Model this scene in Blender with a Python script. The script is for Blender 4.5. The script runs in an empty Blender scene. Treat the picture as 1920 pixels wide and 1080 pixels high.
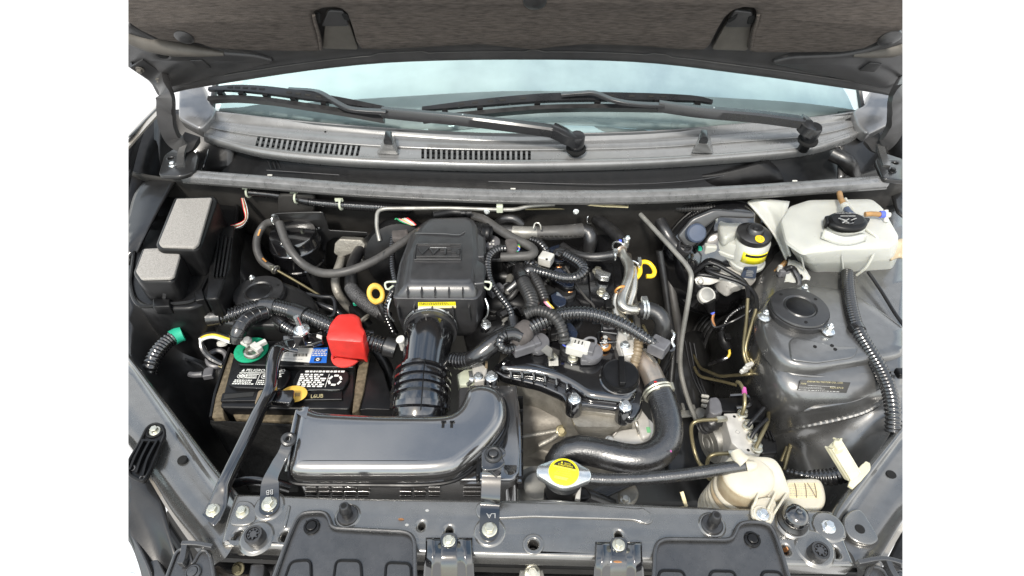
import bpy, bmesh, math, random
from mathutils import Vector, Matrix
random.seed(7)
S = bpy.context.scene
COL = S.collection
R = math.radians

# ------------------------------------------------------------------ camera
FPX = 1093.0                       # focal length in pixels of the 1920 px wide photograph
PITCH = R(42.0)
CAM = Vector((0.0, 0.0, 0.75))     # z = 0 is the top of the radiator support
FWD = Vector((0, math.cos(PITCH), -math.sin(PITCH)))
UPV = Vector((0, math.sin(PITCH), math.cos(PITCH)))
RGT = Vector((1, 0, 0))
cd = bpy.data.cameras.new('camera')
cd.sensor_fit = 'HORIZONTAL'; cd.sensor_width = 36.0
cd.lens = FPX / 1920.0 * 36.0
cd.clip_start = 0.01; cd.clip_end = 200.0
cam = bpy.data.objects.new('camera', cd); COL.objects.link(cam)
cam.location = CAM; cam.rotation_euler = (R(90) - PITCH, 0, 0)
S.camera = cam

# ------------------------------------------------------------------ sky and sun
SUN_AZ, SUN_EL = R(200.0), R(52.0)      # azimuth clockwise from +Y: the sun stands behind the camera, a little left
w = bpy.data.worlds.new('World'); S.world = w; w.use_nodes = True
nt = w.node_tree; nt.nodes.clear()
def wn(t, **k):
    n = nt.nodes.new(t)
    for a, b in k.items(): setattr(n, a, b)
    return n
tc = wn('ShaderNodeTexCoord')
sky = wn('ShaderNodeTexSky', sky_type='NISHITA', sun_disc=False, sun_elevation=SUN_EL, sun_rotation=SUN_AZ)
dim = wn('ShaderNodeMix', data_type='RGBA', blend_type='MULTIPLY'); dim.inputs[0].default_value = 1.0
dim.inputs[7].default_value = (0.26, 0.25, 0.21, 1)
nt.links.new(sky.outputs[0], dim.inputs[6])
cl = wn('ShaderNodeTexNoise'); cl.inputs['Scale'].default_value = 1.6; cl.inputs['Detail'].default_value = 7; cl.inputs['Roughness'].default_value = 0.6
nt.links.new(tc.outputs['Generated'], cl.inputs['Vector'])
cr = wn('ShaderNodeValToRGB'); cr.color_ramp.elements[0].position = 0.36; cr.color_ramp.elements[1].position = 0.74
nt.links.new(cl.outputs['Fac'], cr.inputs[0])
mixc = wn('ShaderNodeMix', data_type='RGBA'); mixc.inputs[7].default_value = (2.3, 2.24, 2.14, 1)
nt.links.new(cr.outputs[0], mixc.inputs[0]); nt.links.new(dim.outputs[2], mixc.inputs[6])
sep = wn('ShaderNodeSeparateXYZ'); nt.links.new(tc.outputs['Generated'], sep.inputs[0])
mr = wn('ShaderNodeMapRange'); mr.inputs[1].default_value = -0.02; mr.inputs[2].default_value = 0.10
nt.links.new(sep.outputs[2], mr.inputs[0])
mixh = wn('ShaderNodeMix', data_type='RGBA'); mixh.inputs[6].default_value = (1.1, 1.1, 1.1, 1)   # bright white surroundings at and below the horizon
nt.links.new(mr.outputs[0], mixh.inputs[0]); nt.links.new(mixc.outputs[2], mixh.inputs[7])
bg = wn('ShaderNodeBackground'); bg.inputs[1].default_value = 1.0
nt.links.new(mixh.outputs[2], bg.inputs[0])
wo = wn('ShaderNodeOutputWorld'); nt.links.new(bg.outputs[0], wo.inputs[0])
sd = bpy.data.lights.new('sun', 'SUN'); sd.energy = 3.0; sd.angle = R(7); sd.color = (1.0, 0.95, 0.87)
sun = bpy.data.objects.new('sun', sd); COL.objects.link(sun)
sdir = Vector((math.sin(SUN_AZ) * math.cos(SUN_EL), math.cos(SUN_AZ) * math.cos(SUN_EL), math.sin(SUN_EL)))
sun.rotation_euler = sdir.to_track_quat('Z', 'Y').to_euler(); sun.location = sdir * 5
vs = S.view_settings; vs.view_transform = 'Standard'; vs.look = 'None'; vs.exposure = 0.3; vs.gamma = 1.0; vs.use_curve_mapping = False

# ------------------------------------------------------------------ placing: a ray of the camera met with a height, depth or plane
def ray(u, v): return FWD + RGT * ((u - 960.0) / FPX) + UPV * ((540.0 - v) / FPX)
def V(u, v, z):
    d = ray(u, v); return CAM + d * ((z - CAM.z) / d.z)
def VY(u, v, y):
    d = ray(u, v); return CAM + d * (y / d.y)
def VP(u, v, p0, n):
    d = ray(u, v); return CAM + d * ((p0 - CAM).dot(n) / d.dot(n))
def VD(u, v, k): return CAM + ray(u, v) * k
def px(n, p): return n * (p - CAM).dot(FWD) / FPX           # n pixels at point p in metres
def PP(a): return [V(*q) for q in a]

# ------------------------------------------------------------------ materials
MATS = {}
def mat(name, col, rough=0.5, metal=0.0, var=0.25, scale=40.0, bump=0.0, bscale=300.0, coat=0.0, dust=0.0, dustcol=(0.22, 0.2, 0.17), spec=0.5,
        trans=0.0, sss=0.0, rvar=0.12, dscale=14.0, stretch=None, ior=1.5):
    m = bpy.data.materials.new(name); m.use_nodes = True; t = m.node_tree; N = t.nodes; L = t.links
    b = N['Principled BSDF']
    c = N.new('ShaderNodeTexCoord'); src = c.outputs['Object']
    if stretch:
        mp = N.new('ShaderNodeMapping'); mp.inputs['Scale'].default_value = stretch; L.new(src, mp.inputs[0]); src = mp.outputs[0]
    n1 = N.new('ShaderNodeTexNoise'); n1.inputs['Scale'].default_value = scale; n1.inputs['Detail'].default_value = 5; L.new(src, n1.inputs['Vector'])
    r1 = N.new('ShaderNodeMapRange'); r1.inputs[1].default_value = 0.3; r1.inputs[2].default_value = 0.7; r1.inputs[3].default_value = 1 - var; r1.inputs[4].default_value = 1 + var
    L.new(n1.outputs['Fac'], r1.inputs[0])
    mx = N.new('ShaderNodeMix'); mx.data_type = 'RGBA'; mx.blend_type = 'MULTIPLY'; mx.inputs[0].default_value = 1
    mx.inputs[6].default_value = (*col, 1); L.new(r1.outputs[0], mx.inputs[7])
    out = mx.outputs[2]
    n2 = N.new('ShaderNodeTexNoise'); n2.inputs['Scale'].default_value = dscale; n2.inputs['Detail'].default_value = 8; n2.inputs['Roughness'].default_value = 0.7; L.new(src, n2.inputs['Vector'])
    if dust > 0:
        rd = N.new('ShaderNodeMapRange'); rd.inputs[1].default_value = 0.42; rd.inputs[2].default_value = 0.75; rd.inputs[3].default_value = dust * 0.25; rd.inputs[4].default_value = dust
        L.new(n2.outputs['Fac'], rd.inputs[0])
        md = N.new('ShaderNodeMix'); md.data_type = 'RGBA'; md.inputs[7].default_value = (*dustcol, 1)
        L.new(rd.outputs[0], md.inputs[0]); L.new(out, md.inputs[6]); out = md.outputs[2]
    L.new(out, b.inputs['Base Color'])
    rr = N.new('ShaderNodeMapRange'); rr.inputs[1].default_value = 0.3; rr.inputs[2].default_value = 0.7
    rr.inputs[3].default_value = max(0.02, rough - rvar * rough * 2); rr.inputs[4].default_value = min(1, rough + rvar * rough * 2)
    L.new(n2.outputs['Fac'], rr.inputs[0]); L.new(rr.outputs[0], b.inputs['Roughness'])
    b.inputs['Metallic'].default_value = metal; b.inputs['Coat Weight'].default_value = coat; b.inputs['Coat Roughness'].default_value = 0.08; b.inputs['Coat IOR'].default_value = 1.8
    b.inputs['Specular IOR Level'].default_value = spec; b.inputs['IOR'].default_value = ior
    if trans: b.inputs['Transmission Weight'].default_value = trans
    if sss:
        b.inputs['Subsurface Weight'].default_value = sss; b.inputs['Subsurface Radius'].default_value = (0.02, 0.018, 0.012); b.inputs['Subsurface Scale'].default_value = 0.6
    if bump > 0:
        n3 = N.new('ShaderNodeTexNoise'); n3.inputs['Scale'].default_value = bscale; n3.inputs['Detail'].default_value = 3; L.new(src, n3.inputs['Vector'])
        bp = N.new('ShaderNodeBump'); bp.inputs['Strength'].default_value = bump; bp.inputs['Distance'].default_value = 0.002
        L.new(n3.outputs['Fac'], bp.inputs['Height']); L.new(bp.outputs[0], b.inputs['Normal'])
    MATS[name] = m
    return m

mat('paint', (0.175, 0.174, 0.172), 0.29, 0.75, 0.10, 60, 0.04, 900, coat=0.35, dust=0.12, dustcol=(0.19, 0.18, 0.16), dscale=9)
mat('paint_dark', (0.022, 0.022, 0.023), 0.34, 0.5, 0.2, 30, 0.05, 500, coat=0.2, dust=0.15, dustcol=(0.09, 0.085, 0.075), dscale=12)  # much darker copy of the body paint, with a little dust
mat('tie_bar_paint', (0.215, 0.209, 0.198), 0.26, 0.8, 0.08, 50, 0.04, 700, coat=0.5, dust=0.14, dustcol=(0.15, 0.145, 0.13), dscale=20)
mat('fender_paint', (0.06, 0.062, 0.068), 0.3, 0.5, 0.1, 60, coat=0.5, dust=0.15)
mat('black_gloss', (0.006, 0.006, 0.007), 0.13, 0.0, 0.2, 40, 0.03, 60, coat=0.8, dust=0.01, ior=1.7)
mat('black_plastic', (0.006, 0.006, 0.0065), 0.36, 0.0, 0.25, 60, 0.06, 900, dust=0.01, dscale=30, spec=0.28)
mat('grey_plastic', (0.022, 0.022, 0.024), 0.34, 0.0, 0.2, 60, 0.07, 1200, dust=0.05, dscale=20, ior=1.8)
mat('box_plastic', (0.03, 0.029, 0.029), 0.2, 0.0, 0.12, 60, 0.02, 200, dust=0.10, dustcol=(0.16, 0.145, 0.125), dscale=12, coat=1.0, ior=2.3)
mat('cover_plastic', (0.026, 0.026, 0.027), 0.26, 0.0, 0.2, 90, 0.06, 600, dust=0.22, dustcol=(0.12, 0.117, 0.115), dscale=22, ior=1.8)
mat('cowl_plastic', (0.14, 0.14, 0.14), 0.27, 0.0, 0.12, 60, 0.05, 900, dust=0.55, dustcol=(0.235, 0.233, 0.228), dscale=5, ior=2.0)
mat('rubber', (0.012, 0.012, 0.013), 0.36, 0.0, 0.25, 80, 0.10, 420, dust=0.04, dscale=40, ior=1.7)
mat('grey_rubber', (0.042, 0.041, 0.041), 0.5, 0.0, 0.2, 80, 0.05, 500, dust=0.2, dscale=30)
mat('seal_rubber', (0.125, 0.125, 0.126), 0.3, 0.0, 0.25, 90, 0.15, 350, dust=0.55, dustcol=(0.26, 0.26, 0.26), dscale=30, ior=1.9)
mat('conduit', (0.008, 0.008, 0.009), 0.22, 0.0, 0.2, 60, dust=0.02, dscale=30, ior=1.9)
mat('conduit_grey', (0.02, 0.0196, 0.0195), 0.36, 0.0, 0.2, 60, dust=0.12, dscale=30, dustcol=(0.12, 0.11, 0.1))
mat('conduit_tan', (0.2, 0.15, 0.09), 0.5, 0.0, 0.25, 60, dust=0.2)
mat('braid', (0.05, 0.05, 0.052), 0.45, 0.1, 0.7, 420, 0.8, 420, dust=0.1)
mat('tape', (0.009, 0.009, 0.010), 0.26, 0.0, 0.2, 60, 0.25, 90, dust=0.03, ior=1.8)
mat('cloth_tape', (0.075, 0.066, 0.062), 0.8, 0.0, 0.25, 90, 0.3, 500)
mat('zinc', (0.62, 0.6, 0.5), 0.3, 0.85, 0.15, 120, 0.05, 400, dust=0.08)
mat('bright_zinc', (0.7, 0.72, 0.72), 0.24, 0.9, 0.1, 120, dust=0.05)
mat('steel', (0.55, 0.53, 0.48), 0.3, 0.9, 0.25, 40, 0.04, 200, dust=0.2, dustcol=(0.25, 0.18, 0.1))
mat('steel_rusty', (0.42, 0.4, 0.36), 0.4, 0.75, 0.3, 30, 0.1, 200, dust=0.6, dustcol=(0.3, 0.14, 0.05), dscale=30)
mat('alloy', (0.33, 0.315, 0.28), 0.45, 0.45, 0.4, 30, 0.5, 260, dust=0.55, dustcol=(0.12, 0.10, 0.07), dscale=18)
mat('alloy_dark', (0.2, 0.185, 0.16), 0.6, 0.5, 0.3, 25, 0.3, 250, dust=0.5, dustcol=(0.1, 0.085, 0.065), dscale=14)
mat('alloy_clean', (0.6, 0.58, 0.54), 0.42, 0.25, 0.12, 60, 0.08, 500, dust=0.1)
mat('dull_steel', (0.27, 0.265, 0.245), 0.42, 0.4, 0.25, 40, 0.1, 300, dust=0.35, dustcol=(0.14, 0.13, 0.11))
mat('brake_line', (0.24, 0.205, 0.115), 0.33, 0.65, 0.2, 60, dust=0.12)
mat('white_plastic', (0.45, 0.455, 0.42), 0.32, 0.0, 0.08, 18, 0.05, 200, dust=0.10, dustcol=(0.5, 0.47, 0.38), sss=0.35, dscale=8)
mat('cream_stained', (0.5, 0.44, 0.31), 0.4, 0.0, 0.15, 18, 0.05, 200, dust=0.8, dustcol=(0.2, 0.10, 0.03), dscale=26)
mat('matte_black', (0.007, 0.007, 0.007), 0.85, 0.0, 0.5, 120, 0.8, 260, dust=0.1, dustcol=(0.03, 0.028, 0.025), spec=0.25)
mat('cream_plastic', (0.56, 0.535, 0.45), 0.36, 0.0, 0.12, 18, 0.05, 200, dust=0.25, dustcol=(0.42, 0.29, 0.14), sss=0.3, dscale=10)
mat('clip_plastic', (0.6, 0.56, 0.4), 0.45, 0.0, 0.10, 30, dust=0.1, sss=0.2)
mat('connector_white', (0.55, 0.54, 0.5), 0.42, 0.0, 0.12, 60, dust=0.15)
mat('connector_grey', (0.11, 0.11, 0.12), 0.42, 0.0, 0.2, 60, dust=0.15)
mat('pale_clip', (0.5, 0.53, 0.42), 0.5, 0.0, 0.12, 60)
mat('felt', (0.06, 0.052, 0.047), 0.95, 0.0, 0.5, 160, 0.7, 700, dust=0.5, dustcol=(0.115, 0.098, 0.085), dscale=60, stretch=(0.35, 2, 2), spec=0.15)
mat('hood_paint', (0.038, 0.038, 0.04), 0.42, 0.3, 0.15, 40, 0.03, 600, dust=0.3, dustcol=(0.11, 0.1, 0.09), dscale=8)
mat('hood_dust', (0.09, 0.082, 0.072), 0.6, 0.2, 0.15, 40, dust=0.4, dustcol=(0.13, 0.118, 0.1))
mat('sponge', (0.3, 0.285, 0.265), 0.9, 0.0, 0.3, 700, 0.5, 900, spec=0.2)
mat('foam_brown', (0.13, 0.105, 0.07), 0.95, 0.0, 0.4, 150, 0.6, 300, spec=0.1)
mat('firewall', (0.026, 0.0248, 0.0235), 0.6, 0.1, 0.4, 18, 0.25, 120, dust=0.4, dustcol=(0.05, 0.047, 0.043), dscale=8, spec=0.2)
mat('dark_void', (0.012, 0.012, 0.012), 0.8, 0.0, 0.3, 20, spec=0.2)
mat('dark_floor', (0.012, 0.0115, 0.011), 0.8, 0.0, 0.4, 12, 0.3, 60, dust=0.3, dustcol=(0.06, 0.055, 0.05))
mat('red_plastic', (0.6, 0.026, 0.02), 0.4, 0.0, 0.2, 40, 0.3, 90, dust=0.18, dustcol=(0.32, 0.06, 0.045), dscale=30)
mat('red_felt', (0.66, 0.05, 0.04), 0.9, 0.0, 0.15, 200, 0.3, 500)
mat('green_felt', (0.0, 0.27, 0.13), 0.9, 0.0, 0.2, 200, 0.3, 500)
mat('green_tape', (0.02, 0.36, 0.22), 0.4, 0.0, 0.15, 60)
mat('yellow_plastic', (0.76, 0.46, 0.07), 0.42, 0.0, 0.12, 50, dust=0.1)
mat('yellow_bright', (0.86, 0.56, 0.02), 0.35, 0.0, 0.08, 50)
mat('yellow_label', (0.86, 0.74, 0.02), 0.35, 0.0, 0.06, 50)
mat('orange_metal', (0.65, 0.3, 0.08), 0.4, 0.5, 0.2, 60)
mat('copper', (0.6, 0.28, 0.12), 0.35, 0.8, 0.2, 60)
mat('brown_hose', (0.34, 0.19, 0.07), 0.35, 0.0, 0.25, 60)
mat('white_print', (0.75, 0.75, 0.7), 0.5, 0.0, 0.08, 200)
mat('grey_print', (0.35, 0.35, 0.34), 0.5, 0.0, 0.1, 200)
mat('gold_print', (0.42, 0.37, 0.2), 0.5, 0.0, 0.1, 200)
mat('black_print', (0.015, 0.014, 0.012), 0.5, 0.0, 0.1, 200)
mat('white_label', (0.62, 0.61, 0.57), 0.35, 0.0, 0.06, 90)
mat('cream_label', (0.72, 0.62, 0.38), 0.4, 0.0, 0.1, 90)
mat('blue_label', (0.02, 0.13, 0.52), 0.35, 0.0, 0.08, 90)
mat('red_label', (0.5, 0.03, 0.03), 0.35, 0.0, 0.08, 90)
mat('navy_label', (0.02, 0.028, 0.05), 0.08, 0.0, 0.1, 60, coat=0.8)
mat('blue_tag', (0.05, 0.065, 0.1), 0.4, 0.0, 0.15, 60)
mat('lead', (0.36, 0.35, 0.33), 0.5, 0.6, 0.2, 90)
mat('wire_red', (0.6, 0.04, 0.04), 0.4); mat('wire_white', (0.65, 0.65, 0.6), 0.4); mat('wire_green', (0.03, 0.3, 0.12), 0.4)
mat('wire_yellow', (0.7, 0.5, 0.05), 0.4); mat('wire_black', (0.012, 0.012, 0.013), 0.35); mat('wire_pink', (0.75, 0.3, 0.42), 0.4); mat('wire_blue', (0.08, 0.12, 0.6), 0.4)
mat('magenta', (0.5, 0.1, 0.33), 0.6); mat('green_mark', (0.16, 0.42, 0.2), 0.6)
mat('dash', (0.4, 0.395, 0.39), 0.7, 0.0, 0.1, 20, 0.1, 600)
mat('pillar_paint', (0.2, 0.2, 0.205), 0.35, 0.5, 0.25, 14, coat=0.4, dust=0.5, dustcol=(0.3, 0.29, 0.28), dscale=16)
mat('sunlit_paint', (0.34, 0.31, 0.27), 0.3, 0.4, 0.1, 14, coat=0.5)  # paler copy of the wing paint, sunlight put into its colour
mat('hose_gloss', (0.011, 0.011, 0.012), 0.26, 0.0, 0.3, 90, 0.2, 420, dust=0.05, dscale=50, ior=2.0)
mat('wiper', (0.013, 0.0135, 0.015), 0.3, 0.0, 0.12, 60, dust=0.12, dustcol=(0.06, 0.06, 0.065), dscale=20, ior=1.7)
mat('lens', (0.75, 0.77, 0.78), 0.08, 0.0, 0.03, 20, trans=0.55)
mat('frit', (0.02, 0.02, 0.022), 0.25, 0.0, 0.1, 40)

# windscreen: laminated tinted glass, a partly mirroring front face over a see-through sheet
gm = bpy.data.materials.new('windscreen_glass'); gm.use_nodes = True; t = gm.node_tree; t.nodes.clear()
o_ = t.nodes.new('ShaderNodeOutputMaterial'); ms = t.nodes.new('ShaderNodeMixShader'); gl = t.nodes.new('ShaderNodeBsdfGlossy'); tr = t.nodes.new('ShaderNodeBsdfTransparent')
gl.inputs['Roughness'].default_value = 0.02; gl.inputs['Color'].default_value = (0.68, 0.95, 0.93, 1); tr.inputs['Color'].default_value = (0.82, 0.9, 0.9, 1)
lw = t.nodes.new('ShaderNodeLayerWeight'); lw.inputs['Blend'].default_value = 0.35
mrg = t.nodes.new('ShaderNodeMapRange'); mrg.inputs[3].default_value = 0.24; mrg.inputs[4].default_value = 0.8
t.links.new(lw.outputs['Facing'], mrg.inputs[0]); t.links.new(mrg.outputs[0], ms.inputs[0])
t.links.new(tr.outputs[0], ms.inputs[1]); t.links.new(gl.outputs[0], ms.inputs[2]); t.links.new(ms.outputs[0], o_.inputs[0])
MATS['glass'] = gm

# ------------------------------------------------------------------ scene tree
WL = {}
def thing(name, label, cat, p=None, group=None):
    o = bpy.data.objects.new(name, None); COL.objects.link(o)
    o.empty_display_size = 0.02
    if p is not None: o.location = p
    WL[o.name] = Vector(o.location)
    o['label'] = label; o['category'] = cat
    if group: o['group'] = group
    return o
def attach(o, parent):
    wl = Vector(o.location)
    if parent is not None:
        o.parent = parent; o.location = wl - WL[parent.name]
    WL[o.name] = wl
    return o
def tag(o, label=None, cat=None, group=None, kind=None):
    if label: o['label'] = label
    if cat: o['category'] = cat
    if group: o['group'] = group
    if kind: o['kind'] = kind
    return o
def obj(name, g, m, parent=None, sharp=35, bevel=0.0, seg=2, sub=0, solid=0.0, recalc=True):
    if isinstance(g, bpy.types.Mesh): me = g; me.name = name
    else:
        me = bpy.data.meshes.new(name); me.from_pydata([tuple(q) for q in g[0]], [], g[1])
    if recalc:
        b = bmesh.new(); b.from_mesh(me)
        bmesh.ops.remove_doubles(b, verts=b.verts, dist=1e-6)
        bmesh.ops.recalc_face_normals(b, faces=b.faces); b.to_mesh(me); b.free()
    me.materials.clear(); me.materials.append(MATS[m])
    for p_ in me.polygons: p_.use_smooth = True
    me.set_sharp_from_angle(angle=R(sharp))
    o = bpy.data.objects.new(name, me); COL.objects.link(o)
    if solid:
        md = o.modifiers.new('s', 'SOLIDIFY'); md.thickness = abs(solid); md.offset = -1 if solid > 0 else 1
    if bevel:
        md = o.modifiers.new('b', 'BEVEL'); md.width = bevel; md.segments = seg; md.limit_method = 'ANGLE'; md.angle_limit = R(30); md.harden_normals = True
    if sub:
        md = o.modifiers.new('u', 'SUBSURF'); md.levels = sub; md.render_levels = sub
    attach(o, parent)
    return o
def join(*gs):
    v = []; f = []
    for a, b in gs:
        k = len(v); v += list(a); f += [tuple(i + k for i in q) for q in b]
    return v, f

# ------------------------------------------------------------------ shapes
def cat(pts, n=8):
    """Catmull-Rom (centripetal-ish) through the points"""
    if len(pts) < 3: n = max(n, 2)
    P = [pts[0] * 2 - pts[1]] + list(pts) + [pts[-1] * 2 - pts[-2]]
    out = []
    for i in range(1, len(P) - 2):
        a, b, c, d = P[i - 1], P[i], P[i + 1], P[i + 2]
        for k in range(n):
            s = k / n
            out.append(0.5 * ((2 * b) + (c - a) * s + (2 * a - 5 * b + 4 * c - d) * s * s + (3 * b - a - 3 * c + d) * s ** 3))
    out.append(pts[-1].copy() if hasattr(pts[-1], 'copy') else pts[-1])
    return out
def bends(pts, r, n=6):
    """polyline with rounded corners"""
    out = [pts[0]]
    for i in range(1, len(pts) - 1):
        a, b, c = pts[i - 1], pts[i], pts[i + 1]
        d1 = min(r, (a - b).length * 0.49); d2 = min(r, (c - b).length * 0.49)
        p = b + (a - b).normalized() * d1; q = b + (c - b).normalized() * d2
        for k in range(n + 1):
            s = k / n; out.append(p * (1 - s) ** 2 + b * 2 * s * (1 - s) + q * s * s)
    out.append(pts[-1]); return out
def resample(path, step):
    L = [0.0]
    for a, b in zip(path, path[1:]): L.append(L[-1] + (b - a).length)
    n = max(2, int(L[-1] / step)); out = []; j = 0
    for i in range(n + 1):
        s = L[-1] * i / n
        while j < len(L) - 2 and L[j + 1] < s: j += 1
        k = (s - L[j]) / max(1e-9, L[j + 1] - L[j]); out.append((path[j].lerp(path[j + 1], k), s / L[-1]))
    return out
def sweep(path, prof_fn, up=None, cap=True):
    """path: list of Vectors; prof_fn(i, t) -> list of (a, b) in the frame; up fixes the frame's second axis"""
    n = len(path); V_ = []; F_ = []
    T = []
    for i in range(n):
        a = path[max(0, i - 1)]; b = path[min(n - 1, i + 1)]; T.append((b - a).normalized())
    if up is None:
        h = Vector((0, 0, 1)) if abs(T[0].z) < 0.9 else Vector((1, 0, 0))
        s = T[0].cross(h).normalized()
    m = 0
    for i in range(n):
        if up is not None: s = T[i].cross(up).normalized()
        else: s = (s - T[i] * s.dot(T[i])).normalized()
        q = s.cross(T[i])
        pr = prof_fn(i, i / (n - 1)); m = len(pr)
        for a, b in pr: V_.append(path[i] + s * a + q * b)
    for i in range(n - 1):
        for k in range(m):
            F_.append((i * m + k, i * m + (k + 1) % m, (i + 1) * m + (k + 1) % m, (i + 1) * m + k))
    if cap: F_.append(tuple(range(m))); F_.append(tuple(range((n - 1) * m, n * m)))
    return V_, F_
def circ(r, n=12): return [(r * math.cos(2 * math.pi * k / n), r * math.sin(2 * math.pi * k / n)) for k in range(n)]
def tube(pts, r, n=12, ribs=None, poly=None, cap=True, step=None):
    """pts: Vectors; r: number or one per point; ribs = (pitch, depth fraction); poly = corner radius for bent pipe"""
    path = bends(pts, poly) if poly else cat(pts, 10)
    rr = r if isinstance(r, (list, tuple)) else [r] * len(pts)
    if ribs:
        pitch, dep = ribs; rs = resample(path, pitch / 4.0)
        P = [a for a, _ in rs]; ts = [b for _, b in rs]
    elif poly: P = path; ts = [i / (len(path) - 1) for i in range(len(path))]
    else:
        rs = resample(path, step or max(0.004, min(rr) * 0.6)); P = [a for a, _ in rs]; ts = [b for _, b in rs]
    def rad(t):
        k = t * (len(rr) - 1); i = min(len(rr) - 2, int(k)); return rr[i] + (rr[i + 1] - rr[i]) * (k - i)
    def pf(i, t):
        q = rad(ts[i])
        if ribs and (i % 4) in (0, 3): q *= 1 - ribs[1]
        return circ(q, n)
    return sweep(P, pf, None, cap)
def strap(pts, wdt, th, up=None, smooth=True, poly=None):
    path = bends(pts, poly) if poly else (cat(pts, 8) if smooth and len(pts) > 2 else pts)
    ww = wdt if isinstance(wdt, (list, tuple)) else [wdt, wdt]
    def pf(i, t):
        k = t * (len(ww) - 1); j = min(len(ww) - 2, int(k)); a = (ww[j] + (ww[j + 1] - ww[j]) * (k - j)) / 2
        return [(-a, -th / 2), (a, -th / 2), (a, th / 2), (-a, th / 2)]
    return sweep(path, pf, up or Vector((0, 0, 1)))
def frame(ax):
    ax = Vector(ax).normalized(); h = Vector((0, 0, 1)) if abs(ax.z) < 0.95 else Vector((0, 1, 0))
    s = h.cross(ax).normalized(); return s, ax.cross(s), ax
def lathe(prof, p, ax=(0, 0, 1), n=28, sq=1.0):
    s, q, a = frame(ax); V_ = []; F_ = []
    for r, h in prof:
        for k in range(n):
            an = 2 * math.pi * k / n; V_.append(p + s * (r * math.cos(an)) + q * (r * sq * math.sin(an)) + a * h)
    for i in range(len(prof) - 1):
        for k in range(n): F_.append((i * n + k, i * n + (k + 1) % n, (i + 1) * n + (k + 1) % n, (i + 1) * n + k))
    F_.append(tuple(range(n))); F_.append(tuple(range((len(prof) - 1) * n, len(prof) * n)))
    return V_, F_
def torus(p, ax, R0, r0, n=32, m=10, sq=1.0):
    s, q, a = frame(ax); V_ = []; F_ = []
    for i in range(n):
        an = 2 * math.pi * i / n; d = s * math.cos(an) + q * (math.sin(an) * sq)
        for k in range(m):
            b = 2 * math.pi * k / m; V_.append(p + d * (R0 + r0 * math.cos(b)) + a * (r0 * math.sin(b)))
    for i in range(n):
        for k in range(m): F_.append((i * m + k, i * m + (k + 1) % m, ((i + 1) % n) * m + (k + 1) % m, ((i + 1) % n) * m + k))
    return V_, F_
def box(p, sx, sy, sz, ax=None):
    """centre, full sizes, frame as three vectors"""
    a, b, c = ax or (Vector((1, 0, 0)), Vector((0, 1, 0)), Vector((0, 0, 1)))
    V_ = [p + a * (sx / 2 * i) + b * (sy / 2 * j) + c * (sz / 2 * k) for i in (-1, 1) for j in (-1, 1) for k in (-1, 1)]
    return V_, [(0, 1, 3, 2), (4, 6, 7, 5), (0, 4, 5, 1), (2, 3, 7, 6), (0, 2, 6, 4), (1, 5, 7, 3)]
def fillet(poly, r, n=4):
    """round the corners of a closed polygon of Vectors"""
    out = []; m = len(poly)
    rs = r if isinstance(r, (list, tuple)) else [r] * m
    for i in range(m):
        a, b, c = poly[i - 1], poly[i], poly[(i + 1) % m]
        d1 = min(rs[i], (a - b).length * 0.48); d2 = min(rs[i], (c - b).length * 0.48)
        p = b + (a - b).normalized() * d1; q = b + (c - b).normalized() * d2
        for k in range(n + 1):
            s = k / n; out.append(p * (1 - s) ** 2 + b * 2 * s * (1 - s) + q * s * s)
    return out
def loft(rings, cap=(True, True)):
    m = len(rings[0]); V_ = [q for r in rings for q in r]; F_ = []
    for i in range(len(rings) - 1):
        for k in range(m): F_.append((i * m + k, i * m + (k + 1) % m, (i + 1) * m + (k + 1) % m, (i + 1) * m + k))
    if cap[0]: F_.append(tuple(range(m)))
    if cap[1]: F_.append(tuple(range((len(rings) - 1) * m, len(rings) * m)))
    return V_, F_
def cen(poly): return sum(poly, Vector((0, 0, 0))) / len(poly)
def inset(poly, k, dz=0.0):
    c = cen(poly); return [c + (q - c) * k + Vector((0, 0, dz)) for q in poly]
def slab(poly, z1, z0, r=0.004, cr=0.0, holes=(), nb=3):
    """a plate or block: outline and holes as Vectors on one level, top at z1, bottom at z0, edges rounded by r, corners by cr"""
    return plate(poly, Vector((0, 0, 1)), z1 - z0, r, cr, holes, nb, top=z1)
def plate(poly, nrm, th, r=0.002, cr=0.0, holes=(), nb=2, top=None):
    """the same on any plane: poly is the upper face, the body lies th below it along the normal"""
    nrm = Vector(nrm).normalized(); s, q, a = frame(nrm); o = cen(poly)
    if top is not None: o = Vector((o.x, o.y, top))
    cu = bpy.data.curves.new('c', 'CURVE'); cu.dimensions = '2D'; cu.fill_mode = 'BOTH'
    r = min(r, th * 0.49)
    cu.extrude = max(1e-5, th / 2 - r); cu.bevel_depth = r; cu.bevel_resolution = nb; cu.offset = -r
    for k, pl in enumerate([poly] + list(holes)):
        if k == 0 and cr: pl = fillet(pl, cr, 5)
        pts = [((v - o).dot(s), (v - o).dot(q)) for v in pl]
        ar = sum(x0 * y1 - x1 * y0 for (x0, y0), (x1, y1) in zip(pts, pts[1:] + pts[:1]))
        if (ar < 0) == (k == 0): pts.reverse()
        sp = cu.splines.new('POLY'); sp.points.add(len(pts) - 1); sp.use_cyclic_u = True
        for w_, (x, y) in zip(sp.points, pts): w_.co = (x, y, 0, 1)
    to = bpy.data.objects.new('t', cu); me = to.to_mesh()
    V_ = [o + s * v.co.x + q * v.co.y + a * (v.co.z - th / 2) for v in me.vertices]
    F_ = [tuple(p.vertices) for p in me.polygons]
    to.to_mesh_clear(); bpy.data.objects.remove(to); bpy.data.curves.remove(cu)
    return V_, F_
def bvh_of(g):
    from mathutils.bvhtree import BVHTree
    return BVHTree.FromPolygons([tuple(q) for q in g[0]], g[1])
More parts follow.
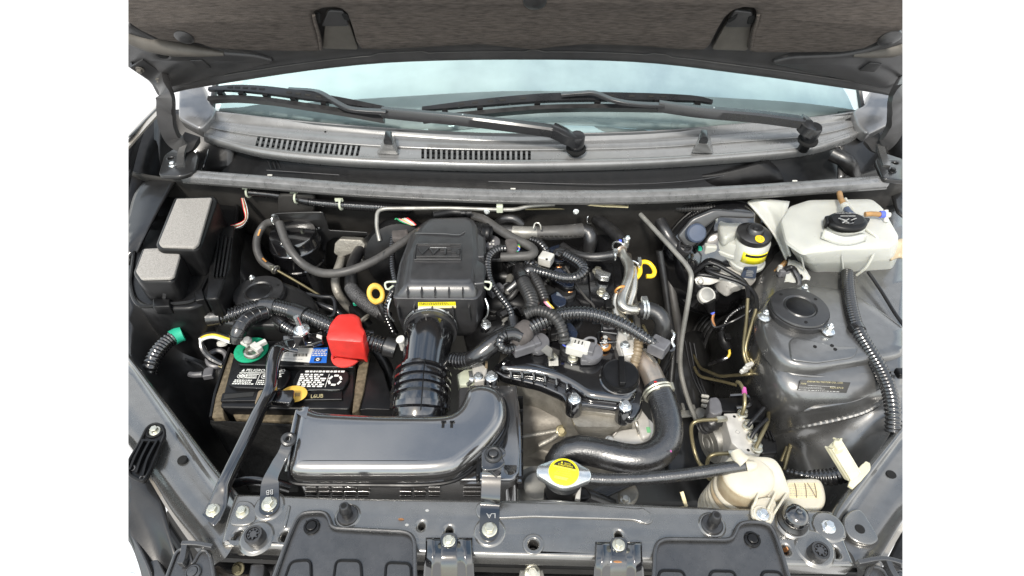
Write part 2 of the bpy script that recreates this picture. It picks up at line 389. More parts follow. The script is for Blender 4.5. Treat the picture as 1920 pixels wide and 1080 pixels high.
def hit(b, u, v, lift=0.0):
    d = ray(u, v).normalized(); loc, nrm, _, _ = b.ray_cast(CAM, d)
    if nrm.dot(d) > 0: nrm = -nrm
    return loc + nrm * lift, nrm
def ring_hole(p, r, ax=(0, 0, 1), n=16, sq=1.0):
    s, q, a = frame(ax); return [p + s * (r * math.cos(2 * math.pi * k / n)) + q * (r * sq * math.sin(2 * math.pi * k / n)) for k in range(n)]
def patch(rows, nu=6, nv=6):
    """smooth sheet through a grid of points"""
    A = [cat(r, nu) for r in rows]
    B = [cat([A[i][k] for i in range(len(A))], nv) for k in range(len(A[0]))]
    m = len(B[0]); V_ = [q for c in B for q in c]
    F_ = [(i * m + k, i * m + k + 1, (i + 1) * m + k + 1, (i + 1) * m + k) for i in range(len(B) - 1) for k in range(m - 1)]
    return V_, F_
def lerp_tab(tab, u):
    """smooth interpolation of a table [(u, value)]"""
    if u <= tab[0][0]: return tab[0][1] + (u - tab[0][0]) * (tab[1][1] - tab[0][1]) / (tab[1][0] - tab[0][0])
    if u >= tab[-1][0]: return tab[-1][1] + (u - tab[-1][0]) * (tab[-1][1] - tab[-2][1]) / (tab[-1][0] - tab[-2][0])
    for i in range(len(tab) - 1):
        if tab[i][0] <= u <= tab[i + 1][0]:
            x0, y0 = tab[i]; x1, y1 = tab[i + 1]
            def sl(j):
                a = tab[max(0, j - 1)]; b = tab[min(len(tab) - 1, j + 1)]; return (b[1] - a[1]) / (b[0] - a[0])
            h = x1 - x0; s = (u - x0) / h; m0 = sl(i) * h; m1 = sl(i + 1) * h
            return (2 * s ** 3 - 3 * s * s + 1) * y0 + (s ** 3 - 2 * s * s + s) * m0 + (-2 * s ** 3 + 3 * s * s) * y1 + (s ** 3 - s * s) * m1
_bolt = {}
def bolt(p, r, parent, m='zinc', ax=(0, 0, 1), tall=0.55, flange=True, name='bolt', washer=True):
    """hexagon flange bolt head, r = flange radius"""
    g = []
    if flange: g.append(lathe([(r * 0.99, 0), (r, r * 0.10), (r * 0.9, r * 0.2), (r * 0.62, r * 0.28)], p, ax, 22))
    hx = r * (0.66 if flange else 1.0)
    s, q, a = frame(ax); rot = random.uniform(0, 1)
    def hexr(k, h): return [p + s * (k * math.cos(rot + i * math.pi / 3)) + q * (k * math.sin(rot + i * math.pi / 3)) + a * h for i in range(6)]
    h1 = r * (0.25 + tall)
    g.append(loft([hexr(hx, r * 0.1), hexr(hx, h1), hexr(hx * 0.86, h1 + r * 0.1)]))
    g.append(lathe([(hx * 0.55, h1 + r * 0.08), (hx * 0.5, h1 + r * 0.13)], p, ax, 14))
    return obj(name, join(*g), m, parent, sharp=25)
def text(body, p00, px_, py_, m, parent, name='lettering', lift=0.0006, ext=0.0, flip=False):
    """lettering fitted into the parallelogram p00 (lower left), px_ (lower right), py_ (upper left)"""
    cu = bpy.data.curves.new('t', 'FONT'); cu.body = body; cu.size = 1; cu.extrude = 0.0; cu.resolution_u = 3
    if ext: cu.extrude = 0.5
    to = bpy.data.objects.new('t', cu); me = to.to_mesh()
    co = [v.co.copy() for v in me.vertices]; F_ = [tuple(p.vertices) for p in me.polygons]
    to.to_mesh_clear(); bpy.data.objects.remove(to); bpy.data.curves.remove(cu)
    if not co: return None
    x0 = min(c.x for c in co); x1 = max(c.x for c in co); y0 = min(c.y for c in co); y1 = max(c.y for c in co)
    ex = px_ - p00; ey = py_ - p00; n = ex.cross(ey).normalized()
    V_ = [p00 + ex * ((c.x - x0) / (x1 - x0)) + ey * ((c.y - y0) / (y1 - y0)) + n * (lift + (c.z * ext if ext else 0)) for c in co]
    return obj(name, (V_, F_), m, parent, recalc=False)
def fine_print(p00, px_, py_, rows, m, parent, seed=1, fill=0.9, lift=0.0006, name='fine_print', h=0.55, word=0.07):
    """lines too small to read: rows of short strokes"""
    rnd = random.Random(seed); ex = px_ - p00; ey = py_ - p00; n = ex.cross(ey).normalized(); V_ = []; F_ = []
    for i in range(rows):
        y = 1 - (i + 0.5) / rows; x = 0.0; end = fill * rnd.uniform(0.75, 1.0)
        while x < end:
            wd = rnd.uniform(0.3, 1.0) * word
            k = len(V_)
            for a, b in ((x, y - h / rows / 2), (min(1, x + wd), y - h / rows / 2), (min(1, x + wd), y + h / rows / 2), (x, y + h / rows / 2)):
                V_.append(p00 + ex * a + ey * b + n * lift)
            F_.append((k, k + 1, k + 2, k + 3)); x += wd + word * 0.25
    return obj(name, (V_, F_), m, parent, recalc=False)
def quad(a, b, c, d, th=0.0008):
    """thin sheet standing th proud of the four corners"""
    n = (b - a).cross(d - a).normalized()
    lo = [a, b, c, d]; hi = [q + n * th for q in lo]
    return loft([lo, hi])
# ================================================================== the car's body around the bay
def pts3(rows): return [[V(*q) for q in r] for r in rows]

floor_ = obj('ground', ([Vector((-0.85, -0.1, -0.62)), Vector((0.85, -0.1, -0.62)), Vector((0.85, 1.1, -0.62)), Vector((-0.85, 1.1, -0.62))], [(0, 1, 2, 3)]), 'dark_floor'); tag(floor_, kind='structure')  # dark sheet added below the bay so white background light doesn't leak through

BODY = thing('car_body', 'dark grey painted sheet metal shell of the engine bay', 'car body', Vector((0, 0.7, -0.6)))
# cowl bar line (front edge of the cowl), used by the fire wall, the trough and the seal
BARV = [(330, 326), (347, 328), (500, 340), (700, 355), (960, 366), (1200, 366), (1400, 357), (1550, 347), (1660, 339), (1700, 336)]
def bar(u, dz=0.0, dv=0.0): return V(u, lerp_tab(BARV, u) + dv, 0.12 + dz)
us = [200, 300, 420, 560, 700, 850, 960, 1100, 1250, 1400, 1550, 1650, 1730]
rows = []
for z, dy in ((0.105, 0.012), (0.06, 0.02), (-0.02, 0.03), (-0.1, 0.035), (-0.25, 0.03), (-0.45, 0.0), (-0.62, -0.05)):
    r = []
    for i, u in enumerate(us):
        p = bar(u); r.append(Vector((p.x * 1.0, p.y + dy + 0.008 * math.sin(i * 2.1 + z * 20), z)))
    rows.append(r)
obj('fire_wall', patch(rows, 4, 4), 'firewall', BODY, solid=0.003)
# fire wall pressings
for u0, v0, u1, v1, z in ((600, 440, 705, 500, 0), (520, 365, 590, 402, 0), (1215, 395, 1300, 470, 0)):
    p = VY((u0 + u1) / 2, (v0 + v1) / 2, 1.0)
    y = 1.008
    obj('pressing', plate([VY(a, b, y) for a, b in ((u0, v0), (u1, v0), (u1, v1), (u0, v1))], (0, -1, 0), 0.012, 0.005, 0.012), 'firewall', BODY)

# inner wings
L_ = pts3([
 [(120, 420, 0.05), (250, 400, 0.05), (380, 420, 0.04), (470, 440, -0.03), (540, 470, -0.3)],
 [(150, 540, 0.02), (270, 520, 0.02), (400, 540, 0.0), (500, 550, -0.04), (590, 560, -0.34)],
 [(225, 650, 0.0), (300, 620, -0.04), (400, 610, -0.06), (490, 600, -0.09), (600, 610, -0.38)],
 [(285, 735, -0.012), (335, 715, -0.09), (400, 700, -0.12), (480, 690, -0.16), (600, 690, -0.42)],
 [(332, 795, -0.015), (365, 790, -0.12), (410, 780, -0.17), (470, 770, -0.22), (600, 770, -0.45)],
 [(385, 865, -0.015), (405, 865, -0.15), (430, 855, -0.22), (480, 850, -0.3), (600, 850, -0.48)],
 [(450, 945, -0.02), (460, 950, -0.2), (480, 950, -0.28), (510, 950, -0.36), (600, 950, -0.5)]])
obj('inner_wing', patch(L_, 6, 6), 'paint_dark', BODY, solid=0.002)
R_ = pts3([
 [(1330, 440, -0.4), (1400, 440, -0.2), (1470, 420, 0.0), (1580, 400, 0.03), (1700, 380, 0.04), (1780, 370, 0.04)],
 [(1300, 560, -0.42), (1372, 570, -0.16), (1425, 545, -0.01), (1540, 520, 0.018), (1680, 480, 0.03), (1790, 470, 0.03)],
 [(1285, 640, -0.44), (1352, 645, -0.23), (1418, 625, -0.02), (1520, 620, 0.012), (1660, 590, 0.022), (1790, 570, 0.03)],
 [(1280, 700, -0.46), (1360, 705, -0.26), (1432, 700, -0.022), (1530, 705, 0.011), (1660, 685, 0.018), (1770, 665, 0.024)],
 [(1285, 750, -0.47), (1372, 760, -0.28), (1448, 765, -0.062), (1545, 755, -0.016), (1660, 730, 0.002), (1740, 715, 0.008)],
 [(1300, 800, -0.48), (1390, 815, -0.30), (1462, 812, -0.13), (1560, 790, -0.062), (1655, 755, -0.018), (1720, 745, -0.006)],
 [(1320, 850, -0.5), (1405, 855, -0.34), (1485, 855, -0.155), (1575, 835, -0.09), (1645, 800, -0.04), (1690, 793, -0.012)],
 [(1340, 930, -0.5), (1420, 930, -0.4), (1500, 920, -0.20), (1565, 905, -0.13), (1605, 890, -0.07), (1632, 873, -0.02)],
 [(1360, 1010, -0.52), (1430, 1010, -0.42), (1505, 1000, -0.24), (1540, 985, -0.16), (1560, 975, -0.08), (1575, 962, -0.03)]])
RWING = bvh_of(patch(R_, 6, 6))
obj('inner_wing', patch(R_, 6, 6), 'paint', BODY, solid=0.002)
# strut towers (raised turret plates)
def turret(poly, z, drop, m, cr=0.03):
    P = fillet([V(a, b, z) for a, b in poly], cr, 5)
    c = cen(P); rings = []
    for k, dz in ((0.80, 0.0), (0.93, 0.0), (0.97, -0.002), (0.995, -0.005), (1.02, -0.012), (1.05, -drop)):
        rings.append([c + (q - c) * k + Vector((0, 0, dz)) for q in P])
    return loft(rings)
obj('strut_tower', turret([(1426, 575), (1450, 545), (1500, 530), (1590, 540), (1655, 580), (1710, 620), (1705, 662), (1610, 676), (1530, 688), (1478, 680), (1446, 650), (1428, 612)], 0.032, 0.026, 'paint', 0.035), 'paint', BODY, sharp=50)
obj('strut_tower', turret([(390, 560), (430, 525), (500, 515), (580, 545), (600, 580), (560, 610), (450, 610), (395, 600)], 0.0, 0.04, 'paint_dark'), 'paint_dark', BODY, sharp=50)
# low pressed pocket on the right tower and seams below it
obj('pressing', slab([V(*q, 0.032) for q in ((1478, 640), (1492, 632), (1560, 650), (1610, 652), (1600, 672), (1530, 682), (1482, 676))], 0.0345, 0.028, 0.002, 0.01), 'paint', BODY)
def on_wing(pts, lift): return [hit(RWING, a_, b_, lift)[0] for a_, b_ in pts]
obj('seam_bead', tube(on_wing([(1432, 660), (1445, 684), (1480, 700), (1540, 706), (1620, 701), (1690, 695)], 0.0005), 0.0022, 8), 'paint', BODY)
obj('weld_seam', tube(on_wing([(1452, 815), (1490, 802), (1560, 788), (1620, 772), (1660, 748)], 0.001), 0.0045, 8, ribs=(0.009, 0.12)), 'paint', BODY)
obj('weld_seam', tube(on_wing([(1440, 785), (1510, 768), (1600, 752), (1650, 728)], 0.0), 0.003, 8), 'paint', BODY)
for q in ((1528, 650), (1560, 648), (1566, 655)):
    pp_ = V(*q, 0.0345); obj('wing_dimple', lathe([(0.003, -0.001), (0.003, 0.0007), (0.002, 0.001)], pp_, (0, 0, 1), 14), 'dark_void', BODY)
for k in range(5):
    obj('arch_bead', tube(PP([(1292 + k * 6, 640 + k * 6, -0.30 + k * 0.012), (1312 + k * 5, 600 + k * 5, -0.26 + k * 0.012), (1350 + k * 3, 572 + k * 5, -0.2 + k * 0.012), (1405, 562 + k * 5, -0.10 + k * 0.008)]), 0.0045, 8), 'paint_dark', BODY)
# rails along the wings
def rail(rows, name):
    g = []
    for r in rows:
        (a, b, c) = r
        za, zb, zc = a[2], b[2], c[2]
        A, B, C_ = V(*a), V(*b), V(*c)
        side = (C_ - A).normalized()
        g.append([A - side * 0.004 + Vector((0, 0, -0.09)), A - side * 0.004 + Vector((0, 0, -0.012)), A + Vector((0, 0, 0.0)), A + side * 0.007 + Vector((0, 0, 0.0015)), A + side * 0.017 + Vector((0, 0, -0.006)),
                  B, C_ - side * 0.014 + Vector((0, 0, -0.002)), C_ - side * 0.004 + Vector((0, 0, 0.003)), C_ + side * 0.004, C_ + side * 0.006 + Vector((0, 0, -0.06))])
    return patch(g, 3, 6)
LR = [((130, 500, 0.03), (90, 530, 0.03), (50, 560, 0.03)), ((180, 580, 0.012), (150, 620, 0.01), (120, 660, 0.01)), ((240, 665, 0.002), (222, 720, 0.0), (203, 778, 0.0)), ((332, 787, -0.002), (304, 834, -0.004), (280, 882, -0.002)),
      ((400, 878, -0.004), (362, 918, -0.006), (326, 952, -0.004)), ((455, 942, -0.006), (414, 978, -0.008), (381, 1022, -0.006)), ((480, 985, -0.008), (440, 1022, -0.01), (405, 1062, -0.008))]
obj('wing_rail', rail(LR, ''), 'tie_bar_paint', BODY, sharp=60)
RR = [((1790, 640, 0.02), (1830, 670, 0.02), (1880, 700, 0.02)), ((1755, 705, 0.006), (1785, 750, 0.004), (1820, 800, 0.004)), ((1693, 795, 0.0), (1718, 850, -0.002), (1745, 905, 0.0)), ((1630, 873, -0.002), (1660, 920, -0.004), (1693, 968, -0.002)),
      ((1572, 950, -0.006), (1612, 1000, -0.008), (1645, 1045, -0.004)), ((1560, 985, -0.008), (1598, 1040, -0.01), (1622, 1082, -0.006))]
obj('wing_rail', rail(RR, ''), 'paint', BODY, sharp=60)
for u, v in ((342, 862), (1671, 890), (1612, 992)):
    p = V(u, v, -0.0045 if u != 1612 else -0.0012); obj('rail_hole', lathe([(px(9, p), -0.004), (px(9, p), 0.0006), (px(8.2, p), 0.0016)], p, (0, 0, 1), 20), 'dark_void', BODY)
# raised pad on the right rail by the front bolt
obj('pressing', slab([V(*q, -0.006) for q in ((1575, 978), (1590, 960), (1612, 955), (1640, 1000), (1648, 1018), (1625, 1028), (1588, 1012))], -0.0008, -0.01, 0.003, 0.012), 'tie_bar_paint', BODY)

# ledges by the hinges
obj('hinge_ledge', slab([V(*q, 0.135) for q in ((308, 290), (345, 265), (372, 290), (365, 320), (340, 330), (296, 328))], 0.135, 0.125, 0.003, 0.012, holes=[ring_hole(V(320, 296, 0.135), 0.006)]), 'paint_dark', BODY)
bolt(V(324, 310, 0.135), 0.008, BODY, 'bright_zinc')
obj('hinge_ledge', slab([V(*q, 0.135) for q in ((1640, 300), (1655, 285), (1700, 300), (1720, 340), (1655, 335))], 0.135, 0.125, 0.003, 0.012, holes=[ring_hole(V(1678, 305, 0.135), 0.006)]), 'paint_dark', BODY)
bolt(V(1673, 321, 0.135), 0.008, BODY, 'black_plastic')
obj('wing_flange', patch(pts3([[(270, 345, 0.085), (300, 335, 0.09), (345, 330, 0.1)], [(252, 372, 0.075), (285, 360, 0.085), (325, 350, 0.09)], [(235, 432, 0.055), (258, 438, 0.06), (276, 440, 0.06)], [(200, 480, 0.04), (225, 490, 0.04), (248, 500, 0.02)]]), 5, 5), 'paint_dark', BODY, solid=0.004)
obj('wing_flange', patch(pts3([[(1655, 330, 0.09), (1690, 335, 0.085), (1720, 345, 0.08)], [(1665, 350, 0.07), (1700, 365, 0.07), (1740, 385, 0.06)], [(1680, 400, 0.06), (1720, 430, 0.05), (1760, 450, 0.05)]]), 5, 5), 'paint_dark', BODY, solid=0.004)

# front wings (outer panels)
FL = thing('front_wing', 'dark grey front wing panel at the left edge beside the headlamp', 'wing panel', V(240, 1000, -0.1))
obj('outer_panel', patch(pts3([
 [(300, 195, 0.19), (270, 225, 0.19), (235, 262, 0.19), (170, 330, 0.15)],
 [(262, 262, 0.14), (235, 300, 0.15), (200, 330, 0.15), (140, 420, 0.12)],
 [(225, 420, 0.07), (200, 430, 0.08), (150, 460, 0.08), (80, 560, 0.05)],
 [(170, 700, -0.01), (140, 720, 0.0), (100, 740, 0.0), (60, 800, -0.05)]]), 6, 6), 'fender_paint', FL, solid=0.003)
obj('gutter', patch(pts3([
 [(302, 200, 0.165), (318, 235, 0.14), (335, 275, 0.10)],
 [(255, 275, 0.12), (285, 300, 0.10), (318, 330, 0.06)],
 [(225, 420, 0.05), (245, 430, 0.04), (270, 450, 0.02)],
 [(160, 600, 0.0), (200, 600, 0.0), (240, 620, -0.02)]]), 6, 6), 'black_plastic', FL, solid=0.003)
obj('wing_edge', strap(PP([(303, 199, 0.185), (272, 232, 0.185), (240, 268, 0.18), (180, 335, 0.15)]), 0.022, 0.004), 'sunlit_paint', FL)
obj('lower_panel', patch(pts3([
 [(190, 850, -0.02), (240, 880, -0.02), (300, 905, -0.025)],
 [(200, 930, -0.03), (262, 945, -0.03), (318, 985, -0.03)],
 [(240, 1000, -0.04), (290, 1010, -0.045), (338, 1060, -0.05)],
 [(270, 1070, -0.06), (310, 1085, -0.07), (345, 1110, -0.08)]]), 5, 5), 'paint_dark', FL, solid=0.003)
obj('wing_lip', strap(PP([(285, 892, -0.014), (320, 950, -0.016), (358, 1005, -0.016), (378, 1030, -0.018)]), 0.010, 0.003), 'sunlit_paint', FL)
obj('gap_trim', tube(PP([(262, 900, -0.03), (310, 980, -0.035), (345, 1035, -0.04), (360, 1065, -0.05)]), 0.006, 10), 'black_plastic', FL)
FR = thing('front_wing', 'dark front wing edge at the lower right edge beside the rail', 'wing panel', V(1690, 1000, -0.1))
obj('outer_panel', patch(pts3([
 [(1760, 830, -0.03), (1790, 860, -0.03), (1830, 900, -0.03)],
 [(1715, 940, -0.05), (1740, 960, -0.04), (1780, 990, -0.04)],
 [(1668, 1040, -0.06), (1700, 1060, -0.06), (1740, 1085, -0.06)],
 [(1640, 1090, -0.08), (1670, 1110, -0.08), (1710, 1130, -0.08)]]), 5, 5), 'black_plastic', FR, solid=0.003)
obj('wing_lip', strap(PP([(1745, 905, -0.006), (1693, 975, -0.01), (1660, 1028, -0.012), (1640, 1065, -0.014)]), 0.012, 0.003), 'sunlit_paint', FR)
obj('gutter', patch(pts3([
 [(1668, 175, 0.18), (1690, 185, 0.18), (1730, 200, 0.18)],
 [(1660, 270, 0.11), (1690, 290, 0.12), (1730, 290, 0.14)],
 [(1690, 340, 0.08), (1720, 360, 0.1), (1760, 380, 0.12)]]), 5, 5), 'black_plastic', FR, solid=0.003)

# headlamp at the lower left corner
HL = thing('headlamp', 'clear ribbed headlamp lens at the lower left corner', 'headlamp', V(245, 1050, -0.12))
lens_rows = pts3([[(190, 990, -0.045), (235, 1000, -0.045), (258, 1030, -0.05), (275, 1080, -0.06)],
                  [(180, 1040, -0.06), (230, 1050, -0.06), (250, 1075, -0.065), (262, 1110, -0.075)],
                  [(170, 1100, -0.09), (215, 1110, -0.09), (235, 1130, -0.095), (245, 1150, -0.1)]])
obj('lens', patch(lens_rows, 8, 8), 'lens', HL, solid=0.003)
obj('reflector', patch([[p + Vector((0, 0, -0.02)) for p in r] for r in lens_rows], 5, 5), 'bright_zinc', HL, solid=0.003)
for k in range(11):
    a = V(238 + 2 * k, 1016 + 6 * k, -0.0525 - 0.001 * k); b = V(180 + 2 * k, 1006 + 6.5 * k, -0.0525 - 0.001 * k)
    obj('lens_rib', tube([a + Vector((0, 0, .001)), a.lerp(b, .5) + Vector((0, 0, .0015)), b + Vector((0, 0, .001))], 0.0011, 6), 'lens', HL)
obj('housing', patch(pts3([[(240, 985, -0.04), (262, 1015, -0.045), (284, 1060, -0.052), (296, 1100, -0.06)], [(238, 998, -0.046), (254, 1022, -0.05), (270, 1066, -0.058), (280, 1110, -0.07)]]), 5, 4), 'grey_plastic', HL, solid=0.006)
obj('bracket', slab([V(*q, -0.055) for q in ((276, 1030), (292, 1040), (312, 1080), (298, 1110), (278, 1085))], -0.055, -0.07, 0.002, 0.005), 'cover_plastic', HL)

for nm, x0, u0, u1 in (('L', -1, 290, 440), ('R', 1, 1570, 1730)):
    obj('cowl_side', patch(pts3([[(u0, 210, 0.165), ((u0 + u1) / 2, 205, 0.168), (u1, 212, 0.165)], [(u0, 268, 0.12), ((u0 + u1) / 2, 262, 0.12), (u1, 262, 0.12)], [(u0, 345, 0.06), ((u0 + u1) / 2, 330, 0.06), (u1, 320, 0.06)]]), 5, 5), 'paint_dark', BODY, solid=0.003)
# ================================================================== cowl, windscreen, wipers, hood
CWL = thing('wiper_cowl', 'dusty grey plastic cowl panel with two slotted air grilles below the windscreen', 'cowl panel', V(960, 290, 0.1))
ROWV = {  # image rows of the panel's contour lines across its width, with heights
 'under': ([(345, 240), (372, 258), (420, 276), (500, 296), (640, 311), (800, 318), (960, 321), (1200, 316), (1400, 303), (1520, 289), (1600, 264), (1655, 236)], 0.118),
 'lip':   ([(345, 236), (372, 252), (420, 270), (500, 289), (640, 303), (800, 310), (960, 313), (1200, 308), (1400, 295), (1520, 281), (1600, 256), (1655, 230)], 0.134),
 'edge':  ([(345, 233), (372, 248), (420, 265), (500, 283), (640, 297), (800, 304), (960, 307), (1200, 303), (1400, 290), (1520, 276), (1600, 252), (1655, 226)], 0.140),
 's0':    ([(345, 230), (372, 245), (420, 261), (500, 279), (640, 293), (800, 300), (960, 302), (1200, 298), (1400, 286), (1520, 272), (1600, 248), (1655, 223)], 0.141),
 's1':    ([(345, 222), (372, 234), (420, 246), (500, 258), (640, 271), (800, 280), (960, 283), (1200, 279), (1400, 266), (1520, 256), (1600, 238), (1655, 216)], 0.146),
 'rise':  ([(345, 218), (372, 228), (420, 238), (500, 249), (640, 262), (800, 271), (960, 275), (1200, 271), (1400, 258), (1520, 247), (1600, 230), (1655, 212)], 0.1495),
 'dip':   ([(345, 214), (372, 222), (420, 231), (500, 240), (640, 252), (800, 262), (960, 267), (1200, 264), (1400, 250), (1520, 238), (1600, 223), (1655, 208)], 0.1515),
 'hump':  ([(345, 209), (372, 214), (420, 221), (500, 229), (640, 241), (800, 252), (960, 258), (1200, 254), (1400, 240), (1520, 229), (1600, 216), (1655, 203)], 0.1600),
 'rear':  ([(345, 203), (372, 206), (420, 211), (500, 220), (640, 233), (800, 244), (960, 250), (1200, 246), (1400, 231), (1520, 220), (1600, 209), (1655, 197)], 0.1680)}
def cw(row, u):
    tab, z = ROWV[row]; return V(u, lerp_tab(tab, u), z)
US = [384 + (1626 - 384) * i / 90 for i in range(91)]
def strips(names, us_): return patch([[cw(n, u) for n in names] for u in us_], 4, 1)
obj('front_lip', strips(['under', 'lip', 'edge', 's0'], US), 'cowl_plastic', CWL, sharp=60, solid=0.003)
obj('rear_panel', strips(['s1', 'rise', 'dip', 'hump', 'rear'], US), 'cowl_plastic', CWL, sharp=60, solid=0.003)
def cell(u0a, u1a, u0b, u1b, th=0.003, c0=0.0, c1=1.0):
    """panel piece between the grille's front (a) and rear (b) line"""
    def q(ua, ub, k):
        a = cw('s0', ua); b = cw('s1', ub); return a.lerp(b, k)
    top = []; n = max(1, int(abs(u1a - u0a) / 14))
    f = [q(u0a + (u1a - u0a) * i / n, u0b + (u1b - u0b) * i / n, c0) for i in range(n + 1)]
    r = [q(u0a + (u1a - u0a) * i / n, u0b + (u1b - u0b) * i / n, c1) for i in range(n + 1)]
    ring = f + r[::-1]
    return loft([ring, [p - Vector((0, 0, th)) for p in ring]])
def grille(u0, u1, n, lean):
    """slots from u0 to u1: what stays between them are the slats"""
    pitch = (u1 - u0) / n; sw = pitch * 0.52
    for i in range(n - 1):
        a = u0 + pitch * i + sw; b = u0 + pitch * (i + 1)
        obj('slat', cell(a, b, a + lean, b + lean), 'cowl_plastic', CWL, bevel=0.0006, seg=1)
    for k in (0.42, 0.0, 0.86):                                      # cross bars inside the slots
        a, b = u0, u0 + pitch * (n - 1) + sw
        q0 = cw('s0', a).lerp(cw('s1', a + lean), k + 0.07); q1 = cw('s0', b).lerp(cw('s1', b + lean), k + 0.07); qm = cw('s0', (a + b) / 2).lerp(cw('s1', (a + b) / 2 + lean), k + 0.07)
        obj('cross_bar', strap([q0 - Vector((0, 0, .006)), qm - Vector((0, 0, .006)), q1 - Vector((0, 0, .006))], 0.0026, 0.004), 'black_plastic', CWL)
    return u0, u0 + pitch * (n - 1) + sw
g1 = grille(478, 676, 20, 5); g2 = grille(790, 1000, 21, 0)
lo_, hi_ = US[0], US[-1]
obj('panel_piece', cell(lo_, g1[0], lo_, g1[0] + 5), 'cowl_plastic', CWL)
obj('panel_piece', cell(g1[1], g2[0], g1[1] + 5, g2[0]), 'cowl_plastic', CWL)
obj('panel_piece', cell(g2[1], hi_, g2[1], hi_), 'cowl_plastic', CWL)
# washer nozzles on the panel
for u, v in ((728, 270), (1318, 268)):
    p = cw('s1', u); p = V(u, v, 0.15)
    base = fillet([V(*q, 0.145) for q in ((u - 22, v + 18), (u + 20, v + 20), (u + 16, v - 12), (u - 8, v - 14))], 0.006, 3)
    topq = fillet([V(*q, 0.172) for q in ((u - 9, v + 2), (u + 9, v + 3), (u + 8, v - 18), (u - 5, v - 19))], 0.004, 3)
    obj('nozzle_base', loft([base, [a.lerp(b, 0.6) for a, b in zip(base, topq)], topq]), 'cowl_plastic', CWL, sharp=40)
    t2 = [q + Vector((0, 0, 0.001)) for q in topq]
    obj('washer_nozzle', loft([inset(t2, 0.92), inset(t2, 0.92, 0.007), inset(t2, 0.6, 0.011)]), 'wiper', CWL, sharp=40)
p = V(610, 247, 0.155); obj('drain_hole', lathe([(0.0022, -0.004), (0.0022, 0.001)], p), 'dark_void', CWL)

# trough in front of the panel
TR = thing('cowl_trough', 'black plastic rain trough between the cowl panel and the long rubber seal', 'cowl trough', V(960, 345, 0.05))
rows = []
for u in [340 + (1660 - 340) * i / 24 for i in range(25)]:
    b = bar(u, -0.004, -6); c = cw('under', min(1638, max(372, u)))
    c = Vector((bar(u).x, c.y, c.z)); 
    rows.append([b, b + Vector((0, 0.008, -0.02)), b.lerp(c, 0.35) + Vector((0, 0, -0.052)), b.lerp(c, 0.6) + Vector((0, 0, -0.058)), b.lerp(c, 0.9) + Vector((0, 0, -0.03)), c + Vector((0, 0.012, 0.004)), c + Vector((0, 0.05, 0.0)), c + Vector((0, 0.16, 0.0))])
obj('trough_floor', patch(rows, 4, 2), 'black_plastic', TR, sharp=60, solid=0.003)
obj('rib_line', tube([V(u, lerp_tab(BARV, u) - lv, 0.095) for u, lv in ((500, 21), (640, 23), (760, 25), (900, 25), (1100, 22), (1240, 22), (1340, 28), (1440, 44))], 0.0012, 6), 'grey_plastic', TR)
for a, b in ((500, 545), (612, 655), (800, 905)):
    n = int((b - a) / 9)
    for k in range(n):
        u = a + k * 9; q = V(u + 8, lerp_tab(BARV, u) - 24, 0.092)
        t_ = V(u, lerp_tab(BARV, u) - 44, 0.112)
        obj('trough_slot', strap([q, t_], 0.0022, 0.0025), 'black_plastic', TR, sharp=20)
for u in (506, 962, 1490):
    q = V(u, lerp_tab(BARV, u) - 12, 0.1); obj('trough_tab', box(q, 0.010, 0.003, 0.002), 'white_print', TR)
obj('end_wall', patch([[V(390, 280, 0.13), V(378, 318, 0.11)], [V(385, 300, 0.09), V(372, 330, 0.07)]], 3, 3), 'black_gloss', TR, solid=0.003)
obj('trough_insert', patch(pts3([[(1290, 330, 0.09), (1350, 322, 0.10), (1440, 300, 0.125)], [(1300, 348, 0.07), (1380, 340, 0.085), (1460, 318, 0.11)], [(1310, 356, 0.06), (1400, 350, 0.07), (1470, 340, 0.09)]]), 4, 4), 'black_plastic', TR, solid=0.003)
obj('drain_boot', tube(PP([(1560, 288, 0.11), (1590, 305, 0.1), (1600, 330, 0.06)]), 0.016, 12), 'rubber', TR)

SEAL = thing('hood_seal', 'long grey rubber weatherstrip bar across the back of the bay', 'weatherstrip', V(960, 366, 0.11))
P = [bar(u) for u in [346 + (1659 - 346) * i / 40 for i in range(41)]]
def sp(i, t): return [(-0.012, -0.009), (0.012, -0.009), (0.014, -0.002), (0.0135, 0.005), (0.007, 0.0085), (-0.008, 0.0080), (-0.0135, 0.0035)]
obj('seal_strip', sweep(P, sp, Vector((0, 0, 1))), 'seal_rubber', SEAL, sharp=50)
obj('lower_flange', strap([q + Vector((0, -0.011, -0.009)) for q in P], 0.008, 0.003), 'paint', SEAL)
for u in (350, 1640):
    q = bar(u, -0.012); obj('end_clip', box(q, 0.028, 0.014, 0.008), 'black_plastic', SEAL, bevel=0.002)

# ---- windscreen
SL = R(43.5)
def gl_pt(u, v, d=0.0):
    n = Vector((0, -math.sin(SL), math.cos(SL))); b = V(960, 250, 0.168); x = (u - 960) / 640
    q = VP(u, v, b + n * d, n)
    return q
WS = thing('windscreen', 'tinted windscreen reflecting pale blue sky above the wipers', 'windscreen', V(960, 248, 0.17))
grows = []
for i in range(25):
    u = 395 + (1618 - 395) * i / 24; b = cw('rear', u) + Vector((0, 0.003, -0.004)); tp = abs(u - 1006) / 612
    k = Vector((-0.10 * (u - 1006) / 612, math.cos(SL), math.sin(SL)))
    grows.append([b, b + k * 0.05 + Vector((0, 0, 0.0)), b + k * 0.2 + Vector((0, 0.002, 0)), b + k * 0.45 + Vector((0, 0.01, 0)), b + k * 0.7 + Vector((0, 0.03, 0))])
obj('glass', patch(grows, 6, 1), 'glass', WS, sharp=80, recalc=True)
obj('lower_moulding', tube([r[0] + Vector((0, -0.004, 0.0)) for r in grows], 0.0045, 8), 'rubber', WS)
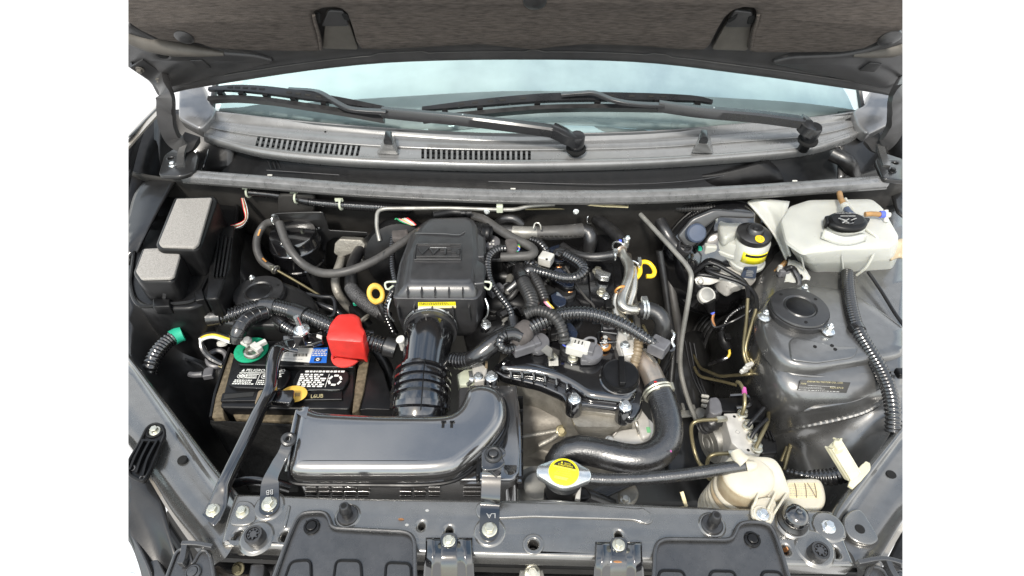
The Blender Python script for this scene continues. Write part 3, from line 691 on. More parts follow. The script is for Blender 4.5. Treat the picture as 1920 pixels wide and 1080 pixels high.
for r in (grows[0], grows[-1]): obj('side_moulding', tube([q + Vector((0, 0, 0.002)) for q in r], 0.006, 8), 'rubber', WS)
# cabin seen through the glass
CB = thing('dashboard', 'grey dashboard top behind the windscreen glass', 'dashboard', V(960, 220, 0.1))
obj('dash_top', patch([[r[0] + Vector((0, 0.03, -0.012)), r[0] + Vector((0, 0.10, 0.006)), r[0] + Vector((0, 0.25, 0.02)), r[0] + Vector((0, 0.45, 0.03)), r[0] + Vector((0, 0.6, -0.1))] for r in grows], 4, 1), 'dash', CB, solid=0.004)
# pillar feet
for nm, poly, lab in (('pillar_foot', [(334, 166), (378, 152), (392, 190), (404, 203), (398, 218), (374, 243), (333, 222)], 'pale grey painted pillar foot left of the windscreen'),
                 ('pillar_foot', [(1600, 206), (1622, 196), (1634, 165), (1668, 170), (1672, 230), (1628, 252), (1610, 235)], 'pale grey painted pillar foot right of the windscreen')):
    th_ = thing(nm, lab, 'body panel', V(poly[0][0], poly[0][1], 0.15))
    P = fillet([VP(a, b, V(400, 205, 0.176), Vector((0.0, -0.35, 0.94)).normalized()) for a, b in poly], 0.012, 4)
    obj('panel', plate(P, (0, -0.35, 0.94), 0.03, 0.006), 'pillar_paint', th_, sharp=50)

# ---- wipers
def wiper(label, arm, head, tipd, blade, zoff):
    wt = thing('windscreen_wiper', label, 'wiper', V(*head[-1]))
    A = [V(*q) for q in arm]
    obj('arm', sweep(cat(A, 8), lambda i, t: [(-0.010 + 0.004 * (1 - t), -0.013), (0.010 - 0.004 * (1 - t), -0.013), (0.0118 - 0.005 * (1 - t), 0.0035), (0.008 - 0.003 * (1 - t), 0.0075), (-0.008 + 0.003 * (1 - t), 0.0075), (-0.0118 + 0.005 * (1 - t), 0.0035)], Vector((0, 0, 1))), 'wiper', wt, sharp=40)
    H = [V(*q) for q in head]
    obj('arm_head', sweep(cat(H, 8), lambda i, t: [(-0.013, -0.014), (0.013, -0.014), (0.0145, 0.006), (0.010, 0.009), (-0.010, 0.009), (-0.0145, 0.006)], Vector((0, 0, 1))), 'wiper', wt, sharp=40)
    e = H[-1]; obj('pivot_cap', lathe([(0.013, -0.022), (0.0155, -0.012), (0.0155, 0.008), (0.0135, 0.0125), (0.005, 0.0135)], e, (0, -0.25, 1), 28), 'wiper', wt)
    obj('pivot', lathe([(0.011, -0.05), (0.011, -0.01)], e, (0, -0.25, 1), 20), 'black_plastic', wt)
    obj('pivot_well', lathe([(0.017, -0.028), (0.0205, -0.026), (0.0205, -0.022), (0.016, -0.022)], e, (0, -0.25, 1), 28), 'dark_void', wt)
    a2 = A[0]; obj('rivet', lathe([(0.002, 0), (0.0018, 0.0022)], A[2] + Vector((0, 0, 0.0068))), 'bright_zinc', wt)
    T = [V(*q) for q in tipd]
    obj('arm_hook', strap(T, [0.013, 0.012, 0.016], 0.007), 'wiper', wt, bevel=0.0015)
    B = [V(*q) for q in blade]; n = len(B)
    path = cat(B, 8)
    obj('blade_frame', sweep(path, lambda i, t: [(-0.004 - 0.006 * math.sin(math.pi * t), -0.003), (0.004 + 0.006 * math.sin(math.pi * t), -0.003), (0.004 + 0.005 * math.sin(math.pi * t), 0.004), (-0.004 - 0.005 * math.sin(math.pi * t), 0.004)], Vector((0, -0.5, 0.85))), 'wiper', wt, sharp=40)
    off = Vector((0, -0.014, -0.017))
    obj('rubber_edge', sweep([q + off for q in path], lambda i, t: [(-0.003, -0.010), (0.003, -0.010), (0.005, 0.007), (-0.005, 0.007)], Vector((0, -0.5, 0.85))), 'rubber', wt, sharp=40)
    for k in range(6):
        i = int((k + 0.7) / 6.4 * (len(path) - 1)); i = min(i, len(path) - 2)
        q = path[i] + off * 0.5; d = (path[i + 1] - path[i]).normalized()
        obj('claw', box(q, 0.012, 0.009, 0.015, (d, Vector((0, 0.85, 0.5)).cross(d).cross(d).normalized(), Vector((0, -0.5, 0.85)))), 'black_plastic', wt)
    for k in list(range(4, 9)) + list(range(12, 17)):
        i = int(k / 21 * (len(path) - 1)); d = (path[i + 1] - path[i]).normalized()
        obj('vent_slot', strap([path[i] + Vector((0, -0.0022, 0.0038)) - d * 0.006, path[i] + Vector((0, -0.0022, 0.0038)) + d * 0.006], 0.0042, 0.001, Vector((0, -0.5, 0.85))), 'black_print', wt)
    return wt
wiper('left windscreen wiper with its arm pivot in the middle of the cowl',
      [(716, 208, 0.222), (800, 216, 0.218), (868, 222, 0.214), (960, 233, 0.208), (1036, 243, 0.2)],
      [(1036, 241, 0.2), (1052, 248, 0.196), (1066, 256, 0.19), (1082, 262, 0.182)],
      [(540, 168, 0.232), (585, 171, 0.236), (605, 177, 0.238), (640, 198, 0.232), (665, 206, 0.228), (725, 210, 0.224)],
      [(392, 168, 0.226), (440, 166, 0.230), (500, 170, 0.232), (560, 178, 0.233), (640, 190, 0.230), (720, 204, 0.221)], 0)
wiper('right windscreen wiper with its arm pivot near the right end of the cowl',
      [(1235, 196, 0.24), (1290, 204, 0.236), (1337, 209, 0.232), (1420, 216, 0.222), (1500, 226, 0.21)],
      [(1500, 224, 0.21), (1508, 230, 0.205), (1516, 240, 0.199), (1524, 246, 0.192)],
      [(1052, 178, 0.246), (1090, 175, 0.25), (1115, 175, 0.252), (1150, 188, 0.247), (1190, 195, 0.243), (1245, 198, 0.24)],
      [(792, 205, 0.212), (850, 199, 0.22), (920, 192, 0.228), (1020, 184, 0.237), (1120, 182, 0.24), (1220, 183, 0.24), (1300, 186, 0.236), (1335, 192, 0.23)], 0)

# ---- hood (raised)
HD = thing('hood', 'raised hood seen from below with brown felt insulation pad', 'hood', V(960, 104, 0.33))
HE = [(300, 172), (333, 163), (450, 143), (600, 121), (740, 108), (960, 103), (1200, 108), (1400, 131), (1550, 152), (1665, 170), (1700, 178)]
HN = Vector((0, -math.sin(R(58)), -math.cos(R(58))))       # underside normal, faces down and forward
HP = VY(960, 104, 1.15)
def hp(u, v, d=0.0): return VP(u, v, HP + HN * d, HN)
# inner panel: from rear edge up
rows = []
for i in range(31):
    u = 300 + (1700 - 300) * i / 30; e = hp(u, lerp_tab(HE, u), -0.004)
    bow = 0.012 * (((u - 980) / 700) ** 2)
    up_ = Vector((0, -math.cos(R(58)), math.sin(R(58))))
    rows.append([e + HN * -0.016, e + HN * 0.004, e + up_ * 0.010 + HN * 0.002, e + up_ * 0.026 - HN * 0.004, e + up_ * 0.055 - HN * 0.006, e + up_ * 0.12 - HN * 0.02, e + up_ * 0.24 - HN * 0.022, e + up_ * 0.38 - HN * 0.026])
obj('inner_panel', patch(rows, 4, 1), 'hood_paint', HD, sharp=60, solid=-0.006)
obj('rear_flange', tube([hp(300 + 46.66 * i, lerp_tab(HE, 300 + 46.66 * i), -0.002) for i in range(31)], 0.004, 8), 'hood_paint', HD)
obj('edge_sealer', tube([hp(u, lerp_tab(HE, u) - 6 - (3 if 700 < u < 800 or 985 < u < 1015 or 1215 < u < 1260 else 0), 0.004) for u in range(420, 1600, 12)], 0.0011, 6), 'grey_rubber', HD)
# side frames with the hinges
sideL = [(205, 20), (240, 48), (300, 82), (352, 95), (480, 105), (520, 118), (333, 163), (300, 168), (240, 128), (190, 90)]
obj('side_frame', plate([hp(a, b, 0.006) for a, b in sideL], HN, 0.02, 0.006, 0.02, holes=[ring_hole(hp(307, 106, 0.006), 0.0085, HN, 18, 0.6)], nb=3), 'hood_paint', HD, sharp=50)
obj('frame_bulge', tube([hp(*q, 0.004) for q in ((225, 62), (262, 76), (310, 88), (372, 96), (420, 101))], [0.012, 0.016, 0.015, 0.01, 0.004], 14), 'hood_dust', HD)
sideR = [(1740, 30), (1700, 60), (1640, 92), (1580, 104), (1480, 108), (1440, 120), (1665, 170), (1700, 150), (1740, 110)]
obj('side_frame', plate([hp(a, b, 0.006) for a, b in sideR], HN, 0.02, 0.006, 0.02, nb=3), 'hood_paint', HD, sharp=50)
obj('frame_bulge', tube([hp(*q, 0.004) for q in ((1715, 78), (1680, 92), (1640, 99), (1600, 103))], [0.014, 0.014, 0.009, 0.004], 14), 'hood_dust', HD)
for q in ([(355, 114), (378, 113), (396, 129), (372, 130)], [(1610, 134), (1632, 118), (1655, 121), (1640, 136)]):
    obj('pressing', plate([hp(a, b, 0.0095) for a, b in q], HN, 0.004, 0.0015, 0.004), 'hood_paint', HD)
p = hp(307, 106, 0.011); obj('frame_hole', lathe([(0.009, -0.002), (0.009, 0.001)], p, HN, 20, 0.6), 'dark_void', HD)
# insulation pad with two scalloped openings
padL = [(150, -90), (150, -20), (225, 35), (262, 60), (300, 78), (345, 84), (372, 84), (398, 94), (470, 98), (560, 100), (598, 100), (604, 92), (598, 70), (590, 44), (588, 26), (610, 18), (636, 18), (650, 28), (660, 55), (668, 84), (676, 95),
        (720, 97), (800, 92), (900, 87), (950, 92), (1000, 97), (1040, 92), (1100, 87), (1200, 90), (1280, 97), (1320, 97), (1332, 88), (1346, 60), (1360, 36), (1376, 22), (1396, 17), (1416, 20), (1420, 34), (1412, 58), (1404, 84), (1402, 98), (1416, 102), (1500, 102), (1580, 101), (1620, 94), (1650, 80), (1690, 60), (1740, 30), (1790, -20), (1790, -90)]
obj('insulation_pad', plate([hp(a, b, 0.018) for a, b in padL], HN, 0.022, 0.009, 0.006, nb=3), 'felt', HD, sharp=60)
# the hollows dished into the felt beside the openings and their painted struts
for s, ux in ((1, 0), (-1, 0)):
    q = [(612, 22), (648, 24), (672, 94), (604, 92)] if s > 0 else [(1374, 22), (1412, 22), (1402, 96), (1334, 94)]
    obj('strut_panel', plate([hp(a, b, 0.006) for a, b in q], HN, 0.008, 0.002, 0.008), 'hood_dust', HD)
    q = [(616, 20), (645, 22), (655, 50), (602, 50)] if s > 0 else [(1378, 20), (1412, 24), (1408, 52), (1358, 52)]
    obj('strut_step', plate([hp(a, b, 0.011) for a, b in q], HN, 0.006, 0.002, 0.006), 'hood_paint', HD)
    q = [(640, 27), (652, 27), (657, 40), (646, 38)] if s > 0 else [(1404, 32), (1418, 30), (1412, 46), (1400, 46)]
    obj('strut_slot', plate([hp(a, b, 0.0125) for a, b in q], HN, 0.004, 0.001, 0.004), 'dark_void', HD)
    q = [(590, 28), (600, 25), (602, 44), (594, 42)] if s > 0 else [(1362, 40), (1384, 26), (1380, 36), (1366, 44)]
    obj('strut_slot', plate([hp(a, b, 0.0125) for a, b in q], HN, 0.004, 0.001, 0.004), 'dark_void', HD)
    uu = 602 if s > 0 else 1408
    obj('felt_lip', tube([hp(uu - s * 0, 92, 0.016), hp(uu - s * 4, 66, 0.018), hp(uu - s * 11, 42, 0.018), hp(uu - s * 14, 28, 0.018)], 0.003, 8), 'felt', HD)
for a, b, r in ((345, 70, 17), (1668, 72, 20), (1003, 2, 22)):
    q = hp(a, b, 0.019); obj('pad_clip', lathe([(px(r, q), -0.004), (px(r, q), 0.001), (px(r * 0.8, q), 0.0035), (px(r * 0.3, q), 0.004)], q, HN, 26), 'rubber', HD)
# hinges
for s, lab in ((1, 'left hood hinge arm curling down beside the windscreen pillar'), (-1, 'right hood hinge arm curling down beside the windscreen pillar')):
    hg = HD
    if s > 0: path = [hp(255, 118, 0.012), hp(298, 148, 0.014), V(307, 180, 0.27), V(309, 208, 0.235), V(312, 236, 0.2), V(324, 262, 0.165), V(346, 272, 0.15), V(362, 254, 0.155)]
    else: path = [hp(1745, 120, 0.012), hp(1705, 150, 0.014), V(1688, 180, 0.27), V(1685, 210, 0.235), V(1682, 235, 0.2), V(1668, 262, 0.165), V(1650, 272, 0.148), V(1634, 258, 0.152)]
    hg = obj('hinge_arm', sweep(cat(path, 8), lambda i, t: [(-0.018, -0.004), (-0.0165, -0.010), (-0.013, -0.010), (-0.012, -0.001), (0.010, -0.001), (0.0105, -0.014), (0.014, -0.014), (0.0155, 0.003), (-0.0165, 0.003)], Vector((0, -0.9, 0.3))), 'hood_paint', HD, sharp=40)
    if s > 0:
        for q in ((262, 130), (300, 151)): bolt(hp(*q, 0.016), 0.0085, hg, 'hood_dust', HN)
    obj('hinge_base', strap([path[-2], V(340 if s > 0 else 1655, 290, 0.14), V(338 if s > 0 else 1662, 312, 0.137)], 0.014, 0.006), 'paint', hg)
# ================================================================== radiator support and the pieces bolted on it
RS = thing('radiator_support', 'grey painted radiator support tie bar across the front with bolts and holes', 'tie bar', V(1000, 1000, -0.04))
holes = []
for u, v, r in ((447, 1004, 9), (534, 1004, 7.5), (790, 985, 5.5), (1000, 1021, 8.5), (1565, 1034, 8.5), (1473, 1029, 7), (842, 994, 6), (1160, 1003, 6)):
    p = V(u, v, 0); holes.append(ring_hole(p, px(r, p), (0, 0, 1), 18, 1.15))
outl = [(440, 924), (520, 926), (640, 931), (840, 934), (980, 936), (1040, 933), (1090, 938), (1215, 944), (1350, 950), (1480, 953), (1562, 956), (1585, 1010), (1606, 1062), (1500, 1060), (1320, 1055), (1120, 1047), (890, 1041), (700, 1033), (560, 1028), (412, 1021), (424, 970)]
obj('plate', slab([V(a, b, 0) for a, b in outl], 0.0, -0.03, 0.006, 0.006, holes, nb=4), 'tie_bar_paint', RS, sharp=40)
for q in holes:
    obj('hole_liner', loft([[p - Vector((0, 0, 0.029)) for p in q], [p - Vector((0, 0, 0.0285)) for p in q]]), 'dark_void', RS)  # near-black disc closing each hole, painted as the shade inside it
def disc(u, v, r, h, m='tie_bar_paint', nm='boss', sq=1.0, par=None, z=0.0):
    p = V(u, v, z); r = px(r, p); return obj(nm, lathe([(r + h * 1.5, -0.001), (r + h * 0.5, h * 0.35), (r, h * 0.9), (r * 0.93, h), (r * 0.2, h)], p, (0, 0, 1), 36, sq), m, par or RS, sharp=50)
disc(505, 950, 26, 0.0022); disc(918, 997, 27, 0.0022); disc(1553, 988, 27, 0.0022); disc(482, 1008, 29, 0.0022); disc(1527, 1028, 33, 0.0022)
disc(652, 968, 22, 0.002); disc(1335, 985, 23, 0.002); disc(1486, 982, 28, 0.0026)
# ring around the middle hole and the one by the long bead
for u, v, r0, r1 in ((1000, 1021, 20, 11), (1211, 971, 13, 7)):
    p = V(u, v, 0); obj('ring_boss', plate(ring_hole(p + Vector((0, 0, .0022)), px(r0, p), (0, 0, 1), 28), (0, 0, 1), 0.003, 0.0014, 0, [ring_hole(p, px(r1, p), (0, 0, 1), 20)]), 'tie_bar_paint', RS, sharp=50)
p = V(1211, 971, 0.0004); obj('boss_hole', lathe([(px(6, p), -0.001), (px(6, p), 0.0005)], p), 'dark_void', RS)
# long bead pressed into the bar
obj('bead', slab(fillet([V(a, b, 0.0025) for a, b in ((893, 944), (905, 940), (1100, 944), (1196, 953), (1206, 950), (1218, 962), (1222, 975), (1210, 983), (1190, 975), (1000, 969), (900, 974), (891, 962))], 0.008, 3), 0.0028, -0.002, 0.0022, 0, nb=3), 'tie_bar_paint', RS, sharp=50)
obj('bead', slab(fillet([V(a, b, 0.002) for a, b in ((540, 946), (545, 948), (536, 988), (530, 988))], 0.002, 3), 0.002, -0.002, 0.0015), 'tie_bar_paint', RS)
obj('step', slab([V(a, b, 0.0016) for a, b in ((445, 938), (472, 940), (482, 958), (478, 978), (460, 986), (428, 985))], 0.002, -0.003, 0.0018, 0.008), 'tie_bar_paint', RS, sharp=50)
obj('step', slab([V(a, b, 0.0016) for a, b in ((1535, 966), (1566, 966), (1580, 1000), (1590, 1010), (1545, 1008), (1530, 992))], 0.002, -0.003, 0.0018, 0.008), 'tie_bar_paint', RS, sharp=50)
for u, v, r, m in ((455, 960, 12.5, 'zinc'), (1553, 988, 13, 'bright_zinc')):
    p = V(u, v, 0.002); bolt(p, px(r, p), RS, m)
# small pale blemishes and two fallen leaf bits
for u, v in ((801, 957), (763, 984)):
    p = V(u, v, 0.0003); obj('paint_chip', lathe([(0.0028, 0), (0.002, 0.0008)], p, (0, 0, 1), 9, 0.7), 'grey_print', RS)
p = V(752, 974, 0.001); dl = obj('leaf_bit', lathe([(0.0008, 0), (0.0042, 0.0006), (0.0036, 0.0012), (0.0006, 0.001)], p, (0.1, 0.2, 1), 7, 0.35), 'copper'); tag(dl, 'tiny brown leaf bit lying on the tie bar beside the left cover', 'leaf')
# deep part below the front edge
obj('lower_face', patch(pts3([[(412, 1023, -0.03), (700, 1035, -0.03), (1000, 1046, -0.03), (1300, 1056, -0.03), (1606, 1064, -0.03)], [(412, 1040, -0.08), (700, 1052, -0.08), (1000, 1060, -0.08), (1300, 1068, -0.08), (1606, 1074, -0.08)]]), 4, 3), 'paint_dark', RS, solid=0.004)
FB = thing('bumper_carrier', 'dark bumper carrier below the front edge of the tie bar', 'bumper part', V(1000, 1075, -0.12))
obj('beam', patch(pts3([[(300, 1050, -0.10), (700, 1066, -0.1), (1000, 1075, -0.1), (1300, 1080, -0.10), (1700, 1085, -0.1)], [(300, 1100, -0.11), (700, 1110, -0.11), (1000, 1110, -0.11), (1300, 1110, -0.11), (1700, 1120, -0.11)]]), 4, 3), 'black_plastic', FB, solid=0.01)
p = V(998, 1074, -0.06); bolt(p, px(15, p), FB, 'zinc', (0, -0.3, 1))
obj('latch_tab', slab([V(a, b, -0.062) for a, b in ((975, 1068), (1018, 1068), (1022, 1085), (972, 1085))], -0.062, -0.07, 0.002), 'dull_steel', FB)
p = V(447, 1066, -0.05); bolt(p, px(12, p), FB, 'brake_line', (0, -0.5, 1))
obj('rusty_edge', tube(PP([(405, 1066, -0.06), (430, 1078, -0.06), (470, 1084, -0.06)]), 0.004, 8), 'steel_rusty', FB)
obj('grille_rib', slab([V(a, b, -0.03) for a, b in ((470, 1056), (496, 1056), (494, 1085), (464, 1085))], -0.03, -0.06, 0.003, 0.004), 'grey_plastic', FB)
obj('grille_rib', slab([V(a, b, -0.03) for a, b in ((514, 1056), (530, 1054), (520, 1088), (505, 1088))], -0.03, -0.06, 0.003, 0.004), 'grey_plastic', FB)

# plastic shields over the radiator
def tilt(u, v, z0=0.006): return V(u, v, z0 - max(0, v - 1000) * 0.00012)
def shield(label, outline, pockets, clips):
    t_ = thing('radiator_shield', label, 'shield', V(outline[0][0], 1030, 0.0))
    P = [V(a, b, 0.006) for a, b in outline]
    obj('panel', slab(P, 0.004, -0.004, 0.002, 0.010), 'cover_plastic', t_)
    F_ = fillet(P, 0.012, 5); c = cen(F_)
    obj('rim', tube([q + Vector((0, 0, 0.0015)) for q in F_] + [F_[0] + Vector((0, 0, 0.0015))], 0.0026, 8, poly=0.001), 'cover_plastic', t_)
    for q in pockets:
        K = [V(a, b, 0.006) for a, b in q]; FK = fillet(K, 0.007, 4)
        obj('pocket', slab(K, 0.0055, 0.001, 0.002, 0.007), 'cover_plastic', t_)
        obj('pocket_rim', tube([k + Vector((0, 0, 0.0)) for k in FK] + [FK[0]], 0.0016, 6, poly=0.001), 'black_plastic', t_)
    for u, v in clips:
        p = V(u, v, 0.004); r = px(15, p)
        cl_ = obj('clip', lathe([(r, 0), (r, 0.0022), (r * 0.9, 0.0034), (r * 0.72, 0.0034), (r * 0.68, 0.0015), (r * 0.62, 0.0015), (r * 0.6, 0.0042), (r * 0.5, 0.005), (r * 0.1, 0.005)], p, (0, 0, 1), 26), 'black_plastic', t_)
        for a in (0.4, 2.5, 4.4): obj('clip_slot', strap([p + Vector((math.cos(a) * r * 0.7, math.sin(a) * r * 0.7, 0.0038)), p + Vector((math.cos(a) * r * 1.02, math.sin(a) * r * 1.02, 0.0036))], 0.0018, 0.0012), 'dark_void', cl_)
    return t_
shield('wide black plastic radiator shield left of the middle with three pockets', [(561, 963), (608, 960), (618, 972), (622, 991), (765, 998), (778, 1012), (779, 1110), (505, 1110), (540, 1010)],
       [[(545, 1052), (582, 1049), (584, 1110), (525, 1110)], [(630, 1050), (676, 1051), (680, 1110), (622, 1110)], [(724, 1054), (770, 1056), (772, 1110), (720, 1110)]], [(585, 988)])
shield('wide black plastic radiator shield right of the middle with three pockets', [(1228, 1024), (1242, 1011), (1370, 1013), (1378, 1000), (1384, 984), (1402, 979), (1436, 981), (1450, 994), (1466, 1040), (1486, 1110), (1224, 1110)],
       [[(1236, 1069), (1282, 1070), (1290, 1110), (1232, 1110)], [(1332, 1070), (1378, 1071), (1384, 1110), (1328, 1110)], [(1428, 1071), (1464, 1072), (1478, 1110), (1430, 1110)]], [(1410, 1012)])
# corner plastic pieces
def corner(label, outline, slot, fl, extra):
    t_ = thing('corner_trim', label, 'trim', V(outline[0][0], outline[0][1], -0.03))
    P = [V(a, b, 0.0) for a, b in outline]
    obj('panel', slab(P, -0.004, -0.02, 0.003, 0.008), 'cover_plastic', t_)
    F_ = fillet(P, 0.008, 4); obj('rim', tube([q + Vector((0, 0, -0.003)) for q in F_] + [F_[0] + Vector((0, 0, -0.003))], 0.0024, 8, poly=0.001), 'cover_plastic', t_)
    obj('guide_rib', strap([V(*q, 0.004) for q in slot], 0.007, 0.012), 'cover_plastic', t_, bevel=0.0015)
    obj('flange', strap([V(*q, 0.006) for q in fl], 0.006, 0.010), 'cover_plastic', t_, bevel=0.0015)
    p = V(*extra, -0.003); r = px(15, p); obj('clip', lathe([(r, 0), (r, 0.002), (r * .85, 0.0035), (r * .7, 0.0035), (r * .66, 0.0015), (r * .6, 0.0045), (r * .1, 0.005)], p, (0, 0, 1), 26), 'cover_plastic', t_)
    return t_
corner('black plastic corner trim with a hooked rib at the lower left', [(330, 1030), (352, 1026), (358, 1060), (372, 1032), (386, 1029), (394, 1045), (404, 1110), (300, 1110)], [(349, 1022), (345, 1048), (340, 1060)], [(342, 1020), (370, 1021), (400, 1026)], (362, 1074))
corner('black plastic corner trim at the lower right corner', [(1628, 1064), (1640, 1060), (1660, 1066), (1676, 1110), (1620, 1110)], [(1662, 1052), (1670, 1070), (1680, 1088)], [(1607, 1056), (1640, 1050), (1664, 1050), (1700, 1060)], (1690, 1085))

# latch stays, two black gloss brackets
def stay(label, u, v):
    t_ = thing('latch_stay', label, 'bracket', V(u, v, 0))
    prof = [(-44, -4), (-33, -4), (-28, -0.5), (-16, -0.5), (-12, -0.5), (12, -0.5), (16, -0.5), (28, -0.5), (33, -4), (44, -4)]
    zz = [0.002, 0.006, 0.0065, 0.002, 0.0018, 0.0018, 0.002, 0.0065, 0.006, 0.002]
    rows = []
    for dv, w_, dz in ((-4, 1.0, 0.0), (20, 1.0, 0.0), (38, 1.04, -0.004), (60, 1.08, -0.016), (100, 1.12, -0.04)):
        rows.append([V(u + a * w_, v + dv, 0.004 + h + dz) for (a, _), h in zip(prof, zz)])
    obj('bracket', patch(rows, 3, 4), 'black_gloss', t_, sharp=40, solid=0.002)
    obj('tongue', slab([V(a, b, 0.005) for a, b in ((u - 14, v + 14), (u + 14, v + 14), (u + 17, v - 4), (u + 10, v - 12), (u - 10, v - 12), (u - 17, v - 4))], 0.0075, 0.003, 0.001, 0.005), 'black_gloss', t_)
    p = V(u, v + 2, 0.0075); bolt(p, px(12, p), t_, 'zinc')
    return t_
stay('black gloss latch stay between the left shield and the LA strap', 842, 1012)
s2 = stay('black gloss latch stay left of the right shield', 1160, 1020)
p = V(1158, 1054, 0.004); dl = obj('leaf_bit', lathe([(0.0008, 0), (0.006, 0.0006), (0.005, 0.0012), (0.0006, 0.001)], p, (0.1, 0.2, 1), 7, 0.25), 'copper'); tag(dl, 'tiny orange leaf bit lying on the right latch stay', 'leaf')

# straps that hold the air duct
st = thing('duct_strap', 'straight black steel strap stamped LA holding the air duct', 'strap', V(918, 990, 0))
obj('strap', strap(PP([(917, 998, 0.004), (918, 965, 0.004), (919, 945, 0.006), (920, 935, 0.016), (921, 905, 0.03), (922, 885, 0.036), (923, 875, 0.05), (924, 845, 0.052)]), px(35, V(918, 940, 0)), 0.003, smooth=False, poly=0.008), 'black_gloss', st, bevel=0.0008)
p = V(917, 998, 0.0041); obj('strap_end', lathe([(px(17.4, p), -0.0014), (px(17.4, p), 0.0014)], p, (0, 0, 1), 28), 'black_gloss', st)
p = V(925, 848, 0.0535); obj('strap_head', plate(fillet([V(a, b, 0.0535) for a, b in ((903, 862), (903, 845), (913, 836), (935, 834), (948, 842), (948, 852), (941, 856), (948, 866), (940, 876), (928, 880), (903, 882))], 0.006, 4), (0, 0, 1), 0.004, 0.0015, holes=[ring_hole(V(925, 851, 0.05), 0.006)]), 'black_gloss', st)
obj('grommet', join(torus(V(925, 852, 0.0545), (0, 0, 1), 0.0095, 0.003, 26, 8), lathe([(0.0062, -0.012), (0.0062, 0.004), (0.0045, 0.005)], V(925, 852, 0.052))), 'rubber', st)
p = V(918, 993, 0.0058); bolt(p, px(14.5, p), st, 'zinc')
text('LA', V(929, 963, .0056), V(912, 963, .0056), V(929, 972, .0056), 'grey_print', st)
st = thing('duct_strap', 'bent black steel strap stamped BB left of the air duct', 'strap', V(505, 945, 0))
obj('strap', strap(PP([(505, 950, 0.004), (506, 925, 0.004), (508, 900, 0.008), (520, 872, 0.022), (533, 848, 0.032), (540, 826, 0.036)]), [px(36, V(505, 940, 0)), px(34, V(505, 940, 0)), px(25, V(520, 880, 0)), px(18, V(530, 840, 0))], 0.003), 'black_gloss', st, bevel=0.0008)
p = V(505, 950, 0.0041); obj('strap_end', lathe([(px(18, p), -0.0014), (px(18, p), 0.0014)], p, (0, 0, 1), 28), 'black_gloss', st)
p = V(505, 945, 0.0058); bolt(p, px(14.5, p), st, 'zinc')
p = V(541, 824, 0.038); obj('grommet', torus(p, (0.2, -0.2, 1), 0.007, 0.004, 22, 8), 'rubber', st)
text('BB', V(512, 918, .0066), V(499, 920, .0066), V(512, 927, .0066), 'grey_print', st)

# rubber stops standing on the bar
def stop(label, u, v, kind):
    t_ = thing('rubber_stop', label, 'rubber stop', V(u, v, 0))
    if kind == 'cone':
        p = V(u, v + 7, 0.002); r = px(20, p)
        obj('foot', lathe([(r, 0), (r, 0.002), (r * 0.9, 0.0035), (r * 0.65, 0.004)], p), 'rubber', t_)
        obj('stem', lathe([(r * 0.52, 0.003), (r * 0.5, 0.012), (r * 0.56, 0.014), (r * 0.56, 0.018), (r * 0.48, 0.020), (r * 0.44, 0.026), (r * 0.36, 0.0275), (r * 0.26, 0.0275), (r * 0.24, 0.018)], p), 'rubber', t_)
        q = p + Vector((0, 0, 0.0272)); obj('bore', lathe([(r * 0.26, 0), (r * 0.24, 0.0006)], q, (0, 0, 1), 16), 'dark_void', t_)
    elif kind == 'ring':
        p = V(u, v + 6, 0.002); r = px(17, p)
        obj('stem', lathe([(r * 1.02, 0), (r * 1.02, 0.010), (r, 0.014), (r * 0.93, 0.0165), (r * 0.72, 0.0165), (r * 0.7, 0.013)], p, (0.0, -0.12, 1)), 'rubber', t_)
        ax = Vector((0, -0.12, 1)).normalized()
        obj('core', lathe([(r * 0.7, 0.012), (r * 0.66, 0.0145), (r * 0.58, 0.0145), (r * 0.55, 0.013), (r * 0.42, 0.013), (r * 0.36, 0.0155), (r * 0.1, 0.0155)], p, ax), 'grey_plastic', t_)
        for k in range(8):
            a = k * math.pi / 4 + 0.2; d = Vector((math.cos(a), math.sin(a), 0)); obj('tooth', box(p + ax * 0.0148 + d * r * 0.5, r * 0.26, r * 0.16, 0.003, (d, Vector((-d.y, d.x, 0)), Vector((0, 0, 1)))), 'grey_plastic', t_)
    else:
        p = V(u, v + 6, 0.003); r = px(25, p)
        obj('foot', lathe([(r * 1.1, -0.001), (r * 1.1, 0.003), (r * 0.95, 0.006), (r * 0.9, 0.008)], p), 'rubber', t_)
        obj('head', lathe([(r * 0.7, 0.006), (r * 0.92, 0.010), (r * 0.94, 0.016), (r * 0.8, 0.021), (r * 0.5, 0.0245), (r * 0.22, 0.0255), (r * 0.2, 0.029), (r * 0.12, 0.0305)], p), 'black_gloss', t_)
    return t_
stop('hollow conical rubber stop behind the left radiator shield', 652, 960, 'cone')
stop('hollow conical rubber stop left of the right shield tab', 1335, 977, 'cone')
stop('round rubber cap left of the left shield tab', 482, 1003, 'ring')
stop('round rubber cap beside the lower right end of the tie bar', 1530, 1033, 'ring')
stop('large domed black rubber stop right of the cream reservoir foot', 1486, 972, 'dome')
p = V(1474, 1029, -0.012); cpn = obj('clip_nut', lathe([(0.005, -0.004), (0.005, 0.008), (0.003, 0.009)], p, (0.2, -0.2, 1), 6), 'copper', RS)

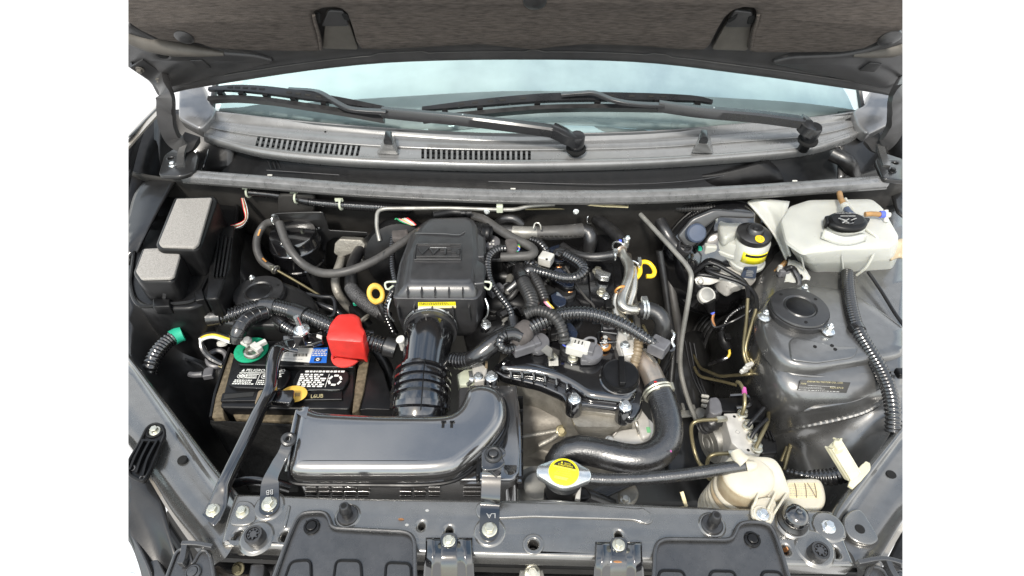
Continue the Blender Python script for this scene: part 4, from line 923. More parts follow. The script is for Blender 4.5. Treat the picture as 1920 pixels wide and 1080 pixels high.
# ribbed black bracket on the left wing rail
wb = thing('wing_bracket', 'ribbed black plastic bracket bolted on the left wing rail', 'bracket', V(275, 840, 0.0))
base = [(292, 793), (306, 800), (310, 815), (300, 835), (278, 888), (268, 905), (240, 890), (240, 866), (262, 830), (276, 800)]
obj('plate', slab([V(a, b, 0.012) for a, b in base], 0.010, 0.003, 0.002, 0.010), 'black_plastic', wb)
F_ = fillet([V(a, b, 0.012) for a, b in base], 0.010, 4); obj('rim', tube([q for q in F_] + [F_[0]], 0.0022, 8, poly=0.001), 'black_plastic', wb)
for du in (0, 12, 24): obj('rib', strap(PP([(271 + du, 826 + du * 0.15, 0.013), (256 + du * 0.9, 856 + du * 0.3, 0.013), (245 + du, 882 + du * 0.5, 0.010)]), 0.003, 0.008), 'black_plastic', wb)
obj('cross_rib', strap(PP([(266, 827, 0.014), (297, 828, 0.014)]), 0.003, 0.006), 'black_plastic', wb)
p = V(291, 808, 0.0105); obj('boss', torus(p, (0, 0, 1), px(14, p), 0.002, 26, 8), 'black_plastic', wb); bolt(p, px(10.5, p), wb, 'zinc')
for u, v in ((249, 878), (267, 897)):
    p = V(u, v, 0.010); obj('eyelet', torus(p, (0, -0.3, 1), px(4.5, p), 0.0016, 16, 6), 'grey_plastic', wb)
# ================================================================== left side of the bay
# ---- fuse box
FX = thing('fuse_box', 'black plastic fuse box with grey sponge pads on its lid at the left', 'fuse box', V(340, 560, -0.1))
def blk(poly, z1, z0, m, par, nm, r=0.004, cr=0.008, **k): return obj(nm, slab([V(a, b, z1) for a, b in poly], z1, z0, r, cr, **k), m, par, sharp=45)
blk([(296, 346), (330, 334), (420, 345), (444, 378), (446, 430), (425, 500), (402, 552), (366, 578), (290, 578), (252, 562), (240, 525), (252, 455), (280, 400)], 0.042, -0.14, 'black_plastic', FX, 'base', 0.006, 0.02)
blk([(404, 430), (440, 420), (432, 500), (408, 560), (384, 560), (392, 500)], 0.056, 0.0, 'black_plastic', FX, 'side_block', 0.004, 0.008)
for k_ in range(4): obj('case_rib', strap(PP([(412 + k_ * 7, 440 + k_ * 2, 0.059), (400 + k_ * 7, 520, 0.059)]), 0.003, 0.006), 'black_plastic', FX)
blk([(326, 369), (402, 366), (408, 374), (378, 458), (366, 468), (300, 466), (290, 458)], 0.105, 0.0, 'black_plastic', FX, 'lid', 0.006, 0.008)
blk([(266, 464), (332, 461), (342, 478), (330, 520), (322, 528), (262, 528), (248, 510)], 0.088, 0.0, 'black_plastic', FX, 'lid', 0.006, 0.008)
blk([(331, 372), (397, 370), (372, 456), (364, 463), (302, 461), (297, 455)], 0.1105, 0.1045, 'sponge', FX, 'sponge_pad', 0.002, 0.004)
blk([(270, 466), (329, 463), (337, 478), (326, 517), (318, 521), (264, 522), (254, 508)], 0.0935, 0.0875, 'sponge', FX, 'sponge_pad', 0.002, 0.004)
F_ = fillet([V(a, b, 0.044) for a, b in ((250, 560), (262, 576), (360, 566), (372, 556), (388, 520), (420, 490), (440, 440), (446, 385), (415, 352), (332, 344), (300, 356), (276, 405), (252, 470), (244, 530))], 0.014, 4)
obj('rim', tube([q for q in F_] + [F_[0]], 0.0035, 8, poly=0.002), 'black_plastic', FX)
for u, v in ((293, 560), (308, 562), (290, 545), (309, 545)): obj('latch_rib', strap(PP([(u, v - 12, 0.06), (u, v - 2, 0.048), (u + 1, v + 8, 0.03)]), 0.003, 0.005), 'grey_plastic', FX)
obj('latch', slab([V(a, b, 0.05) for a, b in ((286, 560), (318, 560), (318, 574), (286, 575))], 0.05, 0.03, 0.002, 0.003), 'black_plastic', FX)
# grid piece and mounting lug in front
for k in range(4):
    obj('grid_bar', strap(PP([(274 + k * 10, 582 + k * 0.5, -0.02), (268 + k * 10, 604, -0.045)]), 0.0035, 0.004), 'black_plastic', FX)
for k in range(4): obj('grid_bar', strap(PP([(276 - k * 2, 584 + 6 * k, -0.022 - k * 0.007), (306 - k * 2, 586 + 6 * k, -0.022 - k * 0.007)]), 0.003, 0.004), 'black_plastic', FX)
blk([(252, 612), (266, 606), (300, 618), (296, 628), (280, 645), (262, 640), (248, 628)], -0.045, -0.06, 'black_plastic', FX, 'mounting_lug', 0.003, 0.006)
p = V(262, 623, -0.044); bolt(p, px(10, p), FX, 'zinc')
for a, b in (((302, 575), (322, 622)), ((318, 575), (336, 618)), ((330, 580), (344, 612))): obj('bracing_rib', strap([V(*a, 0.0), V(*b, -0.06)], 0.005, 0.012), 'black_plastic', FX)
blk([(310, 616), (352, 614), (356, 622), (345, 632), (320, 632)], -0.05, -0.08, 'black_plastic', FX, 'cable_outlet', 0.003, 0.006)
blk([(362, 545), (378, 540), (384, 560), (366, 564)], 0.05, -0.06, 'black_plastic', FX, 'side_latch', 0.002, 0.003)
blk([(345, 570), (395, 565), (400, 590), (352, 596)], -0.02, -0.1, 'black_plastic', FX, 'lower_case', 0.003, 0.006)

def harness(name, label, cat_, pts, r, m='conduit', ribs=(0.0062, 0.16), parts=(), n=14, group=None):
    """a corrugated or plain line through the bay as a thing of its own"""
    t_ = thing(name, label, cat_, V(*pts[0]), group)
    obj('sleeve' if ribs else 'hose', tube(PP(pts), r, n, ribs=ribs), m, t_, sharp=60)
    for (i, j, k, mm) in parts:                  # wrapped stretches: from t=i to t=j, radius factor k
        path = cat(PP(pts), 12); L = len(path) - 1; seg = path[int(i * L):max(int(i * L) + 3, int(j * L) + 1)]
        rr = r if not isinstance(r, (list, tuple)) else max(r)
        obj('wrap', tube(seg[::2] if len(seg) > 5 else seg, rr * k, n), mm, t_, sharp=60)
    return t_
h = harness('corrugated_hose', 'short corrugated conduit with green tape end below the fuse box', 'conduit', [(330, 630, -0.02), (312, 642, -0.018), (294, 662, -0.018), (283, 684, -0.025), (279, 705, -0.045)], 0.013)
obj('green_end', tube(PP([(343, 625, -0.02), (334, 628, -0.02), (323, 634, -0.02)]), 0.0142, 14), 'green_tape', h)
# black main harness behind the battery
h = harness('wiring_harness', 'thick black conduit harness arching behind the battery', 'wiring harness', [(392, 596, -0.0), (430, 592, 0.002), (470, 580, 0.008), (510, 575, 0.014), (550, 584, 0.016), (600, 603, 0.014), (650, 625, 0.005), (700, 642, -0.0), (742, 655, -0.01)], 0.015,
            parts=((0.0, 0.10, 1.08, 'tape'), (0.33, 0.42, 1.15, 'tape'), (0.5, 0.57, 1.12, 'tape'), (0.94, 1.0, 1.2, 'rubber')))
obj('cable_tie', torus(V(448, 588, 0.004), (1, -0.1, 0.1), 0.0145, 0.0012, 24, 6), 'grey_plastic', h)
h = harness('wiring_harness', 'shorter conduit branch under the thick harness behind the battery', 'wiring harness', [(505, 590, -0.01), (535, 612, -0.006), (565, 628, -0.01), (600, 642, -0.02)], 0.011, parts=((0.0, 0.35, 1.25, 'tape'),))
h = thing('battery_cable', 'wide taped black battery cable curving down to the green washer', 'cable', V(445, 640, 0))
obj('cable', tube(PP([(508, 582, 0.01), (480, 590, 0.018), (458, 604, 0.022), (447, 622, 0.018), (443, 642, 0.002)]), [0.012, 0.0135, 0.014, 0.013, 0.011], 14), 'tape', h)
for k in range(7):
    q = cat(PP([(508, 582, 0.01), (480, 590, 0.018), (458, 604, 0.022), (447, 622, 0.018), (443, 642, 0.002)]), 8); i = 3 + k * 4
    obj('tape_edge', torus(q[i], (q[i + 1] - q[i - 1]), 0.0135, 0.0007, 20, 5), 'rubber', h)

# ---- left strut mount, canister and its bracket
def strut_mount(label, u, v, z, rp, bolts):
    t_ = thing('strut_mount', label, 'strut mount', V(u, v, z)); p = V(u, v, z); r = px(rp, p)
    obj('bearing_cup', lathe([(r * 0.94, -0.03), (r * 0.98, -0.004), (r * 0.97, 0.002), (r * 0.90, 0.004)], p, (0, 0, 1), 40), 'rubber', t_)
    obj('cover_plate', lathe([(r * 0.93, 0.004), (r * 0.96, 0.0065), (r * 0.93, 0.009), (r * 0.56, 0.010), (r * 0.52, 0.0085), (r * 0.48, 0.0105), (r * 0.44, 0.0085), (r * 0.40, 0.008), (r * 0.1, 0.008)], p + Vector((0, 0, 0.0)), (0, 0, 1), 40), 'rubber', t_)
    obj('dust_cap', lathe([(r * 0.46, 0.007), (r * 0.46, 0.010), (r * 0.42, 0.0112), (r * 0.1, 0.0112)], p, (0, 0, 1), 32), 'black_plastic', t_)
    for a in (0.5, 2.2, 4.6):
        obj('slot', lathe([(0.0028, 0.0085), (0.0028, 0.0102)], p + Vector((math.cos(a) * r * .75, math.sin(a) * r * .75, 0)), (0, 0, 1), 12), 'dark_void', t_)
    for bu, bv, bz in bolts:
        q = V(bu, bv, bz); s = obj('stud', lathe([(0.0105, 0), (0.011, 0.003), (0.008, 0.005)], q, (0, 0, 1), 22), 'bright_zinc', t_)
        bolt(q + Vector((0, 0, 0.003)), 0.009, t_, 'bright_zinc', tall=0.9, name='nut'); obj('stud_end', lathe([(0.003, 0.010), (0.003, 0.018), (0.002, 0.019)], q, (0, 0, 1), 10), 'bright_zinc', t_)
    return t_
strut_mount('round black strut mount in the left inner wing behind the battery', 487, 553, 0.006, 48, [(476, 530, 0.005)])
strut_mount('round black strut mount on the right strut tower between two nuts', 1497, 582, 0.040, 55, [(1432, 596, 0.034), (1552, 622, 0.034), (1505, 548, 0.036)])

CN = thing('charcoal_canister', 'black cylindrical charcoal canister against the fire wall at the left', 'canister', V(548, 560, -0.2))
p = V(548, 436, 0.045); r = px(46, p)
obj('body', lathe([(r * 0.98, -0.26), (r, -0.25), (r, -0.075), (r * 1.05, -0.073), (r * 1.05, -0.067), (r * 1.0, -0.065), (r * 1.0, -0.035), (r * 1.03, -0.033), (r * 1.03, -0.026), (r * 0.98, -0.024), (r * 0.97, -0.006), (r * 0.9, 0.0), (r * 0.3, 0.003)], p, (0, 0, 1), 40), 'black_gloss', CN, sharp=50)
obj('port', lathe([(0.0075, 0), (0.0075, 0.022), (0.006, 0.024)], V(522, 428, 0.046), (0, -0.2, 1), 16), 'black_plastic', CN)
for u, v, z in ((525, 452, 0.012), (553, 450, 0.012), (578, 458, 0.012)): obj('lug', box(V(u, v + 20, z), 0.010, 0.006, 0.006), 'black_gloss', CN, bevel=0.001)
p2 = V(470, 500, -0.06); obj('side_body', lathe([(0.036, -0.2), (0.04, -0.02), (0.038, -0.003), (0.03, 0.0), (0.022, 0.001), (0.02, 0.006), (0.012, 0.007)], p2, (0.1, -0.2, 1), 32), 'black_gloss', CN, sharp=50)
br = thing('canister_bracket', 'blue grey painted bracket around the black canister', 'bracket', V(600, 500, -0.1))
y_ = 0.985
obj('plate', plate([VY(a, b, y_) for a, b in ((506, 405), (520, 402), (575, 400), (604, 400), (612, 418), (616, 432), (690, 436), (690, 442), (625, 446), (612, 455), (612, 490), (622, 510), (600, 512), (596, 470), (590, 430), (540, 414), (520, 416))], (0, -1, 0.1), 0.004, 0.0015, 0.004), 'paint_dark', br)
for u, v in ((598, 428), (600, 448), (601, 470), (603, 492)): obj('rivet', lathe([(0.0022, 0), (0.0016, 0.0012)], VY(u, v, y_ - 0.003), (0, -1, 0.1), 10), 'bright_zinc', br)

# ---- hoses over the canister
h = harness('grey_hose', 'short grey hose looping from the canister clip to the thin metal line', 'hose', [(519, 414, 0.075), (498, 420, 0.06), (484, 440, 0.045), (481, 465, 0.03), (490, 488, 0.016), (504, 499, 0.01), (520, 507, 0.004)], 0.0075, 'grey_rubber', None)
p = V(517, 506, 0.006); obj('spring_clip', join(torus(p, (1, -0.8, -0.2), 0.0085, 0.0014, 20, 6), box(p + Vector((-0.004, -0.004, 0.010)), 0.008, 0.003, 0.008)), 'zinc', h)
p = V(516, 412, 0.076); obj('spring_clip', join(torus(p, (1, -0.4, 0.2), 0.0088, 0.0014, 20, 6), box(p + Vector((0, -0.002, 0.010)), 0.005, 0.006, 0.006)), 'bright_zinc', h)
obj('orange_mark', strap(PP([(488, 430, 0.060), (484, 442, 0.053)]), 0.003, 0.001), 'orange_metal', h)
obj('orange_mark', strap(PP([(492, 484, 0.0252), (499, 491, 0.0215)]), 0.003, 0.001), 'orange_metal', h)
h = harness('thin_line', 'thin olive metal line running down from the short grey hose', 'pipe', [(520, 507, 0.004), (560, 530, -0.02), (606, 558, -0.05)], 0.0026, 'brake_line', None)
h = harness('grey_hose', 'long grey hose sagging from the canister to the air cleaner', 'hose', [(524, 418, 0.078), (533, 446, 0.064), (548, 474, 0.05), (572, 498, 0.034), (605, 512, 0.036), (650, 509, 0.042), (700, 490, 0.05), (745, 462, 0.058), (772, 443, 0.062), (800, 425, 0.06)], 0.0083, 'grey_rubber', None)
p = V(722, 479, 0.054); obj('seam', torus(p, (1, -0.3, 0.1), 0.0084, 0.0007, 20, 6), 'grey_plastic', h)

# ---- wiring under the seal, left
h = harness('wiring_harness', 'black wiring run clipped along the top of the fire wall', 'wiring harness', [(462, 360, 0.088), (520, 366, 0.085), (580, 378, 0.082), (640, 384, 0.08), (700, 388, 0.08), (770, 392, 0.075)], [0.006, 0.007, 0.0075, 0.010, 0.0105, 0.010], 'conduit', (0.005, 0.14), parts=((0.0, 0.42, 0.75, 'tape'),))
for u, v in ((466, 360), (556, 371), (640, 383)):
    p = V(u, v, 0.088); obj('pale_clip', join(torus(p, (1, -0.1, 0), 0.0105, 0.0022, 18, 6), box(p + Vector((-0.004, 0.004, 0.008)), 0.016, 0.004, 0.006)), 'pale_clip', h)
h = harness('wiring_harness', 'corrugated conduit clipped below the seal above the brake booster', 'wiring harness', [(1236, 388, 0.07), (1280, 391, 0.075), (1330, 390, 0.08), (1370, 386, 0.08)], 0.0085, 'conduit_grey', (0.0055, 0.2))
wl = thing('wire_bundle', 'loose red green and white wires behind the fuse box', 'wires', V(450, 400, 0.02))
rnd = random.Random(3)
for k, m in enumerate(('wire_red', 'wire_white', 'wire_green', 'wire_red', 'wire_black', 'wire_white', 'wire_black')):
    d = k * 2.2 - 6
    obj('wire', tube(PP([(456 + d * 0.4, 372, 0.07), (460 + d * .6, 388, 0.06), (463 + d * .4, 408, 0.05), (455 + d * .2, 420 + d * .5, 0.05), (438, 426 + d * 0.6, 0.045), (425, 428 + d * .5, 0.03)]), 0.0018, 6), m, wl)
wl2 = thing('wire_bundle', 'small pink and white wires low behind the fuse box beside the canister', 'wires', V(445, 510, -0.02))
for k, m in enumerate(('wire_pink', 'wire_white', 'wire_red', 'wire_white')):
    obj('wire', tube(PP([(442 + k * 2, 500, 0.0), (444 + k * 2, 508, -0.005), (450 + k * 2, 516, -0.012)]), 0.0017, 6), m, wl2)

# ---- air conditioning pipes by the fire wall
ac = thing('air_conditioning_pipe', 'silver air conditioning pipe with square block on the fire wall', 'pipe', V(640, 480, 0))
obj('block', plate([VY(a, b, 0.94) for a, b in ((626, 458), (634, 450), (676, 452), (690, 466), (688, 478), (676, 470), (656, 476), (640, 482), (626, 474))], (0, -1, 0.4), 0.022, 0.003, 0.004), 'alloy', ac)
obj('block_bolt', lathe([(0.007, 0), (0.007, 0.006), (0.005, 0.007)], VY(677, 488, 0.925), (0, -1, 0.3), 6), 'alloy', ac)
obj('block_ear', plate([VY(a, b, 0.935) for a, b in ((668, 478), (684, 474), (692, 486), (688, 500), (670, 500))], (0, -1, 0.4), 0.010, 0.002, 0.003), 'alloy', ac)
obj('pipe', tube(PP([(642, 480, -0.012), (637, 496, -0.012), (629, 520, -0.016), (632, 545, -0.025), (645, 566, -0.05), (662, 585, -0.08)]), 0.0088, 14), 'alloy', ac)
h = harness('braided_hose', 'black rubber hose turning into a braided sleeve beside the yellow dipstick ring', 'hose', [(722, 428, -0.0), (700, 446, 0.002), (676, 468, 0.006), (662, 495, 0.008), (658, 525, 0.01), (663, 548, 0.008), (690, 572, -0.002), (715, 588, -0.01), (728, 596, -0.02)], 0.0118, 'rubber', None)
obj('braid', tube(PP([(657, 538, 0.009), (667, 552, 0.008), (690, 572, 0.0), (714, 588, -0.008)]), [0.0125, 0.0138, 0.0138, 0.012], 16, ribs=(0.004, 0.06)), 'braid', h)
obj('hose', tube(PP([(655, 570, -0.06), (672, 590, -0.085), (690, 610, -0.11)]), 0.0115, 14), 'rubber', ac)
p = V(683, 598, -0.075); obj('collar', join(torus(p, (0.6, -0.5, -0.5), 0.012, 0.003, 22, 8)), 'alloy', ac)
p = V(668, 569, -0.035); obj('green_cap', box(p, 0.012, 0.008, 0.008), 'green_tape', ac, bevel=0.002)
dkh = thing('blower_housing', 'dark round housing against the fire wall left of the air cleaner', 'housing', V(740, 480, -0.1))
obj('drum', lathe([(0.072, -0.03), (0.075, 0.0), (0.07, 0.016), (0.05, 0.022), (0.01, 0.024)], VY(752, 478, 0.93), (0.1, -1, 0.35), 40), 'black_plastic', dkh)

# ---- loom with ring left of the air cleaner
h = harness('wiring_harness', 'thin conduit loom left of the air cleaner with cloth tape on top', 'wiring harness', [(738, 440, 0.055), (735, 465, 0.05), (736, 500, 0.045), (741, 535, 0.04), (730, 560, 0.03), (724, 590, 0.0), (738, 625, -0.03)], 0.0062, parts=((0.5, 0.6, 1.25, 'tape'),))
blk([(733, 424), (764, 420), (766, 438), (764, 447), (735, 446)], 0.065, 0.045, 'cloth_tape', h, 'tape_patch', 0.004, 0.004)
p = V(740, 545, 0.043); obj('tie_ring', torus(p, (0.1, -0.8, 0.4), 0.009, 0.0014, 22, 6), 'grey_plastic', h)
for k, m in enumerate(('wire_green', 'wire_pink', 'wire_yellow', 'wire_white', 'wire_white', 'wire_red')):
    obj('wire', tube(PP([(738 + k * 4, 424, 0.066), (742 + k * 4, 412 - abs(k - 2), 0.074), (752 + k * 4, 415, 0.076), (770 + k * 2, 422, 0.07)]), 0.0015, 6), m, h)
dr = thing('dipstick', 'yellow ring pull of the transmission dipstick left of the air cleaner', 'dipstick', V(710, 600, 0))
p = V(705, 551, 0.03); obj('ring_pull', torus(p, (0.35, -0.75, 0.55), 0.0118, 0.0045, 32, 12, 1.25), 'yellow_plastic', dr)
obj('stem', tube(PP([(712, 568, 0.018), (722, 590, -0.005), (742, 625, -0.05)]), [0.007, 0.0065, 0.006], 12), 'rubber', dr)
p = V(728, 600, -0.012); obj('stem_clip', torus(p, (0.4, -0.5, -0.6), 0.0075, 0.0016, 18, 6), 'zinc', dr)

# ---- small wiring in the left wing
sn = thing('crash_sensor', 'grey round sensor with connector in the left inner wing', 'sensor', V(400, 680, -0.1))
p = V(407, 672, -0.075); obj('ring', torus(p, (0.2, -0.3, 1), 0.016, 0.005, 26, 8), 'connector_grey', sn)
obj('connector', box(V(392, 700, -0.085), 0.018, 0.022, 0.012, (Vector((0.97, 0.2, 0)), Vector((-0.2, 0.97, 0)), Vector((0, 0, 1)))), 'connector_grey', sn, bevel=0.002)
obj('connector_nose', tube(PP([(380, 702, -0.085), (364, 703, -0.085), (356, 702, -0.086)]), 0.0055, 10), 'connector_grey', sn)
for k, m in enumerate(('wire_black', 'wire_yellow', 'wire_white')): obj('wire', tube(PP([(436 - k * 2, 634 + k * 4, -0.01), (400, 624 + k * 4, -0.02), (376 + k, 632 + k * 3, -0.03), (378 + k * 2, 650, -0.045), (395, 672, -0.06), (420, 690, -0.07)]), 0.0028, 8), m, sn)
obj('taped_wire', tube(PP([(376, 634, -0.03), (380, 655, -0.045), (396, 672, -0.06), (418, 684, -0.066)]), [0.0045, 0.006, 0.007, 0.005], 10), 'tape', sn)
obj('thin_wire', tube(PP([(316, 690, -0.10), (322, 676, -0.09), (345, 673, -0.085), (375, 684, -0.08), (385, 692, -0.08)]), 0.002, 8), 'wire_black', sn)
gt = thing('ground_strap', 'small metal ground terminal bolted to the left inner wing', 'terminal', V(310, 720, -0.1))
obj('terminal', strap(PP([(307, 698, -0.07), (310, 716, -0.075), (316, 735, -0.08), (316, 752, -0.09)]), 0.008, 0.002), 'steel', gt)
p = V(316, 736, -0.078); bolt(p, 0.006, gt, 'bright_zinc')
ws = thing('wing_slot_clip', 'white oval clip in a slot of the left wing beside the green washer', 'clip', V(425, 645, -0.05))
obj('clip', lathe([(0.010, 0), (0.009, 0.004), (0.004, 0.005)], V(417, 645, -0.05), (0, 0, 1), 20, 0.7), 'white_label', ws)
obj('slot_edge', tube(PP([(408, 640, -0.05), (414, 636, -0.048), (444, 640, -0.05), (446, 646, -0.05)]), 0.0018, 6), 'bright_zinc', ws)

# ================================================================== battery
BT = thing('battery', 'black car battery with white printed warnings in a foam lined tray', 'battery', V(545, 720, -0.2))
ZB = -0.02
def bq(a, b, z=ZB): return V(a, b, z)
obj('case', slab([bq(*q, ZB - 0.012) for q in ((443, 644), (668, 648), (664, 742), (655, 768), (412, 764), (418, 740))], ZB - 0.012, -0.2, 0.004, 0.006), 'black_plastic', BT, sharp=45)
obj('lid_strip', slab([bq(*q) for q in ((455, 637), (668, 642), (664, 689), (446, 684))], ZB, ZB - 0.016, 0.0025, 0.004), 'black_plastic', BT, sharp=45)
obj('front_ledge', slab([bq(*q, ZB - 0.012) for q in ((418, 739), (643, 733), (643, 752), (414, 755))], ZB - 0.008, ZB - 0.03, 0.002, 0.003), 'black_plastic', BT, sharp=45)
def vent_plate(poly):
    P = [bq(a, b, ZB - 0.006) for a, b in poly]
    v = obj('vent_cover', slab(P, ZB - 0.004, ZB - 0.016, 0.003, 0.003), 'black_plastic', BT, sharp=45)
    obj('vent_rim', tube([*fillet(inset(P, 0.95), 0.003, 2), fillet(inset(P, 0.95), 0.003, 2)[0]], 0.0012, 6, poly=0.001), 'black_gloss', v)
    return v
def on(poly, fx, fy, z):
    """point in the quad poly = (ll, lr, ul, ur) in pixels"""
    (a, b), (c, d), (e, f), (g, h_) = poly
    u = (a * (1 - fx) + c * fx) * (1 - fy) + (e * (1 - fx) + g * fx) * fy; v = (b * (1 - fx) + d * fx) * (1 - fy) + (f * (1 - fx) + h_ * fx) * fy
    return V(u, v, z)
v1 = vent_plate([(450, 689), (532, 690), (545, 697), (545, 708), (534, 727), (524, 731), (440, 728), (428, 722), (429, 712), (440, 696)])
v2 = vent_plate([(566, 692), (645, 692), (655, 699), (655, 712), (646, 728), (638, 733), (560, 732), (550, 726), (549, 716), (556, 700)])
zt = ZB - 0.0036
Q1 = ((432, 722), (530, 724), (452, 692), (536, 693))
Q2 = ((553, 727), (640, 728), (565, 695), (650, 695))
T_ = lambda Q, a, b: on(Q, a, b, zt)
text('PELIGRO/VENENO', T_(Q1, .14, .84), T_(Q1, .98, .84), T_(Q1, .14, 1.0), 'white_print', v1)
text('\u25b2', T_(Q1, .04, .84), T_(Q1, .11, .84), T_(Q1, .04, 1.0), 'white_print', v1)
obj('print_rule', quad(T_(Q1, .02, .765), T_(Q1, .98, .765), T_(Q1, .98, .79), T_(Q1, .02, .79), 0.0004), 'white_print', v1)
obj('print_rule', quad(T_(Q1, .47, .05), T_(Q1, .48, .05), T_(Q1, .48, .74), T_(Q1, .47, .74), 0.0004), 'white_print', v1)
fine_print(T_(Q1, .2, .4), T_(Q1, .45, .4), T_(Q1, .2, .74), 3, 'white_print', v1, 2); fine_print(T_(Q1, .02, .02), T_(Q1, .45, .02), T_(Q1, .02, .36), 3, 'white_print', v1, 3, word=0.12)
fine_print(T_(Q1, .5, .02), T_(Q1, .97, .02), T_(Q1, .5, .36), 3, 'white_print', v1, 4, word=.12); fine_print(T_(Q1, .68, .42), T_(Q1, .96, .42), T_(Q1, .68, .72), 3, 'white_print', v1, 5, word=.2)
for fx in (0.05, 0.13, 0.55):
    c = T_(Q1, fx + .03, .57); obj('warning_sign', torus(c + Vector((0, 0, .0004)), (0, 0, 1), 0.0045, 0.0005, 20, 4), 'white_print', v1)
    obj('warning_sign', box(c + Vector((0, 0, .0004)), 0.004, 0.003, 0.0004), 'white_print', v1)
fine_print(T_(Q2, .1, .88), T_(Q2, .98, .88), T_(Q2, .1, 1.0), 1, 'white_print', v2, 6, 1.0, word=.1, h=.8)
fine_print(T_(Q2, .02, .03), T_(Q2, .62, .03), T_(Q2, .02, .82), 7, 'white_print', v2, 7, 1.0, word=.22, h=.7)
obj('print_rule', quad(T_(Q2, .64, .05), T_(Q2, .65, .05), T_(Q2, .65, .8), T_(Q2, .64, .8), 0.0004), 'white_print', v2)
for k in range(6):
    a0 = k * math.pi / 3 + 0.1; c = T_(Q2, .81, .45)
    def pt(a): return c + Vector((math.cos(a) * 0.0105, math.sin(a) * 0.0105, 0.0004))
    obj('recycling_mark', strap([pt(a0), pt(a0 + 0.75)], 0.0036, 0.0004), 'white_print', v2)
text('L6UB', bq(583, 747, ZB - 0.0078), bq(606, 746, ZB - 0.0078), bq(583.5, 740, ZB - 0.0078), 'gold_print', BT)
obj('scribble', strap([bq(420, 744, ZB - .0075), bq(450, 741, ZB - .0075), bq(476, 739, ZB - .0075)], 0.009, 0.0006), 'black_print', BT)
# printed label on the lid
lb = obj('label', quad(bq(523, 676, ZB), bq(582, 680, ZB), bq(588, 653, ZB), bq(531, 651, ZB), 0.0006), 'white_label', BT)
obj('blue_panel', quad(bq(580, 680.5, ZB), bq(612, 680.5, ZB), bq(615, 652, ZB), bq(588, 653, ZB), 0.0007), 'blue_label', lb)
obj('red_flash', quad(bq(533, 656.5, ZB + .0007), bq(556, 658, ZB + .0007), bq(559, 652.5, ZB + .0007), bq(535, 651.5, ZB + .0007), 0.0003), 'red_label', lb)
for k in range(13): obj('bar_code', quad(bq(550 + k * 2.1, 668.5, ZB + .0007), bq(550.9 + k * 2.1 + (k % 3) * .35, 668.5, ZB + .0007), bq(551.4 + k * 2.1 + (k % 3) * .35, 663, ZB + .0007), bq(550.5 + k * 2.1, 663, ZB + .0007), 0.0002), 'black_print', lb)
fine_print(bq(527, 673.5, ZB + .0007), bq(577, 676, ZB + .0007), bq(527.5, 671, ZB + .0007), 1, 'grey_print', lb, 8, 1.0, .0003); fine_print(bq(529, 667, ZB + .0007), bq(545, 668, ZB + .0007), bq(530, 661, ZB + .0007), 2, 'grey_print', lb, 9, .8, .0003, word=.2)
fine_print(bq(585, 668, ZB + .0009), bq(612, 668, ZB + .0009), bq(587, 655, ZB + .0009), 4, 'white_label', lb, 10, 1.0, .0003, word=.22)
c = bq(596, 674, ZB + .001); obj('sign_square', box(c, 0.012, 0.009, 0.0004), 'black_print', lb); obj('sign_loop', torus(c + Vector((0, 0, .0004)), (0, 0, 1), 0.0026, 0.001, 6, 4), 'white_label', lb)
# terminals
p = bq(472, 658); r = px(31, p); gw = obj('green_washer', plate(ring_hole(p + Vector((0, 0, 0.005)), r, (0, 0, 1), 30), (0, 0, 1), 0.005, 0.002, 0, [ring_hole(p, r * 0.45, (0, 0, 1), 20)]), 'green_felt', BT, sharp=50)
obj('terminal_post', lathe([(0.0095, 0), (0.0085, 0.013), (0.007, 0.014)], bq(474, 661), (0, 0, 1), 22), 'lead', BT)
tc_ = thing('terminal_clamp', 'beige metal cable clamp on the green battery washer', 'terminal clamp', bq(470, 655, 0.0))
obj('clamp_ring', join(torus(bq(474, 660, -0.008), (0, 0, 1), 0.0115, 0.004, 22, 8)), 'steel', tc_)
obj('clamp_arm', box(bq(456, 640, 0.004), 0.030, 0.012, 0.007, (Vector((0.86, -0.5, 0)), Vector((0.5, 0.86, 0)), Vector((0, 0, 1)))), 'connector_white', tc_, bevel=0.0015)
obj('clamp_jaw', box(bq(481, 652, 0.001), 0.022, 0.011, 0.010, (Vector((0.8, -0.6, 0)), Vector((0.6, 0.8, 0)), Vector((0, 0, 1)))), 'alloy_clean', tc_, bevel=0.001)
obj('clamp_jaw', box(bq(489, 645, 0.003), 0.020, 0.008, 0.008, (Vector((0.75, 0.66, 0)), Vector((-0.66, 0.75, 0)), Vector((0, 0, 1)))), 'connector_white', tc_, bevel=0.001)
obj('clamp_bolt', lathe([(0.0072, 0), (0.0078, 0.004), (0.005, 0.0085), (0.002, 0.009)], bq(465, 641, 0.006), (0, 0, 1), 20), 'lead', tc_)
obj('cable_lug', box(bq(436, 631, 0.008), 0.010, 0.007, 0.006, (Vector((0.86, -0.5, 0)), Vector((0.5, 0.86, 0)), Vector((0, 0, 1)))), 'copper', tc_, bevel=0.001)
p = bq(650, 668); r = px(28, p); obj('red_washer', lathe([(r, 0.0), (r, 0.003), (r * 0.9, 0.004), (r * .1, 0.004)], p, (0, 0, 1), 32), 'red_felt', BT)
rc = thing('terminal_cover', 'bright red plastic cover over the battery terminal', 'terminal cover', bq(648, 650))
c1 = [(636, 593), (662, 589), (671, 594), (674, 612), (683, 622), (680, 634), (613, 630), (622, 606)]
c2 = [(634, 590), (664, 588), (676, 596), (678, 612), (686, 622), (680, 642), (611, 637), (619, 608)]
top_ = fillet([V(a, b, 0.040) for a, b in c1], 0.006, 4); mid_ = fillet([V(a, b, 0.036) for a, b in c2], 0.006, 4)
